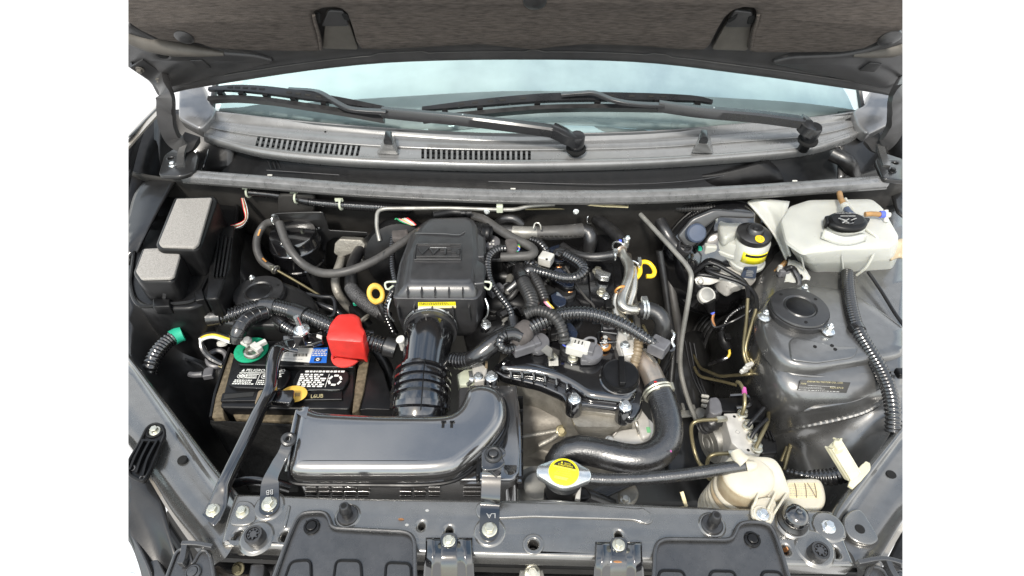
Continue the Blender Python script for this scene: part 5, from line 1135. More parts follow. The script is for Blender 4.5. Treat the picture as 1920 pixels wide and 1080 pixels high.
low_ = [q + Vector((0, 0.0, -0.036)) for q in mid_]; low2 = [q + Vector((0, 0.0, -0.046 + 0.006 * math.sin(i * 1.1))) for i, q in enumerate(mid_)]
obj('cover', loft([inset(top_, .6, .001), top_, mid_, low_, low2]), 'red_plastic', rc, sharp=50)
obj('terminal_strip', strap([bq(630, 664, -0.008), bq(650, 663, -0.008), bq(668, 664, -0.006)], 0.010, 0.004), 'yellow_plastic', rc)
obj('terminal_edge', tube([bq(636, 659, -0.004), bq(655, 662, -0.004), bq(672, 668, -0.004), bq(676, 658, 0.0)], 0.0022, 8), 'black_plastic', rc)
# tray and foam
TY = thing('battery_tray', 'black battery tray with brown foam strips around the battery', 'tray', V(540, 780, -0.2))
def foam(poly, z1, z0): return obj('foam_strip', slab([V(a, b, z1) for a, b in poly], z1, z0, 0.002, 0.003), 'foam_brown', TY)
foam([(432, 660), (446, 668), (424, 735), (418, 765), (420, 782), (397, 783), (404, 745)], -0.035, -0.2)
foam([(674, 668), (694, 662), (682, 735), (672, 770), (660, 775), (664, 735)], -0.035, -0.2)
foam([(436, 774), (556, 776), (556, 791), (500, 789), (440, 784)], -0.05, -0.2)
obj('tray_wall', slab([V(a, b, -0.045) for a, b in ((394, 786), (402, 742), (430, 655), (434, 656), (408, 742), (400, 784))], -0.038, -0.22, 0.0015), 'black_plastic', TY)
obj('tray_wall', slab([V(a, b, -0.045) for a, b in ((394, 787), (560, 795), (560, 799), (394, 790))], -0.045, -0.24, 0.0015), 'matte_black', TY)
obj('tray_wall', slab([V(a, b, -0.045) for a, b in ((696, 660), (720, 700), (740, 770), (735, 772), (690, 770), (676, 772))], -0.04, -0.24, 0.0015), 'black_plastic', TY)
obj('tray_floor', box(V(545, 740, -0.21), 0.27, 0.16, 0.01), 'black_plastic', TY)
obj('front_apron', patch(pts3([[(396, 790, -0.05), (470, 795, -0.055), (560, 800, -0.055)], [(430, 850, -0.12), (490, 850, -0.13), (560, 850, -0.13)], [(470, 920, -0.2), (510, 920, -0.2), (560, 920, -0.2)]]), 5, 5), 'matte_black', TY, solid=0.004)
# hold-down
HB = thing('battery_clamp', 'long black gloss hold down bar bent across the battery to the wing rail', 'hold down bar', V(400, 960, 0))
BP = PP([(560, 648, 0.006), (538, 648, 0.010), (521, 656, 0.014), (513, 678, 0.014), (510, 705, 0.012), (508, 726, 0.011), (499, 747, 0.010), (480, 785, 0.012), (455, 838, 0.014), (432, 885, 0.014), (420, 910, 0.012), (414, 928, 0.009), (407, 948, 0.007), (396, 968, 0.006), (389, 975, 0.0055)])
wid = [0.016, 0.014, 0.0108, 0.0102, 0.0098, 0.0092, 0.0092, 0.0092, 0.009, 0.0086, 0.009, 0.011, 0.0135, 0.0145, 0.0145]; hgt = [0.003, 0.004, 0.0085, 0.0095, 0.0095, 0.0095, 0.009, 0.0095, 0.0095, 0.0095, 0.009, 0.006, 0.0025, 0.002, 0.002]
path = cat(BP, 6)
def bpf(i, t):
    k = t * (len(wid) - 1); j = min(len(wid) - 2, int(k)); s = k - j; a = wid[j] + (wid[j + 1] - wid[j]) * s; b = hgt[j] + (hgt[j + 1] - hgt[j]) * s
    return [(a * math.copysign(abs(math.cos(x)) ** .6, math.cos(x)), b * math.copysign(abs(math.sin(x)) ** .6, math.sin(x))) for x in [2 * math.pi * q / 16 for q in range(16)]]
obj('bar', sweep(path, bpf, Vector((0, 0, 1))), 'black_gloss', HB, sharp=60)
p = V(400, 957, 0.0085); bolt(p, px(13, p), HB, 'zinc')
obj('top_plate', slab([V(a, b, 0.004) for a, b in ((530, 630), (560, 626), (604, 624), (602, 638), (588, 643), (532, 648))], 0.006, -0.004, 0.002, 0.004), 'black_gloss', HB)
obj('bracket', box(V(564, 634, 0.014), 0.020, 0.018, 0.026), 'black_gloss', HB, bevel=0.003)
p = V(565, 617, 0.03); obj('washer', lathe([(0.0135, -0.004), (0.0135, 0.0), (0.011, 0.002)], p), 'bright_zinc', HB); bolt(p + Vector((0, 0, 0.001)), 0.009, HB, 'bright_zinc', name='nut'); obj('rod', tube([p, p + Vector((-0.002, 0.002, 0.012)), p + Vector((-0.004, 0.004, 0.026))], 0.0048, 12), 'bright_zinc', HB)
obj('latch', slab([V(a, b, 0.008) for a, b in ((578, 630), (604, 622), (606, 640), (586, 646))], 0.010, 0.0, 0.001, 0.002), 'black_gloss', HB)
obj('pale_tab', slab([V(a, b, 0.012) for a, b in ((594, 626), (604, 629), (603, 635), (593, 631))], 0.0125, 0.009, 0.001), 'white_label', HB)
obj('front_plate', slab([V(a, b, 0.0) for a, b in ((508, 732), (552, 730), (550, 745), (543, 756), (505, 752))], 0.0, -0.012, 0.002, 0.004), 'black_gloss', HB)
obj('rubber_pad', slab([V(a, b, -0.004) for a, b in ((484, 732), (496, 729), (494, 748), (482, 764), (477, 756))], -0.004, -0.022, 0.002, 0.004), 'conduit_tan', HB)
yt = thing('yellow_tag', 'round yellow sticker tag under the black clamp plate on the battery', 'tag', V(560, 740, -0.02))
obj('disc', lathe([(0.022, 0), (0.022, 0.001), (0.021, 0.0014)], V(551, 739, -0.020), (0, -0.1, 1), 34, 0.72), 'yellow_plastic', yt)
for k in range(5): obj('bar_code', quad(*[V(a, b, -0.0178) for a, b in ((551 + k * 2.4, 743), (552.2 + k * 2.4, 743), (552.8 + k * 2.4, 736.5), (551.6 + k * 2.4, 736.5))], 0.0003), 'conduit_tan', yt)
# ================================================================== air duct, air cleaner, engine
AD = thing('air_duct', 'large glossy dark plastic intake duct box in front of the battery', 'air duct', V(740, 840, -0.05))
ND = Vector((0, -math.sin(R(9)), math.cos(R(9)))); PD = V(740, 830, 0.03)
P = [VP(a, b, PD, ND) for a, b in ((556, 758), (566, 752), (590, 766), (700, 771), (838, 772), (858, 760), (868, 742), (873, 724), (890, 713), (918, 714), (940, 726), (950, 752), (949, 782), (936, 806), (908, 838), (868, 872), (842, 884), (800, 889), (560, 889), (538, 885), (536, 862), (543, 815))]
P = fillet(P, [0.004, 0.004, 0.012, 0.03, 0.03, 0.02, 0.02, 0.02, 0.025, 0.03, 0.03, 0.03, 0.03, 0.03, 0.03, 0.04, 0.03, 0.03, 0.02, 0.008, 0.01, 0.03], 5)
obj('shell', plate(P, ND, 0.05, 0.019, 0, nb=7), 'box_plastic', AD, sharp=60)
obj('seam_lip', tube([q + Vector((0, 0, -0.026)) + (q - cen(P)).normalized() * 0.002 for q in P] + [P[0] + Vector((0, 0, -0.026))], 0.003, 8, poly=0.002), 'black_plastic', AD)
obj('left_end_lip', tube([VP(a, b, PD - ND * d, ND) for a, b, d in ((558, 770, .004), (553, 790, .003), (545, 830, .003), (540, 862, .006), (537, 882, .016))], 0.003, 10), 'box_plastic', AD)
for u in (831, 847): obj('clip_slot', box(VP(u, 796, PD, ND), 0.004, 0.010, 0.0015), 'dark_void', AD); 
for u in (832, 848): obj('clip_tab', box(VP(u, 791, PD + ND * .001, ND), 0.007, 0.003, 0.002), 'black_plastic', AD)
AB = thing('air_box', 'black ribbed air box under the intake duct at the front', 'air box', V(760, 920, -0.1))
obj('case', slab([V(a, b, -0.012) for a, b in ((880, 722), (962, 723), (971, 735), (976, 850), (973, 890), (962, 902), (560, 902), (556, 890), (860, 880))], -0.010, -0.13, 0.004, 0.006), 'box_plastic', AB, sharp=45)
obj('right_flange', tube(PP([(965, 726, -0.012), (972, 800, -0.012), (974, 905, -0.02)]), 0.004, 8), 'box_plastic', AB)
for k in range(7): obj('side_rib', box(V(976, 755 + k * 25, -0.03), 0.008, 0.004, 0.03), 'black_plastic', AB)
obj('corner_post', tube(PP([(957, 876, -0.008), (957, 890, -0.02), (958, 935, -0.06)]), 0.010, 12), 'box_plastic', AB)
obj('back_block', slab([V(a, b, -0.02) for a, b in ((860, 726), (882, 724), (900, 735), (880, 775), (858, 778))], -0.02, -0.08, 0.003, 0.006), 'grey_plastic', AB)
# louvred front
for (a, b) in ((572, 695), (748, 828), (866, 905)):
    n = int((b - a) / 21)
    for i in range(n):
        for j in range(3):
            u = a + (i + 0.5) * (b - a) / n; v = 912 + 8 * j
            q_ = VY(u, v, V(700, 902, -0.010).y - 0.002); obj('louvre', box(q_, px((b - a) / n * 0.86, q_), 0.010, 0.0035, (Vector((1, 0, 0)), Vector((0, 0.8, -0.6)), Vector((0, 0.6, 0.8)))), 'box_plastic', AB, bevel=0.0008, seg=1)
    obj('louvre_rail', strap(PP([(a - 4, 906, -0.012), (b + 4, 906, -0.012)]), 0.003, 0.003), 'box_plastic', AB)
obj('front_tab', slab([V(a, b, -0.005) for a, b in ((893, 866), (902, 866), (900, 898), (892, 898))], 0.004, -0.03, 0.002, 0.003), 'black_plastic', AB)

# ---- bellows hose
BH = thing('intake_hose', 'glossy black bellows intake hose curving up to the air cleaner', 'intake hose', V(790, 740, 0))
C0 = PP([(786, 800, -0.03), (787, 772, -0.012), (789, 745, -0.006), (791, 718, -0.002), (793, 696, 0.0)])
path = resample(cat(C0, 10), 0.0012)
def bf(i, t):
    k = (t * 7.0 + 0.1) % 1.0; r = 0.0425 + (0.0055 if k < 0.34 else 0.0)
    return circ(r if t < 0.97 else 0.041, 40)
obj('bellows', sweep([a for a, _ in path], bf), 'black_gloss', BH, sharp=45)
obj('elbow', tube(PP([(795, 700, 0.004), (798, 672, 0.008), (802, 645, 0.012), (806, 622, 0.012), (808, 606, 0.008)]), [0.0375, 0.0385, 0.0405, 0.0425, 0.0435], 40), 'black_gloss', BH, sharp=60)
c = PP([(804, 634, 0.012), (807, 618, 0.012), (808, 606, 0.008)])
for q, r in ((c[1], 0.0435), (c[1] + (c[2] - c[1]) * 0.6, 0.0445)): obj('lip_ring', torus(q, (c[2] - c[0]), r, 0.0022, 44, 8), 'black_gloss', BH)
obj('hose_clamp', torus(c[1] + (c[2] - c[1]) * 0.3, (c[2] - c[0]), 0.0445, 0.0026, 44, 6), 'bright_zinc', BH)
obj('mould_line', tube(PP([(789, 768, 0.045), (792, 735, 0.048), (794, 705, 0.050), (797, 672, 0.048)]), 0.0008, 6), 'black_plastic', BH)
pb = thing('push_clip', 'small white push pin left of the bellows hose', 'clip', V(750, 640, 0))
obj('pin', lathe([(0.004, -0.012), (0.004, 0.0), (0.0075, 0.001), (0.0075, 0.004), (0.003, 0.006)], V(752, 638, 0.03), (-0.3, -0.2, 1), 18), 'connector_white', pb); obj('stem', tube(PP([(748, 634, 0.036), (752, 645, 0.02), (755, 655, 0.006)]), 0.0035, 10), 'connector_white', pb)

# ---- air cleaner on the engine
AC = thing('air_cleaner', 'dark grey air cleaner housing embossed VVT-i on top of the engine', 'air cleaner', V(825, 560, -0.05))
T1 = fillet([V(*q) for q in ((806, 409, 0.10), (878, 407, 0.10), (888, 418, 0.10), (891, 470, 0.099), (886, 532, 0.094), (764, 532, 0.094), (772, 470, 0.099), (790, 425, 0.10))], 0.010, 5)
F1 = fillet([V(*q) for q in ((797, 414, 0.082), (888, 411, 0.082), (906, 435, 0.08), (908, 500, 0.078), (894, 557, 0.077), (744, 556, 0.077), (752, 495, 0.078), (774, 438, 0.08))], 0.010, 5)
mid = [a.lerp(b, 0.45) for a, b in zip(T1, F1)]
def tilt_in(P, k, dz): return inset(P, k, dz)
obj('lid', loft([tilt_in(T1, .5, .002), tilt_in(T1, .9, .0018), tilt_in(T1, .955, .001), tilt_in(T1, .985, -.0015), [a.lerp(b, .09) for a, b in zip(T1, F1)], mid, F1, inset(F1, 1.0, -0.008)]), 'grey_plastic', AC, sharp=50)
F2 = fillet([V(*q) for q in ((792, 418, 0.076), (890, 414, 0.076), (910, 437, 0.076), (913, 500, 0.075), (904, 550, 0.074), (893, 562, 0.074), (737, 560, 0.074), (740, 545, 0.074), (749, 495, 0.075), (770, 440, 0.076))], 0.006, 5)
obj('flange', loft([inset(F2, .97, .002), F2, inset(F2, 1.0, -0.020), inset(F2, .98, -0.0215)]), 'grey_plastic', AC, sharp=45)
low = [inset(F2, .985, -0.0205)]
for k, dz in ((.98, -0.05), (.94, -0.085), (.86, -0.105), (.7, -0.115)): low.append(inset(F2, k, dz))
obj('lower_case', loft(low), 'grey_plastic', AC, sharp=50)
obj('inlet_collar', tube(PP([(807, 624, 0.010), (809, 606, 0.010), (812, 580, 0.010)]), 0.046, 40), 'grey_plastic', AC)
for u in (765, 791, 816, 842, 868): obj('lid_rib', box(V(u, 547, 0.083), 0.002, 0.016, 0.014), 'grey_plastic', AC)
for u in (748, 778, 812, 850, 880): obj('case_rib', box(V(u, 585, 0.045), 0.002, 0.010, 0.03), 'grey_plastic', AC)
for v in (450, 500): obj('side_step', slab([V(a, b, 0.09) for a, b in ((886, v - 18), (908, v - 4), (908, v + 32), (888, v + 34))], 0.092, 0.07, 0.003, 0.004), 'grey_plastic', AC)
# raised badge area
N0 = Vector((0, -0.03, 1)).normalized()
def top(u, v, d=0.0): return VP(u, v, V(828, 470, 0.1008 + d), Vector((0, (V(828, 409, 0.1).z - V(828, 532, 0.094).z) * -1 / (V(828, 409, 0.1).y - V(828, 532, 0.094).y), 1)).normalized())
def badge_line(a, b, w_=0.0016): return obj('emboss', strap([top(*a, .0006), top(*b, .0006)], w_, 0.003), 'grey_plastic', AC, bevel=0.0004, seg=1)
for a, b in (((777, 487), (864, 487)), ((780, 481), (862, 481)), ((781, 458), (865, 458)), ((781, 458), (777, 487)), ((865, 458), (864, 487)), ((804, 460), (844, 460))): badge_line(a, b)
text('VVT-i', top(781, 478), top(862, 478), top(783, 467), 'grey_plastic', AC, 'emboss_text', 0.001, 0.0036)
fine_print(top(807, 466), top(842, 466), top(807, 463), 1, 'grey_print', AC, 21, 1.0, .0004)
obj('crease', tube([top(778, 437, .0), top(830, 438, .0005), top(860, 440, .0005), top(872, 434, 0)], 0.0012, 6), 'grey_plastic', AC)
yl = obj('warning_label', quad(*[VY(a, b, V(820, 561, 0.074).y - 0.0008) for a, b in ((784, 578), (855, 577), (854, 566), (784, 567))], 0.0006), 'yellow_label', AC)

YF = V(820, 561, 0.074).y - 0.0018
fine_print(VY(786, 572, YF), VY(853, 571, YF), VY(786, 567.5, YF), 2, 'black_print', yl, 31, 1.0, .0003)
obj('pale_strip', quad(*[VY(a, b, YF) for a, b in ((784, 578), (855, 577), (855, 573), (784, 574))], 0.0003), 'cream_label', yl)
for u, s in ((735, -1), (908, 1)):
    cl_ = obj('wire_clip', tube([V(u + s * 2, 560, 0.074), V(u + s * 7, 575, 0.066), V(u + s * 6, 590, 0.05), V(u - s * 3, 602, 0.03)], 0.0016, 8), 'bright_zinc', AC)
    obj('spring_clip', tube([V(u + s * -2, 536, 0.078), V(u + s * 9, 543, 0.08), V(u + s * 12, 530, 0.085), V(u - s * 8, 528, 0.088)], 0.0018, 8), 'pale_clip', AC)
fine_print(VY(843, 612, YF - .001), VY(843, 584, YF - .001), VY(838, 612, YF - .001), 1, 'grey_print', AC, 22, 1.0, .0003, word=.12)
obj('rear_snorkel', tube([V(812, 404, 0.085), V(850, 398, 0.085), V(884, 402, 0.085)], 0.009, 14), 'black_plastic', AC)
for u in (868, 880): obj('snorkel_tab', box(V(u, 399, 0.098), 0.010, 0.006, 0.004), 'grey_plastic', AC, bevel=0.001)
obj('side_duct', tube([V(885, 436, 0.07), V(905, 438, 0.07), V(918, 440, 0.066)], 0.022, 26, ribs=(0.006, 0.08)), 'black_plastic', AC)

# ---- engine block with valve cover
EN = thing('engine', 'black gloss valve cover on a cast aluminium engine block', 'engine', V(1060, 760, -0.4))
VC = [(922, 690), (948, 668), (965, 650), (975, 600), (978, 520), (985, 440), (1060, 415), (1165, 425), (1178, 480), (1186, 560), (1196, 640), (1212, 690), (1208, 735), (1203, 765), (1190, 785), (1172, 782), (1160, 766), (1090, 758), (1082, 768), (1064, 764), (1056, 742), (1010, 722), (940, 706)]
PV = fillet([V(a, b, -0.012) for a, b in VC], 0.009, 4)
obj('cover_rim', slab(PV, -0.012, -0.03, 0.004, 0, nb=3), 'black_gloss', EN, sharp=50)
UP1 = [(932, 684), (955, 668), (975, 640), (985, 560), (992, 450), (1060, 425), (1155, 432), (1168, 490), (1176, 560), (1186, 630), (1200, 690), (1196, 735), (1176, 752), (1100, 742), (1072, 722), (1040, 706), (1000, 697), (944, 693)]
PU = [V(a, b, 0.004) for a, b in UP1]
obj('valve_cover', slab(PU, 0.004, -0.02, 0.014, 0.014, nb=6), 'black_gloss', EN, sharp=60)
# front skirt with ribs
sk = [(936, 692), (985, 698), (1030, 708), (1062, 728)]
obj('front_bulge', tube([V(944, 682, -0.004), V(985, 686, -0.004), V(1025, 694, -0.004), V(1060, 710, -0.006), V(1080, 728, -0.008)], [0.007, 0.008, 0.009, 0.009, 0.008], 18), 'black_gloss', EN, sharp=60)
for u, v in ((957, 704), (978, 706), (1000, 709), (1021, 713), (1042, 719), (1062, 728)):
    obj('skirt_rib', strap([V(u, v - 8, 0.004), V(u + 1, v + 3, -0.004), V(u + 1, v + 10, -0.014)], 0.0026, 0.006), 'black_gloss', EN)
for u, v in ((1077, 750), (1172, 764)):
    p = V(u, v, -0.006); r = px(16, p); obj('bolt_boss', lathe([(r, -0.03), (r * 0.98, -0.004), (r * 0.85, 0.002), (r * .3, 0.003)], p, (0, 0, 1), 26), 'black_gloss', EN); bolt(p + Vector((0, 0, .003)), px(12, p), EN, 'bright_zinc')
p = V(921, 709, -0.006); r = px(15, p); obj('bolt_boss', lathe([(r, -0.03), (r * 0.98, -0.004), (r * 0.85, 0.002), (r * .3, 0.003)], p, (0, 0, 1), 26), 'black_gloss', EN); bolt(p + Vector((0, 0, .003)), px(12, p), EN, 'bright_zinc')
for u, v in ((1037, 672), (1074, 673), (1035, 525), (1048, 475), (947, 513), (938, 558), (912, 610), (1120, 510), (1128, 550)):
    p = V(u, v, 0.006); r = px(13, p); obj('bolt_boss', lathe([(r, -0.012), (r * 0.95, 0.0), (r * .3, 0.001)], p, (0, 0, 1), 22), 'black_gloss', EN); bolt(p + Vector((0, 0, .001)), px(10, p), EN, 'zinc' if u > 1000 else 'bright_zinc')
# gasket line and timing cover
tcv = [(955, 716), (1008, 726), (1052, 748), (1062, 772), (1090, 774), (1155, 784), (1172, 796), (1192, 792), (1176, 815), (1150, 828), (1095, 828), (1072, 820), (1060, 812), (1045, 795), (1010, 786), (968, 782)]
obj('timing_cover_flange', slab(fillet([V(a, b, -0.03) for a, b in ((948, 712), (1008, 722), (1056, 745), (1064, 768), (1090, 768), (1158, 778), (1172, 790), (1200, 780), (1206, 765), (1150, 740), (1000, 690), (940, 690))], 0.006, 3), -0.030, -0.042, 0.003), 'alloy', EN, sharp=50)
TC0 = fillet([V(a, b, -0.042) for a, b in ((952, 714), (1006, 726), (1050, 748), (1062, 772), (1090, 772), (1156, 782), (1176, 792), (1196, 782), (1190, 740), (1000, 690))], 0.008, 4)
obj('timing_cover', loft([TC0, inset(TC0, .99, -0.02), inset(TC0, .95, -0.05), inset(TC0, .90, -0.075), inset(TC0, .88, -0.3)]), 'alloy', EN, sharp=50)
obj('water_neck', loft([fillet([V(a, b, -0.04) for a, b in ((1066, 770), (1092, 770), (1150, 780), (1172, 790), (1165, 800), (1080, 800))], 0.006, 4), fillet([V(a, b, -0.075) for a, b in ((1070, 790), (1095, 792), (1140, 798), (1158, 806), (1145, 820), (1090, 822))], 0.008, 4), fillet([V(a, b, -0.10) for a, b in ((1082, 800), (1100, 800), (1130, 805), (1145, 812), (1135, 822), (1100, 824))], 0.008, 4)]), 'alloy', EN, sharp=50)
obj('front_web', patch(pts3([[(972, 745, -0.10), (1020, 760, -0.10), (1060, 790, -0.10)], [(972, 800, -0.12), (1020, 805, -0.12), (1065, 812, -0.12)], [(972, 870, -0.2), (1030, 870, -0.2), (1090, 870, -0.2)]]), 5, 5), 'alloy_dark', EN, solid=0.006)
obj('web_rib', tube(PP([(975, 820, -0.11), (1020, 812, -0.108), (1052, 806, -0.105)]), 0.004, 10), 'alloy', EN)
obj('web_rib', tube(PP([(1010, 835, -0.12), (1035, 822, -0.112), (1052, 808, -0.106)]), 0.004, 10), 'alloy', EN)
p = V(1052, 808, -0.105); bolt(p, px(11, p), EN, 'brake_line', (0, -0.6, 1), name='drain_bolt')
obj('lower_plate', patch(pts3([[(970, 832, -0.16), (1010, 838, -0.16), (1055, 850, -0.16)], [(970, 850, -0.18), (1010, 860, -0.18), (1055, 875, -0.18)]]), 4, 4), 'alloy_dark', EN, solid=0.006)
p = V(1005, 915, -0.12); obj('pump_body', lathe([(0.03, -0.1), (0.032, -0.02), (0.03, -0.008), (0.034, -0.006), (0.034, 0.004), (0.026, 0.008), (0.02, 0.02), (0.01, 0.022)], p, (0, -0.35, 1), 32), 'dull_steel', EN)
obj('fan_shroud', patch(pts3([[(975, 880, -0.16), (1100, 890, -0.16), (1300, 880, -0.18)], [(975, 945, -0.22), (1100, 950, -0.22), (1330, 950, -0.22)]]), 5, 5), 'black_plastic', EN, solid=0.005)
obj('block', slab([V(a, b, -0.05) for a, b in ((930, 690), (990, 430), (1180, 430), (1215, 700), (1180, 770))], -0.05, -0.4, 0.01), 'alloy_dark', EN)
# intake side
IM = thing('intake_manifold', 'black intake manifold runners between the air cleaner and the valve cover', 'manifold', V(930, 560, -0.1))
for k, (v0, z) in enumerate(((470, 0.004), (520, 0.0), (570, -0.004), (620, -0.008))):
    obj('runner', tube(PP([(890, v0 + 14, -0.05), (912, v0 + 6, -0.02), (940, v0, z), (985, v0 + 4, -0.004), (1010, v0 + 8, -0.02)]), [0.022, 0.022, 0.021, 0.02, 0.02], 20), 'black_plastic', IM)
obj('plenum', tube(PP([(905, 440, -0.03), (900, 520, -0.04), (896, 600, -0.05), (905, 660, -0.07)]), [0.03, 0.034, 0.034, 0.028], 24), 'black_plastic', IM)
obj('flange', slab([V(a, b, -0.012) for a, b in ((925, 470), (965, 470), (960, 560), (940, 640), (905, 640), (915, 560))], -0.010, -0.03, 0.003, 0.006), 'black_plastic', IM)
obj('stay', strap(PP([(905, 575, 0.0), (935, 582, -0.006), (955, 575, -0.006)]), 0.012, 0.003), 'black_gloss', IM)
tp = thing('throttle_actuator', 'black throttle sensor with round cap right of the air cleaner', 'sensor', V(922, 455, 0.05))
obj('cap', lathe([(0.018, -0.02), (0.019, -0.002), (0.017, 0.003), (0.012, 0.004)], V(921, 455, 0.06), (0, -0.15, 1), 28), 'connector_grey', tp)
for a in range(4): obj('cap_dot', lathe([(0.0024, 0), (0.002, 0.0014)], V(919 + (a % 2) * 6, 452 + (a // 2) * 6, 0.0645), (0, 0, 1), 10), 'white_label', tp)
obj('bracket', slab([V(a, b, 0.05) for a, b in ((896, 446), (915, 440), (950, 452), (948, 470), (905, 470))], 0.052, 0.03, 0.003, 0.004), 'black_plastic', tp)
obj('body', box(V(929, 492, 0.03), 0.030, 0.036, 0.05), 'black_plastic', tp, bevel=0.004)
obj('body_band', box(V(929, 488, 0.052), 0.032, 0.004, 0.004), 'grey_plastic', tp)
obj('screw_tab', box(V(916, 441, 0.066), 0.012, 0.006, 0.006), 'bright_zinc', tp, bevel=0.001)

# ---- ignition coils
def coil(label, u, v, z, du=46, dv=-14, m='navy_label'):
    t_ = thing('ignition_coil', label, 'ignition coil', V(u, v, z))
    a = V(u, v, z); b = V(u + du, v + dv, z + 0.002); d = (b - a).normalized(); s = Vector((-d.y, d.x, 0)); n = d.cross(s)
    return t_, a, d, s
for lab, q, tail in (('ignition coil with dark blue top just right of the white connector', [(1030, 510), (1046, 497), (1080, 522), (1078, 538), (1062, 540), (1034, 524)], None),
               ('ignition coil with dark blue top at the middle of the valve cover', [(1030, 548), (1045, 543), (1064, 560), (1062, 572), (1048, 577), (1035, 566)], (1020, 545)),
               ('ignition coil with dark blue top at the back below the heater pipe', [(1028, 462), (1050, 455), (1066, 470), (1058, 492), (1040, 492), (1024, 478)], None),
               ('ignition coil with dark blue top under the big conduit', [(1056, 606), (1070, 602), (1086, 622), (1080, 640), (1064, 634), (1052, 618)], (1040, 625))):
    t_ = thing('ignition_coil', lab, 'ignition coil', V(*q[0], 0.01))
    P = [V(a, b, 0.03) for a, b in q]
    obj('body', slab(P, 0.028, 0.0, 0.004, 0.006), 'black_plastic', t_, sharp=45)
    obj('blue_top', slab(inset(P, .9), 0.0295, 0.025, 0.001, 0.006), 'navy_label', t_)
    if tail:
        c = cen(P); e = V(*tail, 0.02); obj('socket', box(c.lerp(e, .75), 0.03, 0.022, 0.02, ((e - c).normalized(), Vector((-(e - c).y, (e - c).x, 0)).normalized(), Vector((0, 0, 1)))), 'black_plastic', t_, bevel=0.003)
    p = cen(P) + Vector((0.004, -0.02, -0.012)); obj('tube_seal', lathe([(0.02, -0.02), (0.021, -0.004), (0.018, 0.0)], p, (0, 0, 1), 26), 'rubber', t_)
    bolt(V(q[3][0] - 10, q[3][1] + 6, 0.018), 0.0075, t_, 'copper')
# oil control solenoids with connectors
def solenoid(label, u, v, cu, cv, cm, wires, tail):
    t_ = thing('camshaft_sensor', label, 'sensor', V(u, v, 0))
    p = V(u, v, 0.022); r = px(21, p)
    obj('stem', lathe([(r * .95, -0.04), (r * .95, -0.012), (r * .8, -0.008)], p + Vector((-0.006, 0.006, 0)), (0, 0, 1), 26), 'black_plastic', t_)
    obj('cap', lathe([(r * .9, -0.014), (r, -0.008), (r, 0.001), (r * .92, 0.004), (r * .1, 0.0045)], p, (0.05, -0.15, 1), 34), 'connector_grey', t_)
    e = V(cu, cv, 0.024); d = (p - e).normalized(); d.z = 0; d.normalize(); s = Vector((-d.y, d.x, 0))
    obj('connector', box(e, 0.038, 0.025, 0.02, (d, s, Vector((0, 0, 1)))), cm, t_, bevel=0.003)
    obj('connector_latch', box(e + Vector((0, 0, 0.011)), 0.02, 0.010, 0.004, (d, s, Vector((0, 0, 1)))), cm, t_, bevel=0.001)
    for k in (-1, 0, 1): obj('latch_slot', box(e + Vector((0, 0, 0.0128)) + d * 0.003 * k * 2, 0.002, 0.007, 0.0014, (d, s, Vector((0, 0, 1)))), 'black_print', t_)
    obj('socket', box((p + e) * 0.5 + Vector((0, 0, 0.002)), 0.03, 0.022, 0.016, (d, s, Vector((0, 0, 1)))), 'connector_grey', t_, bevel=0.002)
    for k, m in enumerate(wires): obj('wire', tube([e - d * 0.016 + s * (k - 1) * 0.005, e - d * 0.026 + s * (k - 1) * 0.003 + Vector((0, 0, .003)), V(*tail)], 0.0017, 6), m, t_)
    return t_
solenoid('round grey cam sensor with black connector left on the valve cover', 1010, 642, 980, 650, 'connector_grey', ('wire_pink', 'wire_blue', 'wire_red'), (945, 640, 0.024))
t_ = solenoid('round grey cam sensor with white connector at the middle of the valve cover', 1110, 660, 1084, 652, 'connector_white', ('wire_blue', 'wire_black'), (1060, 638, 0.03))
obj('bracket_arm', tube(PP([(1092, 640, 0.03), (1104, 633, 0.036), (1117, 636, 0.034), (1116, 648, 0.03)]), 0.0022, 8), 'connector_grey', t_)
obj('lower_clip', box(V(1100, 676, 0.012), 0.02, 0.012, 0.012), 'connector_grey', t_, bevel=0.002)
p = V(1008, 622, 0.016); obj('plug', lathe([(0.017, -0.02), (0.018, 0.0), (0.016, 0.004), (0.012, 0.005)], p, (0, 0, 1), 28), 'black_gloss', EN)
for u, v in ((972, 636), (1133, 648)):
    p = V(u, v, 0.010); obj('copper_washer', lathe([(0.0115, -0.002), (0.0115, 0.001), (0.008, 0.0015)], p, (0, 0, 1), 24), 'orange_metal', EN); bolt(p + Vector((0, 0, .001)), 0.0075, EN, 'bright_zinc', tall=1.0)
obj('loom_bracket', strap(PP([(1020, 652, 0.03), (1032, 662, 0.026), (1037, 672, 0.012), (1038, 686, 0.004)]), 0.016, 0.002), 'dull_steel', EN)
# oil filler cap
OC = thing('oil_filler_cap', 'round black oil filler cap with bar handle at the front of the valve cover', 'oil cap', V(1160, 710, 0))
p = V(1163, 704, 0.014); r = px(36, p); ax = Vector((0.02, -0.1, 1)).normalized()
obj('neck', lathe([(r * 1.06, -0.03), (r * 1.06, -0.008), (r * .98, -0.006)], p, ax, 40), 'black_gloss', OC)
obj('cap', lathe([(r * .99, -0.012), (r, -0.002), (r * .985, 0.003), (r * .93, 0.006), (r * .88, 0.0048), (r * .1, 0.0052)], p, ax, 44), 'black_plastic', OC)
h0 = V(1164, 668, 0.022); h1 = V(1167, 720, 0.022)
obj('handle', box((h0 + h1) / 2 + Vector((0, -0.002, 0.0)), 0.010, (h1 - h0).length * 0.98, 0.010, ((Vector((1, 0, 0))), (h1 - h0).normalized(), (h1 - h0).normalized().cross(Vector((-1, 0, 0))))), 'black_plastic', OC, bevel=0.002)
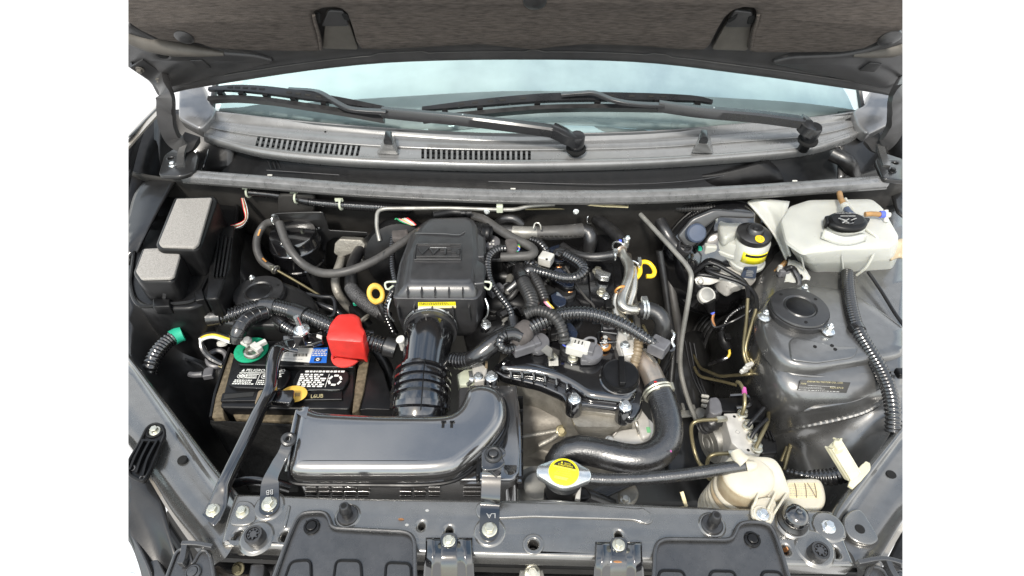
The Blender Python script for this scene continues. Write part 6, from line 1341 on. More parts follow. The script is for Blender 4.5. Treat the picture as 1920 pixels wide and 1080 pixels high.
# pad-like details on the back half of the cover
for q, z in (([(1100, 495), (1150, 492), (1158, 600), (1110, 604)], 0.008), ([(1132, 560), (1160, 558), (1164, 590), (1136, 592)], 0.02), ([(1118, 620), (1158, 614), (1164, 640), (1122, 644)], 0.016)):
    obj('cover_step', slab([V(a, b, z) for a, b in q], z, -0.01, 0.004, 0.006), 'black_gloss', EN, sharp=50)
for q in ([(1118, 503), (1132, 507), (1146, 512), (1142, 520), (1126, 518), (1116, 510)],):
    obj('lifting_eye', slab([V(a, b, 0.024) for a, b in q], 0.024, 0.012, 0.001, 0.003), 'bright_zinc', EN)
text('DAIHATSU', V(1087, 560, 0.0052), V(1093, 590, 0.0052), V(1093, 559, 0.0052), 'grey_print', EN, 'cast_mark') if False else None
# ================================================================== hoses, pipes and harnesses over the engine
h = harness('wiring_harness', 'thick shiny conduit arching over the valve cover to the right connector', 'wiring harness', [(985, 622, 0.045), (1010, 607, 0.05), (1050, 591, 0.056), (1095, 587, 0.06), (1140, 597, 0.06), (1180, 615, 0.056), (1215, 637, 0.048), (1232, 648, 0.04)], [0.0125, 0.013, 0.013, 0.013, 0.0128, 0.0122, 0.0105, 0.0075])
obj('connector', box(V(1235, 650, 0.036), 0.03, 0.028, 0.024, (Vector((0.8, -0.6, 0)), Vector((0.6, 0.8, 0)), Vector((0, 0, 1)))), 'connector_grey', h, bevel=0.003)
obj('junction_tape', tube(PP([(968, 642, 0.03), (978, 628, 0.042), (990, 612, 0.044)]), [0.012, 0.019, 0.015], 16), 'cloth_tape', h)
h = harness('wiring_harness', 'conduit branch curling down to the white connector on the valve cover', 'wiring harness', [(985, 590, 0.06), (1005, 582, 0.068), (1030, 588, 0.072), (1048, 605, 0.068), (1056, 625, 0.056), (1058, 640, 0.042)], 0.0098, 'conduit_grey')
h = harness('wiring_harness', 'black taped trunk running from the bellows hose up to the junction', 'wiring harness', [(850, 675, -0.01), (875, 676, 0.0), (900, 664, 0.015), (930, 640, 0.028), (955, 626, 0.036), (975, 622, 0.04)], [0.012, 0.013, 0.015, 0.0165, 0.015, 0.013], 'tape', None)
obj('sleeve', tube(PP([(848, 676, -0.011), (862, 677, -0.006), (880, 675, 0.002)]), 0.0145, 16, ribs=(0.006, 0.1)), 'conduit', h)
h = harness('wiring_harness', 'small conduit loop beside the black cam sensor connector', 'wiring harness', [(975, 630, 0.045), (955, 626, 0.05), (940, 634, 0.05), (938, 648, 0.045), (950, 656, 0.036), (962, 652, 0.03)], 0.0078)
obj('wrap', tube(PP([(978, 632, 0.046), (964, 626, 0.05), (950, 628, 0.05)]), 0.0105, 12), 'tape', h)
h = harness('rubber_stub', 'short black rubber hose end beside the taped trunk', 'hose', [(915, 655, 0.0), (922, 635, 0.016), (935, 622, 0.026), (948, 618, 0.03)], 0.0085, 'rubber', None)
h = harness('wiring_harness', 'thin shiny conduit looping from the grey tape patch down to the junction', 'wiring harness', [(955, 466, 0.075), (932, 468, 0.078), (916, 482, 0.076), (914, 505, 0.07), (921, 530, 0.064), (938, 555, 0.058), (955, 578, 0.052), (962, 600, 0.046), (965, 620, 0.042)], [0.0075, 0.0085, 0.0085, 0.008, 0.0068, 0.0065, 0.0065, 0.0065, 0.0065], parts=((0.86, 1.0, 1.05, 'tape'),))
obj('tape_patch', slab([V(a, b, 0.085) for a, b in ((946, 449), (968, 447), (972, 460), (968, 472), (952, 470))], 0.088, 0.066, 0.005, 0.006), 'cloth_tape', h)
for k, m in enumerate(('wire_green', 'wire_yellow', 'wire_blue')): obj('wire', tube(PP([(968, 458 + k * 3, 0.082), (974, 461 + k * 2, 0.084), (972, 470, 0.082), (964, 472, 0.08)]), 0.0014, 6), m, h)
h = harness('breather_hose', 'grey rubber breather hose making a sharp hairpin right of the air cleaner', 'hose', [(884, 404, 0.08), (908, 412, 0.084), (935, 430, 0.082), (965, 448, 0.08), (990, 460, 0.078), (1001, 470, 0.076), (994, 479, 0.074), (970, 481, 0.072), (940, 482, 0.068)], 0.0086, 'grey_rubber', None)
h = harness('wiring_harness', 'wide ribbed conduit dropping down the middle of the engine', 'wiring harness', [(978, 520, 0.05), (984, 535, 0.054), (993, 552, 0.056), (998, 570, 0.054), (992, 585, 0.052)], 0.0135, 'conduit_grey')
obj('wrap', tube(PP([(975, 505, 0.045), (978, 516, 0.05), (983, 528, 0.053)]), 0.015, 14), 'tape', h)
h = harness('wiring_harness', 'ribbed conduit right beside the wide one dropping to bare wires', 'wiring harness', [(1000, 515, 0.055), (1008, 530, 0.056), (1016, 548, 0.054), (1022, 566, 0.05)], 0.0098, 'conduit_grey')
for k, m in enumerate(('wire_pink', 'wire_white', 'wire_yellow')): obj('wire', tube(PP([(1020 + k * 3, 565, 0.05), (1026 + k * 3, 572, 0.05), (1034 + k * 2, 578, 0.044)]), 0.0016, 6), m, h)
h = harness('wiring_harness', 'long shiny conduit loop right of the white coil connector', 'wiring harness', [(998, 506, 0.06), (1025, 513, 0.066), (1055, 521, 0.068), (1080, 520, 0.068), (1094, 508, 0.068), (1088, 495, 0.068), (1072, 484, 0.066), (1055, 474, 0.062)], [0.009, 0.0092, 0.0095, 0.0098, 0.0102, 0.0105, 0.0105, 0.010])
obj('end_wrap', tube(PP([(1060, 477, 0.063), (1050, 473, 0.06), (1044, 482, 0.054)]), 0.0115, 14), 'tape', h)
obj('junction_wrap', tube(PP([(1004, 508, 0.06), (994, 506, 0.058), (984, 516, 0.05), (968, 532, 0.04), (952, 545, 0.03)]), [0.010, 0.012, 0.012, 0.009, 0.009], 12), 'tape', h)
h = harness('wiring_harness', 'conduit piece leading from the back down to the white coil connector', 'wiring harness', [(996, 450, 0.06), (1010, 455, 0.064), (1020, 465, 0.062), (1026, 476, 0.056)], 0.0085)
obj('connector', box(V(1024, 486, 0.055), 0.026, 0.024, 0.02, (Vector((0.9, -0.42, 0)), Vector((0.42, 0.9, 0)), Vector((0, 0, 1)))), 'connector_white', h, bevel=0.003)
obj('connector_hole', box(V(1025, 486, 0.0652), 0.004, 0.004, 0.001), 'black_print', h)
h = harness('wiring_harness', 'dark ribbed conduit between the hairpin hose and the white connector', 'wiring harness', [(990, 490, 0.055), (1000, 500, 0.055), (1010, 512, 0.05)], 0.011, 'conduit')
# heater pipes at the back
hp_ = thing('heater_pipe', 'black heater pipe with foil sleeve along the fire wall', 'pipe', V(1000, 430, 0.05))
obj('pipe', tube(PP([(890, 428, 0.05), (930, 432, 0.055), (965, 434, 0.06), (1008, 436, 0.062)]), 0.0125, 18), 'rubber', hp_)
obj('steel_band', tube(PP([(962, 436, 0.06), (985, 437, 0.062), (1008, 437, 0.062)]), 0.0135, 18), 'dull_steel', hp_)
obj('sleeve', tube(PP([(1008, 437, 0.062), (1050, 436, 0.065), (1092, 432, 0.065)]), 0.0145, 18), 'grey_rubber', hp_)
obj('elbow', tube(PP([(1090, 432, 0.065), (1103, 436, 0.062), (1107, 450, 0.052), (1104, 470, 0.03)]), [0.0135, 0.014, 0.0135, 0.012], 18), 'rubber', hp_)
for k in range(9): obj('sleeve_print', box(V(1016 + k * 9, 443, 0.0725), 0.006, 0.003, 0.0006), 'black_print', hp_)
h = harness('heater_hose', 'black rubber hose curving over the back of the valve cover to the steel pipes', 'hose', [(1055, 462, 0.045), (1072, 474, 0.05), (1095, 481, 0.056), (1120, 482, 0.06), (1150, 478, 0.064)], 0.0085, 'rubber', None)
p = V(1152, 478, 0.065); obj('hose_clamp', join(torus(p, (1, 0.1, 0.1), 0.0098, 0.002, 22, 6), box(p + Vector((0, -0.004, 0.012)), 0.008, 0.006, 0.008)), 'bright_zinc', h)
h = harness('heater_hose', 'black hose coming out of the fire wall behind the steel pipes', 'hose', [(1110, 400, 0.05), (1125, 415, 0.055), (1150, 435, 0.06), (1168, 455, 0.066)], 0.012, 'rubber', None)
p = V(1108, 408, 0.052); obj('hose_clamp', join(torus(p, (0.7, -0.6, 0.1), 0.0135, 0.0016, 22, 6), box(p + Vector((-0.012, 0, 0.008)), 0.008, 0.006, 0.008)), 'bright_zinc', h)
# steel water pipes
wp = thing('water_pipes', 'bright steel twin water pipes right of the valve cover', 'pipe', V(1180, 560, 0))
obj('front_pipe', tube(PP([(1164, 468, 0.068), (1172, 484, 0.07), (1180, 500, 0.07), (1179, 520, 0.066), (1172, 540, 0.06), (1166, 558, 0.054), (1166, 572, 0.05), (1176, 580, 0.046), (1196, 581, 0.044)]), [0.0075, 0.0085, 0.0095, 0.0095, 0.009, 0.009, 0.0095, 0.0092, 0.009], 16), 'steel', wp)
obj('rear_pipe', tube(PP([(1186, 502, 0.058), (1188, 520, 0.05), (1186, 545, 0.04), (1180, 565, 0.03), (1174, 585, 0.02)]), 0.0085, 16), 'steel', wp)
obj('lower_pipe', tube(PP([(1158, 548, 0.05), (1154, 566, 0.04), (1158, 590, 0.03), (1172, 615, 0.02), (1180, 640, 0.0)]), [0.006, 0.007, 0.010, 0.016, 0.017], 16), 'steel', wp)
obj('rust_band', torus(V(1163, 543, 0.06), (0.3, -0.8, -0.2), 0.0095, 0.002, 22, 6), 'orange_metal', wp); obj('rust_band', torus(V(1165, 471, 0.068), (0.4, -0.8, 0.1), 0.0095, 0.003, 22, 6), 'steel_rusty', wp)
for u, v, z in ((1160, 464, 0.07), (1187, 500, 0.06)):
    p = V(u, v, z); obj('hose_clamp', join(torus(p, (0.5, 0.8, 0.0), 0.0125, 0.0018, 22, 6), box(p + Vector((0.010, 0.0, 0.012)), 0.006, 0.014, 0.010)), 'bright_zinc', wp)
p = V(1176, 453, 0.085); obj('clamp_screw', lathe([(0.004, -0.012), (0.004, 0.006), (0.0055, 0.008), (0.003, 0.012)], p, (0, 0.1, 1), 12), 'bright_zinc', wp)
obj('blue_dot', box(V(1163, 452, 0.083), 0.005, 0.004, 0.004), 'wire_blue', wp)
h = harness('heater_hose', 'thick black hose bending down right of the steel pipes', 'hose', [(1196, 581, 0.044), (1212, 580, 0.044), (1232, 588, 0.04), (1243, 605, 0.03), (1240, 625, 0.01), (1230, 645, -0.02)], 0.0145, 'rubber', None, n=18)
p = V(1206, 580, 0.044); obj('hose_clamp', join(torus(p, (1, 0, 0), 0.0158, 0.0022, 26, 6), torus(p + Vector((0.006, 0, 0)), (1, 0, 0), 0.0158, 0.0022, 26, 6), box(p + Vector((0.0, 0.004, 0.019)), 0.010, 0.010, 0.008)), 'bright_zinc', h)
hs = thing('water_outlet', 'cast aluminium water outlet flange beside the oil filler cap', 'casting', V(1180, 640, -0.02))
obj('flange', slab([V(a, b, 0.022) for a, b in ((1142, 584), (1165, 578), (1172, 590), (1178, 640), (1190, 650), (1188, 668), (1168, 668), (1158, 640), (1148, 600))], 0.022, -0.03, 0.004, 0.006), 'alloy_clean', hs, sharp=45)
obj('ear', slab([V(a, b, 0.026) for a, b in ((1162, 640), (1188, 636), (1192, 662), (1170, 666))], 0.026, 0.01, 0.002, 0.004), 'alloy_clean', hs); bolt(V(1172, 648, 0.027), 0.0085, hs, 'bright_zinc'); bolt(V(1152, 590, 0.023), 0.0085, hs, 'bright_zinc')
h = harness('corrugated_hose', 'tan heat aged corrugated sleeve dropping beside the oil filler cap', 'conduit', [(1198, 636, 0.03), (1196, 655, 0.026), (1192, 672, 0.018), (1186, 690, 0.005)], 0.0082, 'conduit_tan')
wn_ = thing('radiator_pipe', 'rusty steel radiator pipe leading into the big upper hose', 'pipe', V(1215, 690, -0.02))
obj('pipe', tube(PP([(1196, 668, 0.0), (1206, 676, 0.002), (1218, 694, 0.0), (1228, 716, -0.004), (1236, 738, -0.008)]), [0.0165, 0.0175, 0.018, 0.018, 0.018], 24), 'steel_rusty', wn_)
obj('stay', strap(PP([(1208, 655, 0.02), (1218, 668, 0.02), (1230, 682, 0.014)]), 0.006, 0.003), 'steel', wn_)
RH = thing('radiator_hose', 'thick black upper radiator hose curving to the yellow radiator cap', 'hose', V(1250, 800, -0.02))
obj('hose', tube(PP([(1230, 724, -0.006), (1240, 745, -0.008), (1250, 780, -0.01), (1253, 812, -0.012), (1243, 840, -0.014), (1216, 858, -0.016), (1180, 861, -0.018), (1140, 853, -0.02), (1105, 845, -0.024), (1075, 845, -0.03), (1052, 858, -0.042), (1045, 882, -0.06)]), 0.0225, 26), 'hose_gloss', RH, sharp=60)
p = V(1233, 733, -0.0065); d = V(1240, 745, -0.008) - V(1230, 724, -0.006)
obj('hose_clamp', join(torus(p, d, 0.0235, 0.0024, 30, 6), torus(p + d * 0.25, d, 0.0235, 0.0024, 30, 6), box(p + Vector((0.018, -0.002, 0.012)), 0.010, 0.014, 0.008)), 'zinc', RH)
obj('pink_mark', box(V(1258, 846, 0.006), 0.002, 0.003, 0.0008), 'magenta', RH); obj('pink_mark', box(V(1229, 716, 0.015), 0.005, 0.003, 0.0006), 'red_label', wn_)
obj('inner_seam', tube(PP([(1228, 750, 0.006), (1240, 790, 0.006), (1240, 815, 0.005), (1228, 835, 0.004)]), 0.0012, 6), 'rubber', RH)
# alternator and belt
AL = thing('alternator', 'cast aluminium alternator housing right of the timing cover', 'alternator', V(1190, 820, -0.1))
p = V(1190, 830, -0.105)
obj('housing', lathe([(0.05, -0.06), (0.052, -0.01), (0.046, 0.006), (0.034, 0.012), (0.016, 0.014)], p, (0.25, -0.55, 0.8), 40), 'alloy_clean', AL)
for k in range(9):
    a = k * 2 * math.pi / 9; s_, q_, a_ = frame((0.25, -0.55, 0.8)); c = p + s_ * math.cos(a) * 0.034 + q_ * math.sin(a) * 0.034 + a_ * 0.010
    obj('vent', box(c, 0.016, 0.007, 0.004, (s_ * math.cos(a) + q_ * math.sin(a), q_ * math.cos(a) - s_ * math.sin(a), a_)), 'dark_void', AL)
obj('arm', slab([V(a, b, -0.06) for a, b in ((1145, 822), (1160, 806), (1200, 800), (1220, 815), (1215, 830), (1170, 838), (1150, 840))], -0.06, -0.085, 0.004, 0.006), 'alloy_clean', AL, sharp=45)
obj('arm', slab([V(a, b, -0.05) for a, b in ((1175, 780), (1200, 762), (1218, 785), (1222, 815), (1205, 822), (1195, 795))], -0.05, -0.07, 0.004, 0.006), 'alloy_clean', AL, sharp=45)
bolt(V(1143, 826, -0.062), 0.0085, AL, 'steel', (0, -0.4, 1)); bolt(V(1205, 845, -0.075), 0.010, AL, 'steel', (0, -0.4, 1))
obj('green_mark', box(V(1216, 806, -0.049), 0.006, 0.010, 0.0012), 'green_mark', AL)
obj('strut', tube(PP([(1192, 790, -0.05), (1196, 800, -0.055), (1200, 815, -0.058)]), 0.004, 10), 'steel', AL)
BE = thing('drive_belt', 'black ribbed drive belt slanting below the overflow hose', 'belt', V(1130, 925, -0.16))
for k in range(5): obj('belt_rib', strap(PP([(1080 + k * 10, 938, -0.14), (1130 + k * 9, 915, -0.135), (1180 + k * 8, 896, -0.13)]), 0.006, 0.005), 'rubber', BE)
lb_ = thing('engine_bracket', 'pale metal bracket low between the belt and the overflow reservoir', 'bracket', V(1180, 930, -0.15))
obj('bracket', slab([V(a, b, -0.14) for a, b in ((1160, 915), (1190, 905), (1200, 925), (1185, 945), (1162, 935))], -0.14, -0.16, 0.003, 0.006), 'alloy', lb_); bolt(V(1172, 938, -0.138), 0.009, lb_, 'steel')
tg = thing('wire_tab', 'thin pale metal tab standing behind the tie bar', 'tab', V(1282, 935, -0.02))
obj('tab', strap(PP([(1278, 922, -0.012), (1283, 938, -0.02), (1287, 950, -0.03)]), 0.005, 0.002), 'cream_label', tg)
# radiator cap and neck
RC = thing('radiator_cap', 'metal radiator cap with round yellow CAUTION label', 'radiator cap', V(1058, 890, -0.03))
c = V(1057, 886, 0.012); an = R(-6); rot = lambda x, y: Vector((x * math.cos(an) - y * math.sin(an), x * math.sin(an) + y * math.cos(an), 0))
ear = [(-.039, -.0075), (-.039, .0075), (-.028, .0125), (-.0165, .0195), (0, .0245), (.0165, .0195), (.028, .0125), (.039, .0075), (.039, -.0075), (.028, -.0125), (.0165, -.0195), (0, -.0245), (-.0165, -.0195), (-.028, -.0125)]
prof = fillet([c + rot(x, y) for x, y in ear], 0.009, 5)
obj('cap', loft([[c + (q - c) * s + Vector((0, 0, z)) for q in prof] for s, z in ((.80, -0.016), (.96, -0.012), (1.0, -0.006), (1.0, -0.002), (.97, 0.0), (.92, 0.0012), (.3, 0.0016))]), 'bright_zinc', RC, sharp=50)
lbl = obj('yellow_disc', lathe([(0.0212, 0.0005), (0.0212, 0.002), (0.0200, 0.0028), (0.002, 0.0028)], c, (0, 0, 1), 44), 'yellow_label', RC)
zz = c.z + 0.003
def cp(x, y): return Vector((c.x, c.y, zz)) + Matrix.Rotation(R(-14), 3, 'Z') @ (Vector((x, y, 0)) * 0.85)
seg = [cp(0.0205 * math.cos(a), 0.0205 * math.sin(a)) for a in [R(24 + k * (132 / 14)) for k in range(15)]]
obj('black_panel', loft([seg, [q + Vector((0, 0, .0003)) for q in seg]]), 'black_print', lbl)
text('CAUTION', cp(-0.0115, 0.0092), cp(0.0125, 0.0092), cp(-0.0115, 0.0128), 'yellow_label', lbl)
text('PRECAUCION', cp(-0.002, 0.0142), cp(0.0088, 0.0142), cp(-0.002, 0.0162), 'yellow_label', lbl); text('\u25b2', cp(-0.008, 0.0138), cp(-0.004, 0.0138), cp(-0.008, 0.0175), 'yellow_label', lbl)
for i, s in enumerate(('NEVER OPEN WHEN HOT', 'NUNCA SE', 'ABRA CUANDO', 'ESTE CALIENTE')):
    wdt = (0.019, 0.010, 0.0125, 0.014)[i]; y = 0.0045 - i * 0.0042
    text(s, cp(-wdt, y), cp(wdt, y), cp(-wdt, y + 0.0026), 'gold_print' if i == 0 else 'conduit_tan', lbl)
fine_print(cp(-0.013, -0.016), cp(0.013, -0.016), cp(-0.013, -0.0105), 3, 'gold_print', lbl, 41, 1.0, .0006)
obj('neck', lathe([(0.024, -0.05), (0.024, -0.016), (0.028, -0.014), (0.028, -0.011)], c, (0, 0, 1), 36), 'black_plastic', RC)
RD = thing('radiator', 'black radiator top tank behind the tie bar under the cap', 'radiator', V(1080, 935, -0.1))
obj('top_tank', slab([V(a, b, -0.05) for a, b in ((1020, 915), (1100, 917), (1110, 935), (1100, 945), (1020, 942))], -0.04, -0.1, 0.006, 0.006), 'black_plastic', RD)
obj('side_tab', slab([V(a, b, -0.02) for a, b in ((1082, 912), (1090, 912), (1088, 935), (1078, 935))], -0.02, -0.05, 0.002), 'connector_white', RD)
OH = harness('overflow_hose', 'shiny black overflow hose from the radiator cap to the cream reservoir', 'hose', [(1088, 896, -0.004), (1140, 899, -0.004), (1210, 897, -0.002), (1290, 889, 0.004), (1350, 880, 0.010), (1400, 873, 0.014)], 0.0088, 'hose_gloss', None, n=18)

dh = thing('dipstick', 'bright yellow hooked dipstick handle right of the steel water pipes', 'dipstick', V(1195, 520, 0))
obj('hook', tube(PP([(1192, 523, 0.05), (1200, 512, 0.056), (1200, 497, 0.062), (1206, 491, 0.064), (1218, 494, 0.062), (1227, 507, 0.056), (1224, 517, 0.052), (1212, 518, 0.052)]), 0.0042, 12), 'yellow_bright', dh)
obj('stem', tube(PP([(1192, 523, 0.05), (1186, 540, 0.03), (1182, 560, 0.01)]), 0.003, 8), 'steel', dh)
sl = thing('vent_pipe', 'thin silver pipe bent along the top of the fire wall', 'pipe', V(706, 430, 0.05))
obj('pipe', tube(PP([(712, 452, 0.05), (706, 425, 0.07), (707, 396, 0.088), (720, 391, 0.09), (840, 390, 0.095), (930, 393, 0.096), (968, 393, 0.096), (990, 386, 0.1), (1040, 383, 0.1)]), 0.004, 12, poly=0.012), 'dull_steel', sl)
obj('olive_pipe', tube(PP([(985, 392, 0.078), (1040, 391, 0.08), (1100, 391, 0.08)]), 0.0025, 10), 'brake_line', sl)
obj('pale_clip', box(V(937, 390, 0.099), 0.013, 0.014, 0.016), 'pale_clip', sl, bevel=0.002)
for u in (913, 1080): bolt(VY(u, 397, 0.955), 0.006, sl, 'bright_zinc', (0, -1, 0.3))
ws_ = thing('sealer_strip', 'cream sealer strip under the weatherstrip right of the air cleaner', 'sealer', V(1130, 386, 0.09))
obj('strip', strap(PP([(1098, 383, 0.095), (1130, 385, 0.095), (1178, 388, 0.094)]), [0.004, 0.007, 0.003], 0.003), 'cream_label', ws_)
# ================================================================== right side of the bay
# ---- brake booster and master cylinder
BB = thing('brake_booster', 'large round black brake booster on the fire wall at the right', 'brake booster', V(1350, 500, -0.1))
ax = Vector((0.0, -0.93, 0.36)).normalized(); c = VY(1358, 492, 0.93)
obj('shell', lathe([(0.118, -0.06), (0.125, -0.03), (0.125, -0.018), (0.119, -0.012), (0.114, 0.0), (0.10, 0.006), (0.09, 0.02), (0.07, 0.034), (0.04, 0.042), (0.01, 0.044)], c, ax, 56), 'black_gloss', BB, sharp=60)
obj('rim', torus(c + ax * -0.022, ax, 0.124, 0.004, 56, 8), 'black_plastic', BB)
s_, q_, a_ = frame(ax)
obj('upper_plate', slab([VY(a, b, 0.90) for a, b in ((1275, 440), (1300, 415), (1330, 400), (1330, 410), (1316, 440), (1296, 456))], 0, 0, .001) if False else plate([VY(a, b, 0.895) for a, b in ((1268, 442), (1300, 412), (1345, 396), (1420, 402), (1418, 412), (1350, 410), (1318, 430), (1300, 458), (1284, 462))], ax, 0.012, 0.004, 0.008), 'grey_plastic', BB, sharp=45)
obj('check_valve', lathe([(0.018, -0.01), (0.018, 0.008), (0.015, 0.011), (0.004, 0.012)], VY(1304, 437, 0.885), (0, -0.8, 0.6), 26), 'blue_tag', BB)
vh = thing('vacuum_hose', 'black vacuum hose ending in a plastic elbow at the brake booster', 'hose', V(1280, 470, 0.02))
obj('hose', tube(PP([(1238, 416, 0.075), (1246, 432, 0.07), (1256, 448, 0.06), (1268, 462, 0.055), (1280, 470, 0.05)]), [0.012, 0.012, 0.0118, 0.012, 0.0125], 18), 'rubber', vh)
obj('elbow', lathe([(0.0145, -0.02), (0.0155, 0.0), (0.0145, 0.004), (0.0115, 0.004), (0.011, -0.002), (0.005, -0.002)], V(1284, 463, 0.062), (0.2, -0.4, 0.9), 28), 'grey_plastic', vh)
for k in range(3):
    a = k * 2.09 + 0.5; p = V(1284, 463, 0.0655); obj('spoke', strap([p, p + Vector((math.cos(a) * .011, math.sin(a) * .011, 0))], 0.002, 0.002), 'grey_plastic', vh)
MC = thing('brake_master_cylinder', 'white brake fluid reservoir with black cap on the master cylinder', 'brake reservoir', V(1390, 490, -0.05))
B0 = [(1332, 404), (1342, 398), (1368, 402), (1400, 412), (1420, 428), (1438, 452), (1432, 480), (1414, 488), (1380, 478), (1358, 470), (1342, 452)]
R1 = fillet([V(a, b, 0.056) for a, b in ((1338, 410), (1352, 404), (1385, 408), (1420, 420), (1436, 442), (1434, 458), (1418, 468), (1396, 466), (1372, 460), (1348, 450))], 0.010, 4)
obj('reservoir', loft([inset(R1, .8, .001), inset(R1, .94, 0), inset(R1, .99, -0.005), inset(R1, 1.0, -0.022), inset(R1, 1.06, -0.024), inset(R1, 1.06, -0.030), inset(R1, .98, -0.032), inset(R1, .9, -0.055), inset(R1, .6, -0.065)]), 'white_plastic', MC, sharp=50)
obj('neck', lathe([(0.028, -0.062), (0.0355, -0.052), (0.0355, -0.046), (0.0325, -0.044), (0.0325, 0.002), (0.028, 0.006)], V(1412, 452, 0.064), (0, 0, 1), 40), 'white_plastic', MC, sharp=50)
obj('shoulder', slab([V(a, b, 0.072) for a, b in ((1344, 410), (1368, 404), (1392, 412), (1398, 430), (1360, 448), (1350, 436))], 0.074, 0.05, 0.007, 0.010), 'white_plastic', MC, sharp=50)
obj('back_plate', plate([V(1332, 400, .075), V(1342, 394, .085), V(1350, 412, .08), V(1362, 440, .06), V(1350, 452, .05), V(1340, 430, .06)], (0.4, -0.7, 0.6), 0.006, 0.002, 0.004), 'white_plastic', MC)
capp = V(1413, 440, 0.078); 
obj('cap', lathe([(0.031, -0.008), (0.0325, -0.004), (0.0325, 0.004), (0.029, 0.0065), (0.017, 0.0095), (0.015, 0.017), (0.0125, 0.0185), (0.0115, 0.016), (0.006, 0.016), (0.005, 0.0195), (0.001, 0.02)], capp, (0.03, -0.05, 1), 44), 'rubber', MC, sharp=50)
cn = capp + Vector((0.002, -0.024, 0.008)); obj('yellow_emblem', lathe([(0.0085, -0.001), (0.0085, 0.0008), (0.006, 0.0012), (0.0055, 0.0006), (0.001, 0.0008)], cn, (0, -0.25, 1), 26), 'yellow_bright', MC)
obj('emblem_ring', torus(cn + Vector((0, 0, .0014)), (0, -0.25, 1), 0.004, 0.0006, 20, 5), 'brown_hose', MC)
# curved label on the neck
V_ = []; F_ = []
nc = V(1412, 452, 0.064)
for k in range(13):
    a = R(-135 + k * 95 / 12)
    for z in (-0.008, -0.032): V_.append(nc + Vector((0.0329 * math.cos(a), 0.0329 * math.sin(a), z)))
F_ = [(2 * k, 2 * k + 1, 2 * k + 3, 2 * k + 2) for k in range(12)]
yl2 = obj('yellow_label', (V_, F_), 'yellow_label', MC, solid=-0.0006)
def onl(ang, z, d=0.0338): return nc + Vector((d * math.cos(R(ang)), d * math.sin(R(ang)), z))
for z, h_, m in ((-0.0125, 0.006, 'black_print'),):
    V_ = []
    for k in range(10):
        a = -125 + k * 75 / 9
        V_ += [onl(a, z + h_ / 2), onl(a, z - h_ / 2)]
    obj('label_band', (V_, [(2 * k, 2 * k + 1, 2 * k + 3, 2 * k + 2) for k in range(9)]), m, yl2)
for i in range(4): fine_print(onl(-128, -0.029 + i * 0.003, .0332), onl(-55, -0.029 + i * 0.003, .0332), onl(-128, -0.0275 + i * 0.003, .0332), 1, 'gold_print', yl2, 50 + i, 1.0, 0.003)
obj('cylinder', tube(PP([(1345, 470, -0.01), (1375, 490, -0.012), (1390, 515, -0.012), (1402, 530, -0.014)]), [0.024, 0.020, 0.019, 0.018], 26), 'alloy_clean', MC)
obj('cylinder_end', lathe([(0.0185, -0.01), (0.0185, 0.006), (0.012, 0.012), (0.002, 0.013)], V(1376, 532, -0.012), (0.1, -0.9, -0.3), 26), 'alloy_clean', MC)
obj('body', slab([V(a, b, 0.004) for a, b in ((1350, 470), (1390, 480), (1400, 510), (1372, 530), (1350, 515), (1345, 490))], 0.004, -0.04, 0.008, 0.010), 'alloy_clean', MC, sharp=50)
obj('mount_ear', plate([VY(a, b, 0.865) for a, b in ((1302, 524), (1312, 518), (1350, 516), (1362, 524), (1330, 534), (1306, 534))], (0, -0.8, 0.6), 0.006, 0.002, 0.004), 'alloy_clean', MC)
bolt(VY(1311, 527, 0.86), 0.0085, MC, 'steel', (0, -0.8, 0.6))
for a, b in (((1330, 502, 0.008), (1342, 504, 0.006)), ((1340, 518, 0.0), (1354, 520, 0.0))): obj('line_nut', lathe([(0.006, -0.006), (0.006, 0.006), (0.004, 0.008)], V(*b), (1, -0.1, 0), 6), 'alloy_clean', MC)
st_ = obj('level_switch', strap(PP([(1332, 398, 0.09), (1334, 412, 0.088), (1326, 430, 0.078), (1314, 446, 0.066), (1302, 460, 0.056)]), [0.010, 0.012, 0.013, 0.012, 0.010], 0.006), 'black_plastic', MC, bevel=0.002)
obj('switch_plug', box(V(1336, 416, 0.084), 0.008, 0.012, 0.014), 'black_plastic', MC, bevel=0.002); obj('switch_socket', box(V(1330, 466, 0.03), 0.024, 0.022, 0.026), 'white_plastic', MC, bevel=0.004)
obj('green_seal', box(V(1312, 466, 0.04), 0.006, 0.008, 0.006), 'green_tape', MC)
bt_ = thing('paper_tag', 'small grey blue printed tag below the brake reservoir', 'tag', V(1406, 512, -0.04))
tgq = [VY(1388, 520, 0.86), VY(1416, 522, 0.86), VY(1420, 499, 0.86), VY(1396, 500, 0.86)]
obj('tag', quad(*tgq, 0.001), 'blue_tag', bt_); text('04', VY(1392, 508, .858), VY(1401, 508, .858), VY(1393.5, 502, .858), 'black_print', bt_); fine_print(VY(1398, 518, .858), VY(1414, 519, .858), VY(1400, 506, .858), 4, 'grey_print', bt_, 60)
vs_ = thing('vacuum_switch', 'round pale switch with black plug below the brake booster', 'switch', V(1330, 560, -0.05))
obj('head', lathe([(0.016, -0.012), (0.0165, 0.0), (0.014, 0.003), (0.006, 0.004)], V(1326, 554, -0.01), (0.05, -0.6, 0.8), 28), 'connector_white', vs_); obj('lens', lathe([(0.0125, 0.002), (0.012, 0.005), (0.004, 0.006)], V(1325, 553, -0.01), (0.05, -0.6, 0.8), 24), 'dull_steel', vs_)
obj('plug', tube(PP([(1329, 563, -0.015), (1332, 576, -0.03), (1334, 584, -0.04)]), [0.0115, 0.010, 0.007], 14), 'black_plastic', vs_)
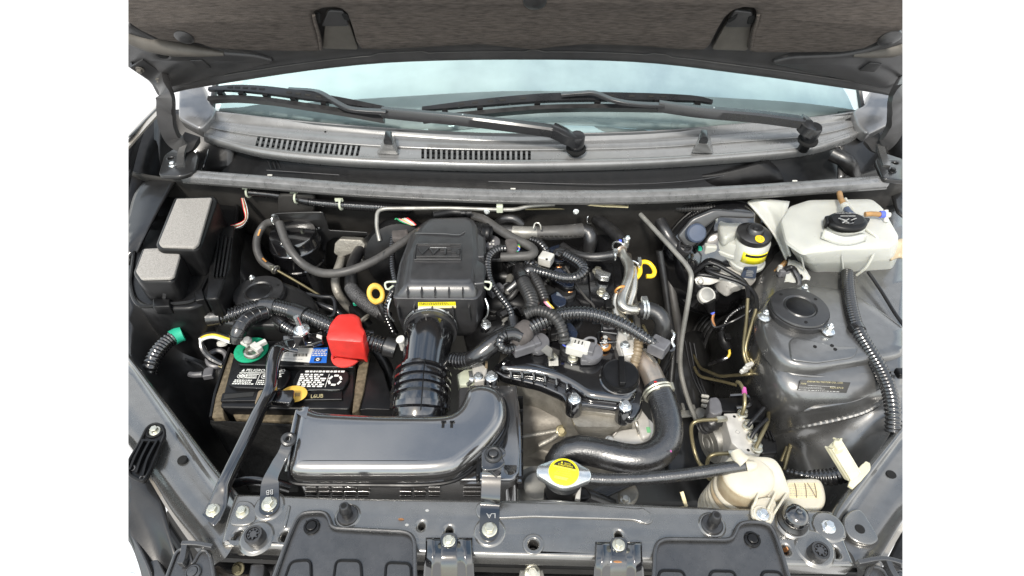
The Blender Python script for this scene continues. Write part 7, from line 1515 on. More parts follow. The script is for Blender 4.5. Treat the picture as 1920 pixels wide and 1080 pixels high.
obj('wire', tube(PP([(1336, 586, -0.04), (1338, 592, -0.045), (1334, 602, -0.05), (1342, 614, -0.055), (1370, 604, -0.05), (1400, 588, -0.03), (1412, 576, -0.02)]), 0.0024, 8), 'wire_black', vs_)
obj('wire', tube(PP([(1338, 588, -0.04), (1336, 600, -0.048), (1340, 612, -0.055)]), 0.0028, 8), 'copper', vs_); obj('blue_collar', tube(PP([(1334, 585, -0.038), (1338, 588, -0.04)]), 0.004, 10), 'wire_blue', vs_)

# ---- washer tank
WT = thing('washer_tank', 'large white translucent washer fluid tank with black cap at the upper right', 'washer tank', V(1570, 520, -0.05))
R0 = fillet([V(*q) for q in ((1480, 386, 0.106), (1516, 374, 0.108), (1636, 372, 0.108), (1656, 388, 0.108), (1688, 444, 0.105), (1676, 462, 0.103), (1580, 466, 0.101), (1506, 474, 0.100), (1474, 452, 0.101), (1464, 412, 0.104))], 0.009, 4)
R9 = fillet([V(*q) for q in ((1490, 430, 0.0), (1520, 418, 0.0), (1640, 416, 0.0), (1656, 430, 0.0), (1684, 492, 0.0), (1672, 520, 0.0), (1590, 524, 0.0), (1530, 518, 0.0), (1502, 500, 0.0), (1480, 455, 0.0))], 0.009, 4)
def tw(k, ins=1.0, dz=0.0): return inset([p_.lerp(q_, k) for p_, q_ in zip(R0, R9)], ins, dz)
obj('tank', loft([tw(0, .75, .0025), tw(0, .94, .0018), tw(0, .985, -.001), tw(0, 1.0, -.006), tw(.32), tw(.36, 1.012), tw(.46, 1.012), tw(.5), tw(.9), tw(1.0, .99), tw(1.07, .95), tw(1.12, .8), tw(1.35, .5)]), 'white_plastic', WT, sharp=38)
for k_, q_ in enumerate((((1500, 468), (1508, 506)), ((1576, 467), (1582, 510)))): obj('panel_line', tube([V(*q_[0], 0.0985), V(*q_[1], 0.032)], 0.0016, 8), 'white_plastic', WT)
obj('tank_foot', tube(PP([(1545, 520, 0.0), (1540, 538, -0.02), (1530, 548, -0.04)]), [0.04, 0.032, 0.024], 22), 'white_plastic', WT)
obj('mould_seam', tube(PP([(1585, 372, 0.112), (1600, 395, 0.112), (1622, 428, 0.110), (1644, 446, 0.106), (1640, 470, 0.088), (1625, 500, 0.055), (1606, 516, 0.03)]), 0.0025, 8), 'white_plastic', WT)
obj('seam_flange', patch(pts3([[(1400, 380, 0.09), (1420, 374, 0.095), (1480, 380, 0.10)], [(1424, 408, 0.075), (1445, 400, 0.08), (1474, 410, 0.09)], [(1452, 446, 0.055), (1462, 440, 0.06), (1474, 440, 0.075)], [(1472, 488, 0.03), (1476, 480, 0.035), (1484, 480, 0.045)]]), 5, 5), 'white_plastic', WT, solid=0.004)
obj('side_flange', patch(pts3([[(1670, 460, 0.075), (1690, 450, 0.08), (1720, 470, 0.08)], [(1668, 490, 0.06), (1690, 485, 0.065), (1720, 505, 0.07)]]), 5, 4), 'cream_stained', WT, solid=0.005)
p = V(1585, 428, 0.108)
obj('neck', lathe([(0.034, -0.012), (0.033, 0.004), (0.031, 0.010)], p, (-0.05, -0.06, 1), 36, 0.85), 'white_plastic', WT)
obj('neck_slope', patch(pts3([[(1545, 430, 0.118), (1582, 442, 0.116), (1618, 436, 0.118)], [(1538, 446, 0.104), (1580, 458, 0.100), (1615, 448, 0.104)]]), 5, 3), 'white_plastic', WT, solid=0.01)
pc = V(1587, 417, 0.122); axc = Vector((-0.04, -0.06, 1)).normalized()
obj('cap', lathe([(0.034, -0.006), (0.036, -0.002), (0.036, 0.003), (0.033, 0.006), (0.024, 0.0072), (0.002, 0.0076)], pc, axc, 44, 0.72), 'black_plastic', WT, sharp=50)
obj('cap_lid', lathe([(0.029, 0.006), (0.028, 0.0085), (0.002, 0.0092)], pc, axc, 40, 0.66), 'black_plastic', WT)
obj('cap_tab', slab([V(a, b, 0.122) for a, b in ((1612, 410), (1630, 411), (1630, 416), (1612, 426))], 0.126, 0.118, 0.002, 0.004), 'black_plastic', WT)
obj('cap_hinge', slab([V(a, b, 0.124) for a, b in ((1546, 406), (1558, 404), (1554, 420), (1548, 418))], 0.126, 0.112, 0.002, 0.003), 'black_plastic', WT)
zc = 0.1318
text('WASHER FLUID ONLY', V(1566, 401.5, zc), V(1610, 401.5, zc), V(1566, 398.5, zc), 'grey_print', WT, 'cap_lettering')
for a, b in (((1572, 409), (1586, 413)), ((1596, 413), (1606, 409)), ((1580, 412), (1592, 418)), ((1592, 410), (1580, 418)), ((1576, 405), (1604, 405))):
    obj('cap_symbol', strap([V(*a, zc + .0004), V(*b, zc + .0004)], 0.0016, 0.0006), 'grey_print', WT)
obj('cap_ring', torus(V(1588, 412, zc - .0002), (0, 0, 1), 0.012, 0.0008, 26, 5), 'black_gloss', WT)
for k, (a, b) in enumerate(((1467, 418), (1468, 424), (1471, 430))): obj('mould_mark', box(V(a, b, 0.098 - k * .001), 0.003, 0.004, 0.004), 'grey_print', WT)
bh = thing('washer_hose', 'amber washer hose running into the tank cap from behind the seal', 'hose', V(1580, 385, 0.12))
obj('hose', tube(PP([(1574, 362, 0.118), (1577, 374, 0.124), (1584, 386, 0.128), (1590, 396, 0.128)]), 0.0052, 14), 'brown_hose', bh); obj('joint', tube(PP([(1583, 385, 0.129), (1587, 391, 0.129)]), 0.0075, 14), 'white_plastic', bh); obj('elbow', tube(PP([(1587, 391, 0.129), (1592, 398, 0.128), (1600, 404, 0.126)]), 0.0058, 12), 'blue_tag', bh)
bh = thing('washer_hose', 'short amber washer hose right of the tank cap with blue joint', 'hose', V(1640, 402, 0.12))
obj('hose', tube(PP([(1622, 402, 0.122), (1636, 401, 0.123), (1650, 402, 0.122)]), 0.0048, 14), 'brown_hose', bh); obj('joint', tube(PP([(1650, 402, 0.122), (1658, 402, 0.122)]), 0.0066, 14), 'wire_blue', bh); obj('tee', join(tube(PP([(1658, 402, 0.122), (1668, 403, 0.121)]), 0.005, 12), tube(PP([(1661, 394, 0.126), (1661, 416, 0.11)]), 0.0042, 12)), 'connector_white', bh)
pm = thing('washer_pump', 'grey washer pump with plug below the white tank', 'pump', V(1465, 520, 0))
obj('motor', lathe([(0.014, -0.05), (0.015, -0.006), (0.0135, 0.0), (0.0135, 0.012), (0.010, 0.014)], V(1466, 524, 0.0), (0, -0.1, 1), 24), 'black_plastic', pm); obj('plug', box(V(1468, 512, 0.016), 0.020, 0.016, 0.022), 'connector_grey', pm, bevel=0.003); obj('plug_top', box(V(1462, 503, 0.026), 0.007, 0.006, 0.014), 'connector_white', pm, bevel=0.001)
obj('wire', tube(PP([(1472, 506, 0.028), (1484, 502, 0.03), (1492, 512, 0.028), (1498, 530, 0.016), (1490, 545, 0.006), (1476, 556, 0.0)]), [0.005, 0.006, 0.006, 0.0055, 0.005, 0.005], 10), 'tape', pm); obj('clip', box(V(1499, 520, 0.022), 0.010, 0.010, 0.010), 'black_plastic', pm, bevel=0.002)
obj('bracket', patch(pts3([[(1478, 488, 0.03), (1500, 495, 0.03), (1520, 520, 0.02)], [(1470, 530, 0.01), (1490, 536, 0.01), (1510, 545, 0.0)], [(1455, 552, 0.006), (1470, 560, 0.0), (1490, 565, -0.005)]]), 5, 5), 'white_plastic', pm, solid=0.004)
h = harness('washer_hose', 'thin amber hose slanting down left of the washer pump', 'hose', [(1474, 490, 0.02), (1462, 502, 0.01), (1448, 516, 0.0), (1434, 530, -0.01)], 0.0045, 'brown_hose', None)
obj('joint', tube(PP([(1436, 528, -0.009), (1430, 534, -0.012)]), 0.006, 10), 'connector_white', h); obj('rubber_end', tube(PP([(1431, 533, -0.012), (1427, 546, -0.02), (1432, 558, -0.03)]), 0.0065, 10), 'rubber', h)

# ---- big conduit on the right
h = harness('corrugated_hose', 'thick corrugated conduit running down the right inner wing', 'conduit', [(1588, 512, 0.035), (1590, 545, 0.036), (1597, 585, 0.036), (1608, 620, 0.035), (1628, 655, 0.03), (1652, 695, 0.025), (1668, 735, 0.02), (1674, 775, 0.01), (1674, 810, -0.01)], 0.0118)
obj('tape_band', tube(PP([(1603, 612, 0.0355), (1606, 617, 0.035), (1609, 622, 0.035)]), 0.0132, 16), 'tape', h)
obj('clip', box(V(1692, 700, 0.03), 0.02, 0.016, 0.012), 'black_plastic', h, bevel=0.003)
h = harness('black_cable', 'thin black cable right of the thick corrugated conduit', 'cable', [(1628, 510, 0.045), (1652, 545, 0.04), (1680, 590, 0.035), (1710, 630, 0.03)], 0.0032, 'wire_black', None)
h = harness('corrugated_hose', 'corrugated conduit end low behind the cream label box', 'conduit', [(1475, 884, -0.06), (1500, 890, -0.05), (1530, 895, -0.045), (1560, 894, -0.04), (1590, 886, -0.035)], [0.005, 0.007, 0.0125, 0.013, 0.013], 'conduit')
# ---- identification plate
ID = thing('identification_plate', 'small black chassis plate with pale lettering on the right inner wing', 'plate', V(1545, 725, -0.03))
pid, nid = hit(RWING, 1545, 725, 0.007)
def idp(u, v, d=0.0): return VP(u, v, pid + nid * d, nid)
pl = obj('plate', plate([idp(a, b) for a, b in ((1501, 712), (1595, 717), (1587, 737), (1495, 732))], nid, 0.002, 0.0004), 'black_print', ID)
def idt(s, u0, v0, u1, v1, hgt, m='gold_print'): return text(s, idp(u0, v0, .0004), idp(u1, v1, .0004), idp(u0 + 1.2, v0 - hgt, .0004), m, pl)
idt('DAIHATSU MOTOR CO., LTD.', 1513, 717, 1580, 720, 3.4)
idt('TYPE', 1500, 720.5, 1511, 721.1, 2.6); fine_print(idp(1514, 724.2, .0004), idp(1566, 726.5, .0004), idp(1515, 721.4, .0004), 1, 'grey_print', pl, 70, 1.0, .0004, word=.05, h=.3)
fine_print(idp(1498, 728.5, .0004), idp(1552, 731, .0004), idp(1499, 724.5, .0004), 2, 'grey_print', pl, 72, 1.0, .0004, word=.05, h=.3); idt('KD13713', 1556, 728, 1580, 729.2, 3.2)
fine_print(idp(1496, 731.8, .0004), idp(1586, 736.6, .0004), idp(1497, 729.2, .0004), 1, 'grey_print', pl, 71, 1.0, .0004, h=.4)
# ---- stay rod
h = thing('stay_rod', 'flat grey metal rod bent down between the engine and the booster', 'rod', V(1290, 600, 0))
obj('rod', tube(PP([(1201, 402, 0.085), (1250, 455, 0.08), (1296, 506, 0.07), (1296, 530, 0.06), (1286, 590, 0.0), (1277, 640, -0.05), (1274, 690, -0.1), (1286, 740, -0.14), (1308, 795, -0.19)]), 0.0046, 12, poly=0.03), 'dull_steel', h)
# ---- brake lines
BL = lambda nm, lab, pts, r=0.0032, m='brake_line', pr=0.018: (lambda t_: (obj('line', tube(PP(pts), r, 12, poly=pr), m, t_, sharp=60), t_)[1])(thing(nm, lab, 'brake line', V(*pts[0])))
BL('brake_line', 'olive brake line from the master cylinder, left of the pair on the tower', [(1402, 560, 0.01), (1400, 600, -0.01), (1393, 655, -0.03), (1398, 680, -0.045), (1412, 700, -0.06), (1432, 735, -0.10), (1440, 780, -0.15), (1432, 820, -0.18), (1420, 842, -0.2)])
BL('brake_line', 'olive brake line from the master cylinder, right of the pair on the tower', [(1418, 580, 0.012), (1406, 620, -0.01), (1396, 655, -0.03), (1402, 676, -0.045), (1422, 696, -0.055), (1440, 720, -0.08), (1460, 770, -0.12), (1476, 815, -0.14), (1478, 835, -0.145), (1465, 865, -0.16)])
BL('brake_line', 'outermost olive brake line passing behind the overflow reservoir', [(1406, 672, -0.04), (1425, 694, -0.052), (1437, 712, -0.07), (1452, 755, -0.105), (1472, 805, -0.13), (1484, 828, -0.135), (1478, 850, -0.14), (1470, 880, -0.15)])
BL('brake_line', 'upper olive brake line crossing from the rail to the white clips', [(1300, 665, -0.22), (1312, 690, -0.2), (1350, 706, -0.13), (1400, 702, -0.06), (1412, 700, -0.06)])
BL('brake_line', 'lower olive brake line running left beneath the white clips', [(1298, 680, -0.23), (1310, 706, -0.21), (1350, 714, -0.18), (1380, 722, -0.16)])
bl = BL('brake_line', 'short olive brake line with a pink mark rising from the valve block', [(1391, 778, -0.052), (1397, 760, -0.037), (1396, 735, -0.027), (1388, 718, -0.027), (1382, 716, -0.032)])
obj('pink_mark', tube(PP([(1394.5, 728, -0.0275), (1396, 738, -0.0275)]), 0.0040, 12), 'magenta', bl)
BL('brake_line', 'black brake line from the second port of the valve block', [(1402, 800, -0.052), (1412, 788, -0.042), (1432, 765, -0.042)], 0.0032, 'wire_black')
BL('brake_line', 'black brake line from the third port of the valve block', [(1408, 822, -0.052), (1418, 804, -0.042), (1438, 786, -0.052)], 0.0032, 'wire_black')
BL('brake_line', 'olive brake line from the front port of the valve block', [(1417, 840, -0.052), (1428, 815, -0.042), (1440, 792, -0.052), (1441, 775, -0.082)])
BL('brake_line', 'large olive brake line loop left of the pump motor', [(1352, 786, -0.062), (1304, 788, -0.062), (1294, 800, -0.072), (1300, 840, -0.102), (1310, 870, -0.112), (1324, 878, -0.117)])
BL('brake_line', 'smaller olive brake line loop in front of the pump motor', [(1372, 850, -0.062), (1335, 851, -0.062), (1326, 862, -0.072), (1324, 890, -0.092), (1332, 901, -0.102), (1375, 902, -0.102)])
for lab, pts in (('black coated brake line, upper of the three at the master cylinder', [(1302, 512, -0.01), (1325, 492, 0.02), (1342, 494, 0.022), (1400, 528, 0.012), (1404, 560, 0.008)]),
                 ('black coated brake line, middle of the three at the master cylinder', [(1350, 506, 0.006), (1322, 502, 0.01), (1330, 510, 0.012), (1395, 530, 0.012), (1418, 552, 0.01), (1419, 584, 0.01)]),
                 ('black coated brake line, lowest of the three at the master cylinder', [(1352, 520, 0.0), (1310, 514, 0.0), (1306, 520, -0.01), (1318, 516, -0.03)])):
    BL('brake_line', lab, pts, 0.0042, 'wire_black', 0.02)
wc = thing('line_clips', 'white plastic clips joining the brake lines on the right wing', 'clip', V(1402, 685, -0.04))
for k, (a, b) in enumerate(((1395, 695), (1400, 690), (1405, 684))): obj('clip', box(V(a, b, -0.045 + k * 0.006), 0.016, 0.007, 0.008, (Vector((0.9, 0.4, 0)), Vector((-0.4, 0.9, 0)), Vector((0, 0, 1)))), 'connector_white', wc, bevel=0.002)
wc = thing('line_clips', 'row of cream clips at the rail left of the valve block', 'clip', V(1320, 750, -0.2))
for k in range(3): obj('clip', box(V(1322, 743 + k * 9, -0.2), 0.016, 0.006, 0.007, (Vector((0.95, -0.2, 0)), Vector((0.2, 0.95, 0)), Vector((0, 0, 1)))), 'connector_white', wc, bevel=0.002)
# lines bundle along the rail left of the tower
for k in range(3):
    BL('brake_line', ('dark brake line nearest the stay rod on the chassis rail', 'dark brake line in the middle on the chassis rail', 'dark brake line furthest right on the chassis rail')[k], [(1285 + k * 8, 640 + k * 2, -0.2), (1292 + k * 8, 680, -0.22), (1300 + k * 6, 710, -0.23), (1318 + k * 4, 745, -0.24)], 0.0028, 'wire_black')
cp_ = thing('wheel_sensor_plug', 'black plug with yellow wire on the right inner wing', 'plug', V(1362, 640, -0.1))
obj('plug', tube(PP([(1352, 622, -0.08), (1358, 640, -0.09), (1366, 654, -0.1)]), [0.008, 0.012, 0.009], 12), 'black_plastic', cp_); obj('plug_clip', box(V(1364, 632, -0.075), 0.012, 0.016, 0.008), 'black_plastic', cp_, bevel=0.002)
obj('cable', tube(PP([(1410, 570, -0.03), (1385, 580, -0.05), (1366, 595, -0.065), (1355, 615, -0.078), (1352, 622, -0.08)]), 0.004, 10, ribs=(0.005, 0.12)), 'conduit', cp_); obj('wire', tube(PP([(1367, 654, -0.1), (1368, 664, -0.105), (1364, 670, -0.11)]), 0.0025, 8), 'wire_yellow', cp_); obj('cable', tube(PP([(1364, 670, -0.11), (1350, 676, -0.12), (1330, 684, -0.16)]), 0.004, 10), 'tape', cp_)
sa = thing('gas_spring', 'black rod end with hooked eye right of the valve cover', 'rod', V(1250, 660, -0.05))
obj('rod', tube(PP([(1258, 652, -0.05), (1252, 668, -0.08), (1240, 700, -0.13)]), [0.008, 0.0095, 0.0095], 14), 'black_gloss', sa); obj('eye', join(torus(V(1256, 630, -0.03), (0.3, -0.5, 0.8), 0.010, 0.004, 22, 8)), 'black_plastic', sa); obj('hook', tube(PP([(1258, 620, -0.02), (1264, 628, -0.02), (1260, 640, -0.028), (1264, 650, -0.035)]), 0.003, 8), 'bright_zinc', sa)

# ---- anti-lock valve block
AB_ = thing('brake_valve_block', 'aluminium brake valve block with round pump motor and black control box', 'brake unit', V(1380, 830, -0.200))
zb = -0.068
obj('block', slab([V(a, b, zb) for a, b in ((1357, 775), (1393, 774), (1427, 850), (1398, 853), (1372, 830))], zb, -0.150, 0.0015, 0.002), 'alloy_clean', AB_)
for a, b in ((1391, 778), (1401, 800), (1409, 822), (1418, 843)):
    p = V(a, b, zb); obj('port_nut', join(lathe([(0.0088, 0), (0.0088, 0.004), (0.007, 0.005)], p, (0.1, 0, 1), 24), lathe([(0.0066, 0.004), (0.0066, 0.012), (0.004, 0.013)], p, (0.1, 0.1, 1), 6)), 'zinc', AB_, sharp=30)
for a, b in ((1352, 786), (1374, 850)): obj('port_nut', lathe([(0.0055, -0.008), (0.0055, 0.008), (0.004, 0.01)], V(a, b, -0.062), (1, 0.1, 0), 6), 'zinc', AB_)
for a, b in ((1377, 781), (1403, 844)): obj('dimple', lathe([(0.0025, 0), (0.002, 0.0005)], V(a, b, zb + .0003)), 'dark_void', AB_)
obj('stamped_mark', torus(V(1383, 810, zb + .0006), (0, 0, 1), 0.004, 0.0005, 4, 4), 'grey_print', AB_)
m0 = V(1328, 830, -0.135); m1 = V(1372, 820, -0.135); dm = (m1 - m0).normalized()
obj('pump_motor', lathe([(0.034, 0.0), (0.037, 0.004), (0.037, 0.036), (0.034, 0.038)], m0, dm, 44), 'dull_steel', AB_, sharp=40); obj('motor_face', join(torus(m0 - dm * 0.001, dm, 0.018, 0.001, 30, 6), lathe([(0.010, -0.002), (0.008, -0.004), (0.002, -0.0045)], m0, dm, 24)), 'dull_steel', AB_)
obj('control_box', slab([V(a, b, -0.080) for a, b in ((1345, 745), (1420, 742), (1440, 775), (1432, 792), (1400, 790), (1392, 774), (1350, 772))], -0.080, -0.170, 0.004, 0.006), 'black_plastic', AB_, sharp=45)
obj('control_box', slab([V(a, b, -0.090) for a, b in ((1405, 800), (1440, 800), (1456, 822), (1460, 850), (1428, 852))], -0.090, -0.170, 0.004, 0.006), 'black_plastic', AB_, sharp=45)
for k in range(5): obj('box_rib', box(V(1420 + k * 7, 806 + k * 3, -0.088), 0.003, 0.02, 0.004), 'black_plastic', AB_)
obj('plug', slab([V(a, b, -0.055) for a, b in ((1330, 745), (1345, 743), (1352, 752), (1356, 772), (1340, 778), (1330, 772))], -0.055, -0.100, 0.003, 0.005), 'connector_grey', AB_); obj('plug_lever', tube(PP([(1368, 742, -0.068), (1400, 742, -0.068), (1406, 760, -0.068), (1380, 766, -0.068)]), 0.004, 8), 'black_gloss', AB_)
obj('cable_boot', tube(PP([(1350, 778, -0.080), (1335, 792, -0.090), (1318, 800, -0.110)]), [0.014, 0.016, 0.014], 16, ribs=(0.008, 0.1)), 'rubber', AB_)
p = V(1314, 775, -0.2); rb = thing('rail_plug', 'small round grey cap on the chassis rail left of the pump motor', 'plug', p); obj('cap', lathe([(0.012, -0.012), (0.0125, 0), (0.010, 0.003), (0.002, 0.004)], p, (0, -0.2, 1), 24), 'dull_steel', rb)
CH = thing('chassis_rail', 'dark chassis rail running deep between the engine and the right wing', 'chassis rail', V(1290, 780, -0.4))
obj('rail', patch(pts3([[(1225, 640, -0.2), (1262, 630, -0.2), (1310, 620, -0.21), (1330, 640, -0.3)], [(1235, 740, -0.24), (1280, 740, -0.24), (1330, 735, -0.25), (1345, 760, -0.35)], [(1245, 830, -0.26), (1295, 830, -0.26), (1350, 830, -0.27), (1370, 850, -0.38)], [(1250, 950, -0.28), (1310, 950, -0.28), (1380, 950, -0.29), (1400, 960, -0.4)]]), 5, 5), 'paint_dark', CH, solid=0.004)
for u, v in ((1270, 765), (1280, 765), (1300, 768)): obj('pipe_bracket', box(V(u, v, -0.225), 0.006, 0.016, 0.014), 'dull_steel', CH, bevel=0.001)
obj('bracket_plate', slab([V(a, b, -0.232) for a, b in ((1264, 770), (1308, 768), (1310, 778), (1266, 782))], -0.232, -0.238, 0.001), 'dull_steel', CH)

# ---- overflow reservoir
OR = thing('overflow_reservoir', 'yellowed cream plastic coolant overflow reservoir at the front right', 'reservoir', V(1400, 950, -0.1))
T0 = fillet([V(*q) for q in ((1376, 858, 0.008), (1400, 854, 0.012), (1450, 856, 0.012), (1466, 874, 0.01), (1480, 912, 0.004), (1486, 926, 0.0), (1462, 946, -0.004), (1410, 925, 0.0), (1384, 905, 0.004), (1368, 885, 0.004))], 0.012, 5)
obj('tank', loft([inset(T0, .6, .004), inset(T0, .88, .003), inset(T0, .96, 0), inset(T0, 1.0, -.008), inset(T0, 1.0, -.03), inset(T0, .97, -.06), inset(T0, .9, -.12), inset(T0, .8, -.2)]), 'cream_plastic', OR, sharp=60)
lob = V(1404, 890, 0.008)
for k in range(7):
    r_ = 0.0365 + 0.0014 * k
    obj('bellows_ring', lathe([(r_ - .002, -0.0052), (r_ + .0022, -0.002), (r_ + .0022, 0.002), (r_ - .002, 0.0052)], lob + Vector((-0.001, 0.0, -0.040 - 0.0108 * k)), (0, 0, 1), 40, 0.95), 'cream_stained' if k == 1 else 'cream_plastic', OR, sharp=60)
obj('stained_neck', lathe([(0.0358, -0.006), (0.0365, -0.014), (0.0362, -0.034), (0.035, -0.04)], lob, (0, 0, 1), 40, 0.95), 'cream_stained', OR, sharp=60)
obj('lobe', lathe([(0.034, -0.05), (0.036, -0.006), (0.034, 0.001), (0.026, 0.005), (0.004, 0.007)], V(1404, 890, 0.008), (-0.05, -0.05, 1), 36, 0.95), 'cream_plastic', OR, sharp=60)
obj('filler_spout', tube(PP([(1380, 848, 0.02), (1386, 858, 0.020), (1394, 866, 0.018)]), [0.0085, 0.0095, 0.012], 18), 'cream_plastic', OR); obj('hose_stub', tube(PP([(1398, 874, 0.0155), (1406, 873, 0.0165), (1414, 872, 0.0155)]), [0.009, 0.0075, 0.006], 16), 'cream_plastic', OR)
obj('foot', slab([V(a, b, 0.008) for a, b in ((1408, 948), (1418, 934), (1448, 930), (1458, 945), (1452, 972), (1446, 982), (1434, 974), (1410, 972))], 0.008, 0.001, 0.002, 0.010), 'cream_plastic', OR, sharp=45)
for a, b in (((1420, 930, 0.006), (1412, 950, 0.010)), ((1452, 928, 0.006), (1438, 958, 0.010)), ((1472, 930, 0.0), (1452, 962, 0.010))): obj('gusset', strap([V(*a), V(*b)], 0.003, 0.014), 'cream_plastic', OR, bevel=0.001)
p = V(1430, 965, 0.008); obj('washer', torus(p, (0, 0, 1), 0.011, 0.0018, 26, 6), 'cream_plastic', OR); bolt(p, px(12, p), OR, 'bright_zinc')
obj('stain', patch(pts3([[(1392, 918, -0.006), (1400, 914, -0.004), (1412, 924, -0.002)], [(1384, 935, -0.03), (1398, 935, -0.025), (1412, 940, -0.02)]]), 3, 3), 'conduit_tan', OR) if False else None
LBX = thing('label_box', 'cream box with a worn streaked warning label behind the reservoir', 'box', V(1510, 925, -0.05))
zb = -0.02
obj('box', slab([V(a, b, zb) for a, b in ((1468, 896, ), (1535, 894), (1546, 906), (1552, 938), (1540, 956), (1470, 958))], zb, -0.12, 0.006, 0.012), 'cream_plastic', LBX, sharp=50)
lq = [V(1480, 934, zb + .0004), V(1541, 934, zb + .0004), V(1536, 905, zb + .0004), V(1476, 905, zb + .0004)]
L2 = obj('label', plate(lq[::1], (0, 0, 1), 0.0012, 0.0004, 0.004), 'cream_label', LBX)
for k, (a, b) in enumerate(((1490, 1494), (1509, 1512), (1514, 1530), (1527, 1531))): obj('dark_streak', strap([V(a, 906, zb + .001), V((a + b) / 2 + 1, 920, zb + .001), V(b, 933, zb + .001)], 0.0012, 0.0005), 'conduit_tan', L2)
fine_print(V(1482, 931, zb + .0008), V(1538, 931, zb + .0008), V(1479, 908, zb + .0008), 7, 'grey_print', L2, 81, 1.0, .0004, h=.35, word=.1)

# ---- cream clip standing on the right rail
CC = thing('prop_clip', 'cream plastic hood prop clip standing on the right wing rail', 'clip', V(1600, 900, 0))
a = V(1564, 832, 0.05); b = V(1601, 893, 0.004); d = (b - a).normalized(); s = Vector((1, 0.45, 0)).normalized(); s = (s - d * s.dot(d)).normalized(); n = d.cross(s)
obj('stem', sweep([a, a.lerp(b, .35), a.lerp(b, .7), b], lambda i, t: [(-0.011, -0.001), (-0.009, -0.004), (0.009, -0.004), (0.011, -0.001), (0.009, 0.004), (-0.009, 0.004)], n), 'clip_plastic', CC, sharp=30)
for k in (-1, 1): obj('side_rib', strap([a + s * .009 * k - n * .002, b + s * .009 * k - n * .002], 0.002, 0.013, n), 'clip_plastic', CC)
obj('head', slab([V(*q, 0.05) for q in ((1560, 834), (1562, 828), (1570, 830), (1572, 824), (1578, 824), (1576, 836), (1584, 842), (1570, 848))], 0.055, 0.042, 0.002, 0.003), 'clip_plastic', CC)
obj('foot', strap(PP([(1594, 914, 0.003), (1606, 896, 0.004), (1622, 878, 0.004), (1626, 868, 0.004)]), [0.007, 0.013, 0.012, 0.006], 0.006), 'clip_plastic', CC, bevel=0.0015)

# ---- dim things deeper in the gaps
def cable(name, lab, cat_, pts, r, m): return harness({'hose': 'rubber_hose', 'pipe': 'metal_pipe'}.get(cat_, name), lab, cat_, pts, r, m, None)
cable('cable', 'black cable dropping past the gas spring right of the engine', 'cable', [(1236, 470, 0.02), (1246, 530, -0.04), (1254, 590, -0.1), (1262, 650, -0.16), (1258, 720, -0.22)], 0.007, 'rubber')
cable('cable', 'dark hose low beside the stay rod on the fire wall', 'hose', [(1255, 520, -0.06), (1264, 570, -0.1), (1272, 620, -0.15), (1270, 680, -0.2)], 0.009, 'grey_rubber')
cable('cable', 'thin grey cable crossing deep right of the water pipes', 'cable', [(1206, 610, -0.04), (1220, 640, -0.08), (1232, 660, -0.12), (1240, 700, -0.18)], 0.0028, 'brake_line')
cable('cable', 'black cable running behind the red battery cover', 'cable', [(560, 560, -0.03), (610, 575, -0.02), (640, 590, -0.03), (660, 620, -0.04), (700, 625, -0.05)], 0.006, 'tape')
cable('cable', 'thin black wire loop beside the strut mount at the left', 'cable', [(560, 548, -0.01), (600, 556, 0.0), (625, 560, 0.0), (626, 590, -0.01), (600, 596, -0.01)], 0.0038, 'wire_black')
cable('cable', 'black hose deep below the yellow dipstick ring', 'hose', [(640, 600, -0.1), (690, 640, -0.12), (720, 680, -0.14), (740, 730, -0.18)], 0.012, 'rubber')
cable('cable', 'black coolant hose arching behind the foil sleeve on the fire wall', 'hose', [(926, 425, 0.05), (945, 411, 0.075), (965, 411, 0.078), (978, 422, 0.066)], 0.009, 'rubber')
em = thing('engine_hanger', 'pale green engine bracket with bolts right of the bellows hose', 'bracket', V(880, 710, -0.05))
obj('plate', slab([V(a, b, -0.03) for a, b in ((856, 702), (872, 692), (888, 690), (898, 706), (886, 722), (862, 722))], -0.03, -0.07, 0.002, 0.003), 'pale_clip', em)
obj('casting', slab([V(a, b, -0.014) for a, b in ((884, 684), (904, 680), (914, 690), (910, 712), (890, 716))], -0.014, -0.07, 0.003, 0.004), 'alloy_clean', em)
bolt(V(897, 706, -0.013), 0.008, em, 'bright_zinc'); obj('tab', strap(PP([(882, 696, -0.02), (884, 712, -0.02), (876, 722, -0.03)]), 0.007, 0.003), 'bright_zinc', em); obj('yellow_mark', box(V(912, 684, -0.012), 0.004, 0.012, 0.006), 'conduit_tan', em)
cn_ = thing('knock_sensor_plug', 'black connector block with bolt on the right edge of the valve cover', 'connector', V(1150, 575, 0.02))
obj('body', box(V(1148, 576, 0.03), 0.028, 0.022, 0.02), 'black_plastic', cn_, bevel=0.003); obj('bore', lathe([(0.005, 0), (0.004, 0.001)], V(1148, 575, 0.0405)), 'dark_void', cn_); bolt(V(1136, 556, 0.024), 0.0075, cn_, 'bright_zinc')
cn_ = thing('injector_plug', 'black connector on the valve cover below the big conduit', 'connector', V(1140, 622, 0.02))
obj('body', box(V(1142, 622, 0.028), 0.03, 0.024, 0.02, (Vector((0.98, -0.17, 0)), Vector((0.17, 0.98, 0)), Vector((0, 0, 1)))), 'black_gloss', cn_, bevel=0.003); obj('latch', box(V(1142, 614, 0.039), 0.02, 0.006, 0.004), 'connector_grey', cn_, bevel=0.001)
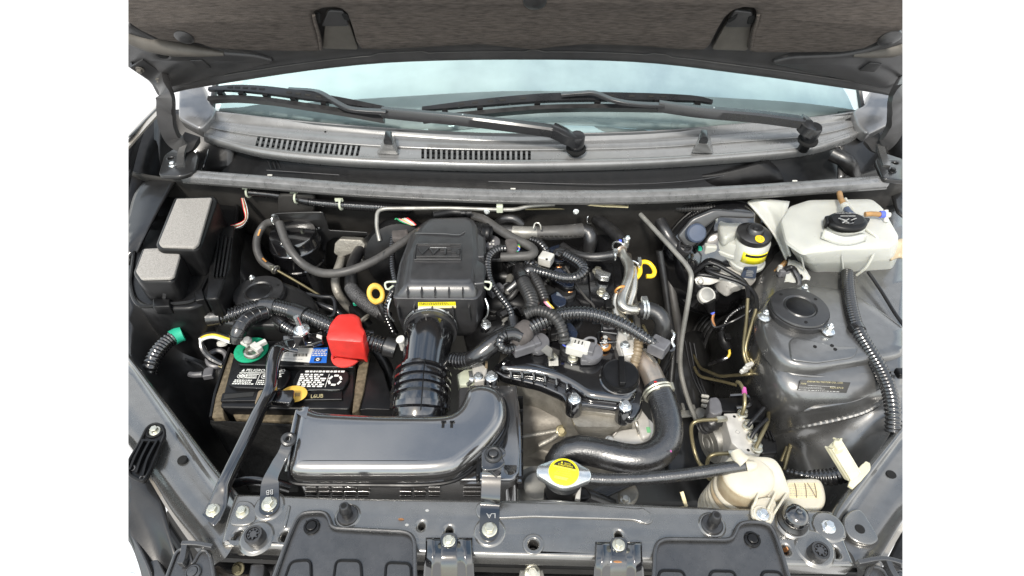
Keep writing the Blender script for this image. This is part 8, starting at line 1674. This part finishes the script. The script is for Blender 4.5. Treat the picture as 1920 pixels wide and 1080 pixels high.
for k_, (u_, v_, z_, lab) in enumerate(((946, 590, 0.0, 'black injector plug left of the cloth taped junction'), (930, 545, 0.006, 'black injector plug beside the thin shiny conduit'), (958, 498, 0.02, 'black injector plug under the hairpin hose'))):
    cn_ = thing('injector_plug', lab, 'connector', V(u_, v_, z_))
    obj('body', box(V(u_, v_, z_ + 0.012), 0.03, 0.018, 0.018, (Vector((0.8, 0.6, 0)), Vector((-0.6, 0.8, 0)), Vector((0, 0, 1)))), 'connector_grey' if k_ == 1 else 'black_plastic', cn_, bevel=0.003); obj('rib', box(V(u_, v_ - 3, z_ + 0.022), 0.014, 0.010, 0.004, (Vector((0.8, 0.6, 0)), Vector((-0.6, 0.8, 0)), Vector((0, 0, 1)))), 'grey_plastic', cn_, bevel=0.001)
    obj('wire', tube(PP([(u_ + 10, v_ - 6, z_ + 0.014), (u_ + 24, v_ - 14, z_ + 0.02), (u_ + 34, v_ - 2, z_ + 0.02)]), 0.003, 8), 'tape', cn_)

cable('cable', 'thin vacuum hose from the throttle sensor under the hairpin hose', 'hose', [(936, 470, 0.05), (955, 490, 0.045), (972, 500, 0.04), (985, 515, 0.034)], 0.0042, 'rubber')
cable('cable', 'thin black wire lying on the back of the valve cover', 'cable', [(1060, 500, 0.03), (1085, 540, 0.02), (1100, 560, 0.018), (1112, 572, 0.016), (1116, 590, 0.014)], 0.0022, 'grey_rubber')
cable('cable', 'black wire from the big conduit to the connector below it', 'cable', [(1120, 596, 0.055), (1128, 606, 0.05), (1138, 612, 0.042), (1146, 616, 0.036)], 0.003, 'wire_black')
cable('cable', 'fuel hose with pale clip between the injector plugs', 'hose', [(936, 572, 0.0), (955, 560, 0.02), (968, 545, 0.03), (972, 530, 0.036)], 0.0052, 'conduit_grey')
cable('cable', 'dull steel fuel rail along the intake runners', 'pipe', [(962, 450, 0.012), (958, 500, 0.012), (952, 560, 0.01), (944, 620, 0.006)], 0.0075, 'dull_steel')
cable('cable', 'thin black wire curling over the foil sleeve', 'cable', [(1000, 428, 0.085), (1004, 418, 0.094), (1012, 420, 0.094), (1014, 430, 0.084)], 0.0018, 'steel')
cable('cable', 'black rubber drain hose bending low right of the pump casting', 'hose', [(1030, 930, -0.13), (1060, 915, -0.11), (1100, 925, -0.12), (1150, 945, -0.15)], 0.008, 'rubber')
cable('cable', 'black cable along the bottom of the left wing below the battery tray', 'cable', [(440, 905, -0.1), (470, 900, -0.09), (510, 905, -0.09), (545, 915, -0.1)], 0.008, 'conduit')
# ================================================================== the built scene ends at the photograph's left and right edge
kinds = {}
for o in S.objects:
    if o.parent is None and o.get('category'): kinds.setdefault(o.name.split('.')[0], []).append(o)
for k_, os_ in kinds.items():
    if len(os_) > 1:
        for o in os_:
            if not o.get('group'): o['group'] = k_.replace('_', ' ') + ' pieces of this bay' if k_.endswith('s') else k_.replace('_', ' ') + 's of this bay'
bpy.context.view_layer.update()
dg = bpy.context.evaluated_depsgraph_get()
cuts = []
for u, sgn in ((240.5, -1), (1692.5, 1)):
    n = ray(u, 540).cross(UPV).normalized()
    if n.x * sgn < 0: n = -n
    cuts.append(n)
for o in list(S.objects):
    if o.type != 'MESH': continue
    pass
    M = Matrix.Translation(WL[o.name])
    ev = o.evaluated_get(dg); bb = [M @ Vector(c) for c in ev.bound_box]
    hit = [n for n in cuts if max((c - CAM).dot(n) for c in bb) > 0]
    if not hit: continue
    me = bpy.data.meshes.new_from_object(ev)
    b = bmesh.new(); b.from_mesh(me)
    for n in hit:
        geom = list(b.verts) + list(b.edges) + list(b.faces)
        r = bmesh.ops.bisect_plane(b, geom=geom, plane_co=CAM - WL[o.name], plane_no=n, clear_outer=True, dist=1e-6)
        ed = [e for e in r['geom_cut'] if isinstance(e, bmesh.types.BMEdge)]
        if ed:
            try: bmesh.ops.holes_fill(b, edges=ed, sides=0)
            except Exception: pass
    if not b.faces:
        b.free(); bpy.data.objects.remove(o); continue
    b.to_mesh(me); b.free()
    o.modifiers.clear(); o.data = me
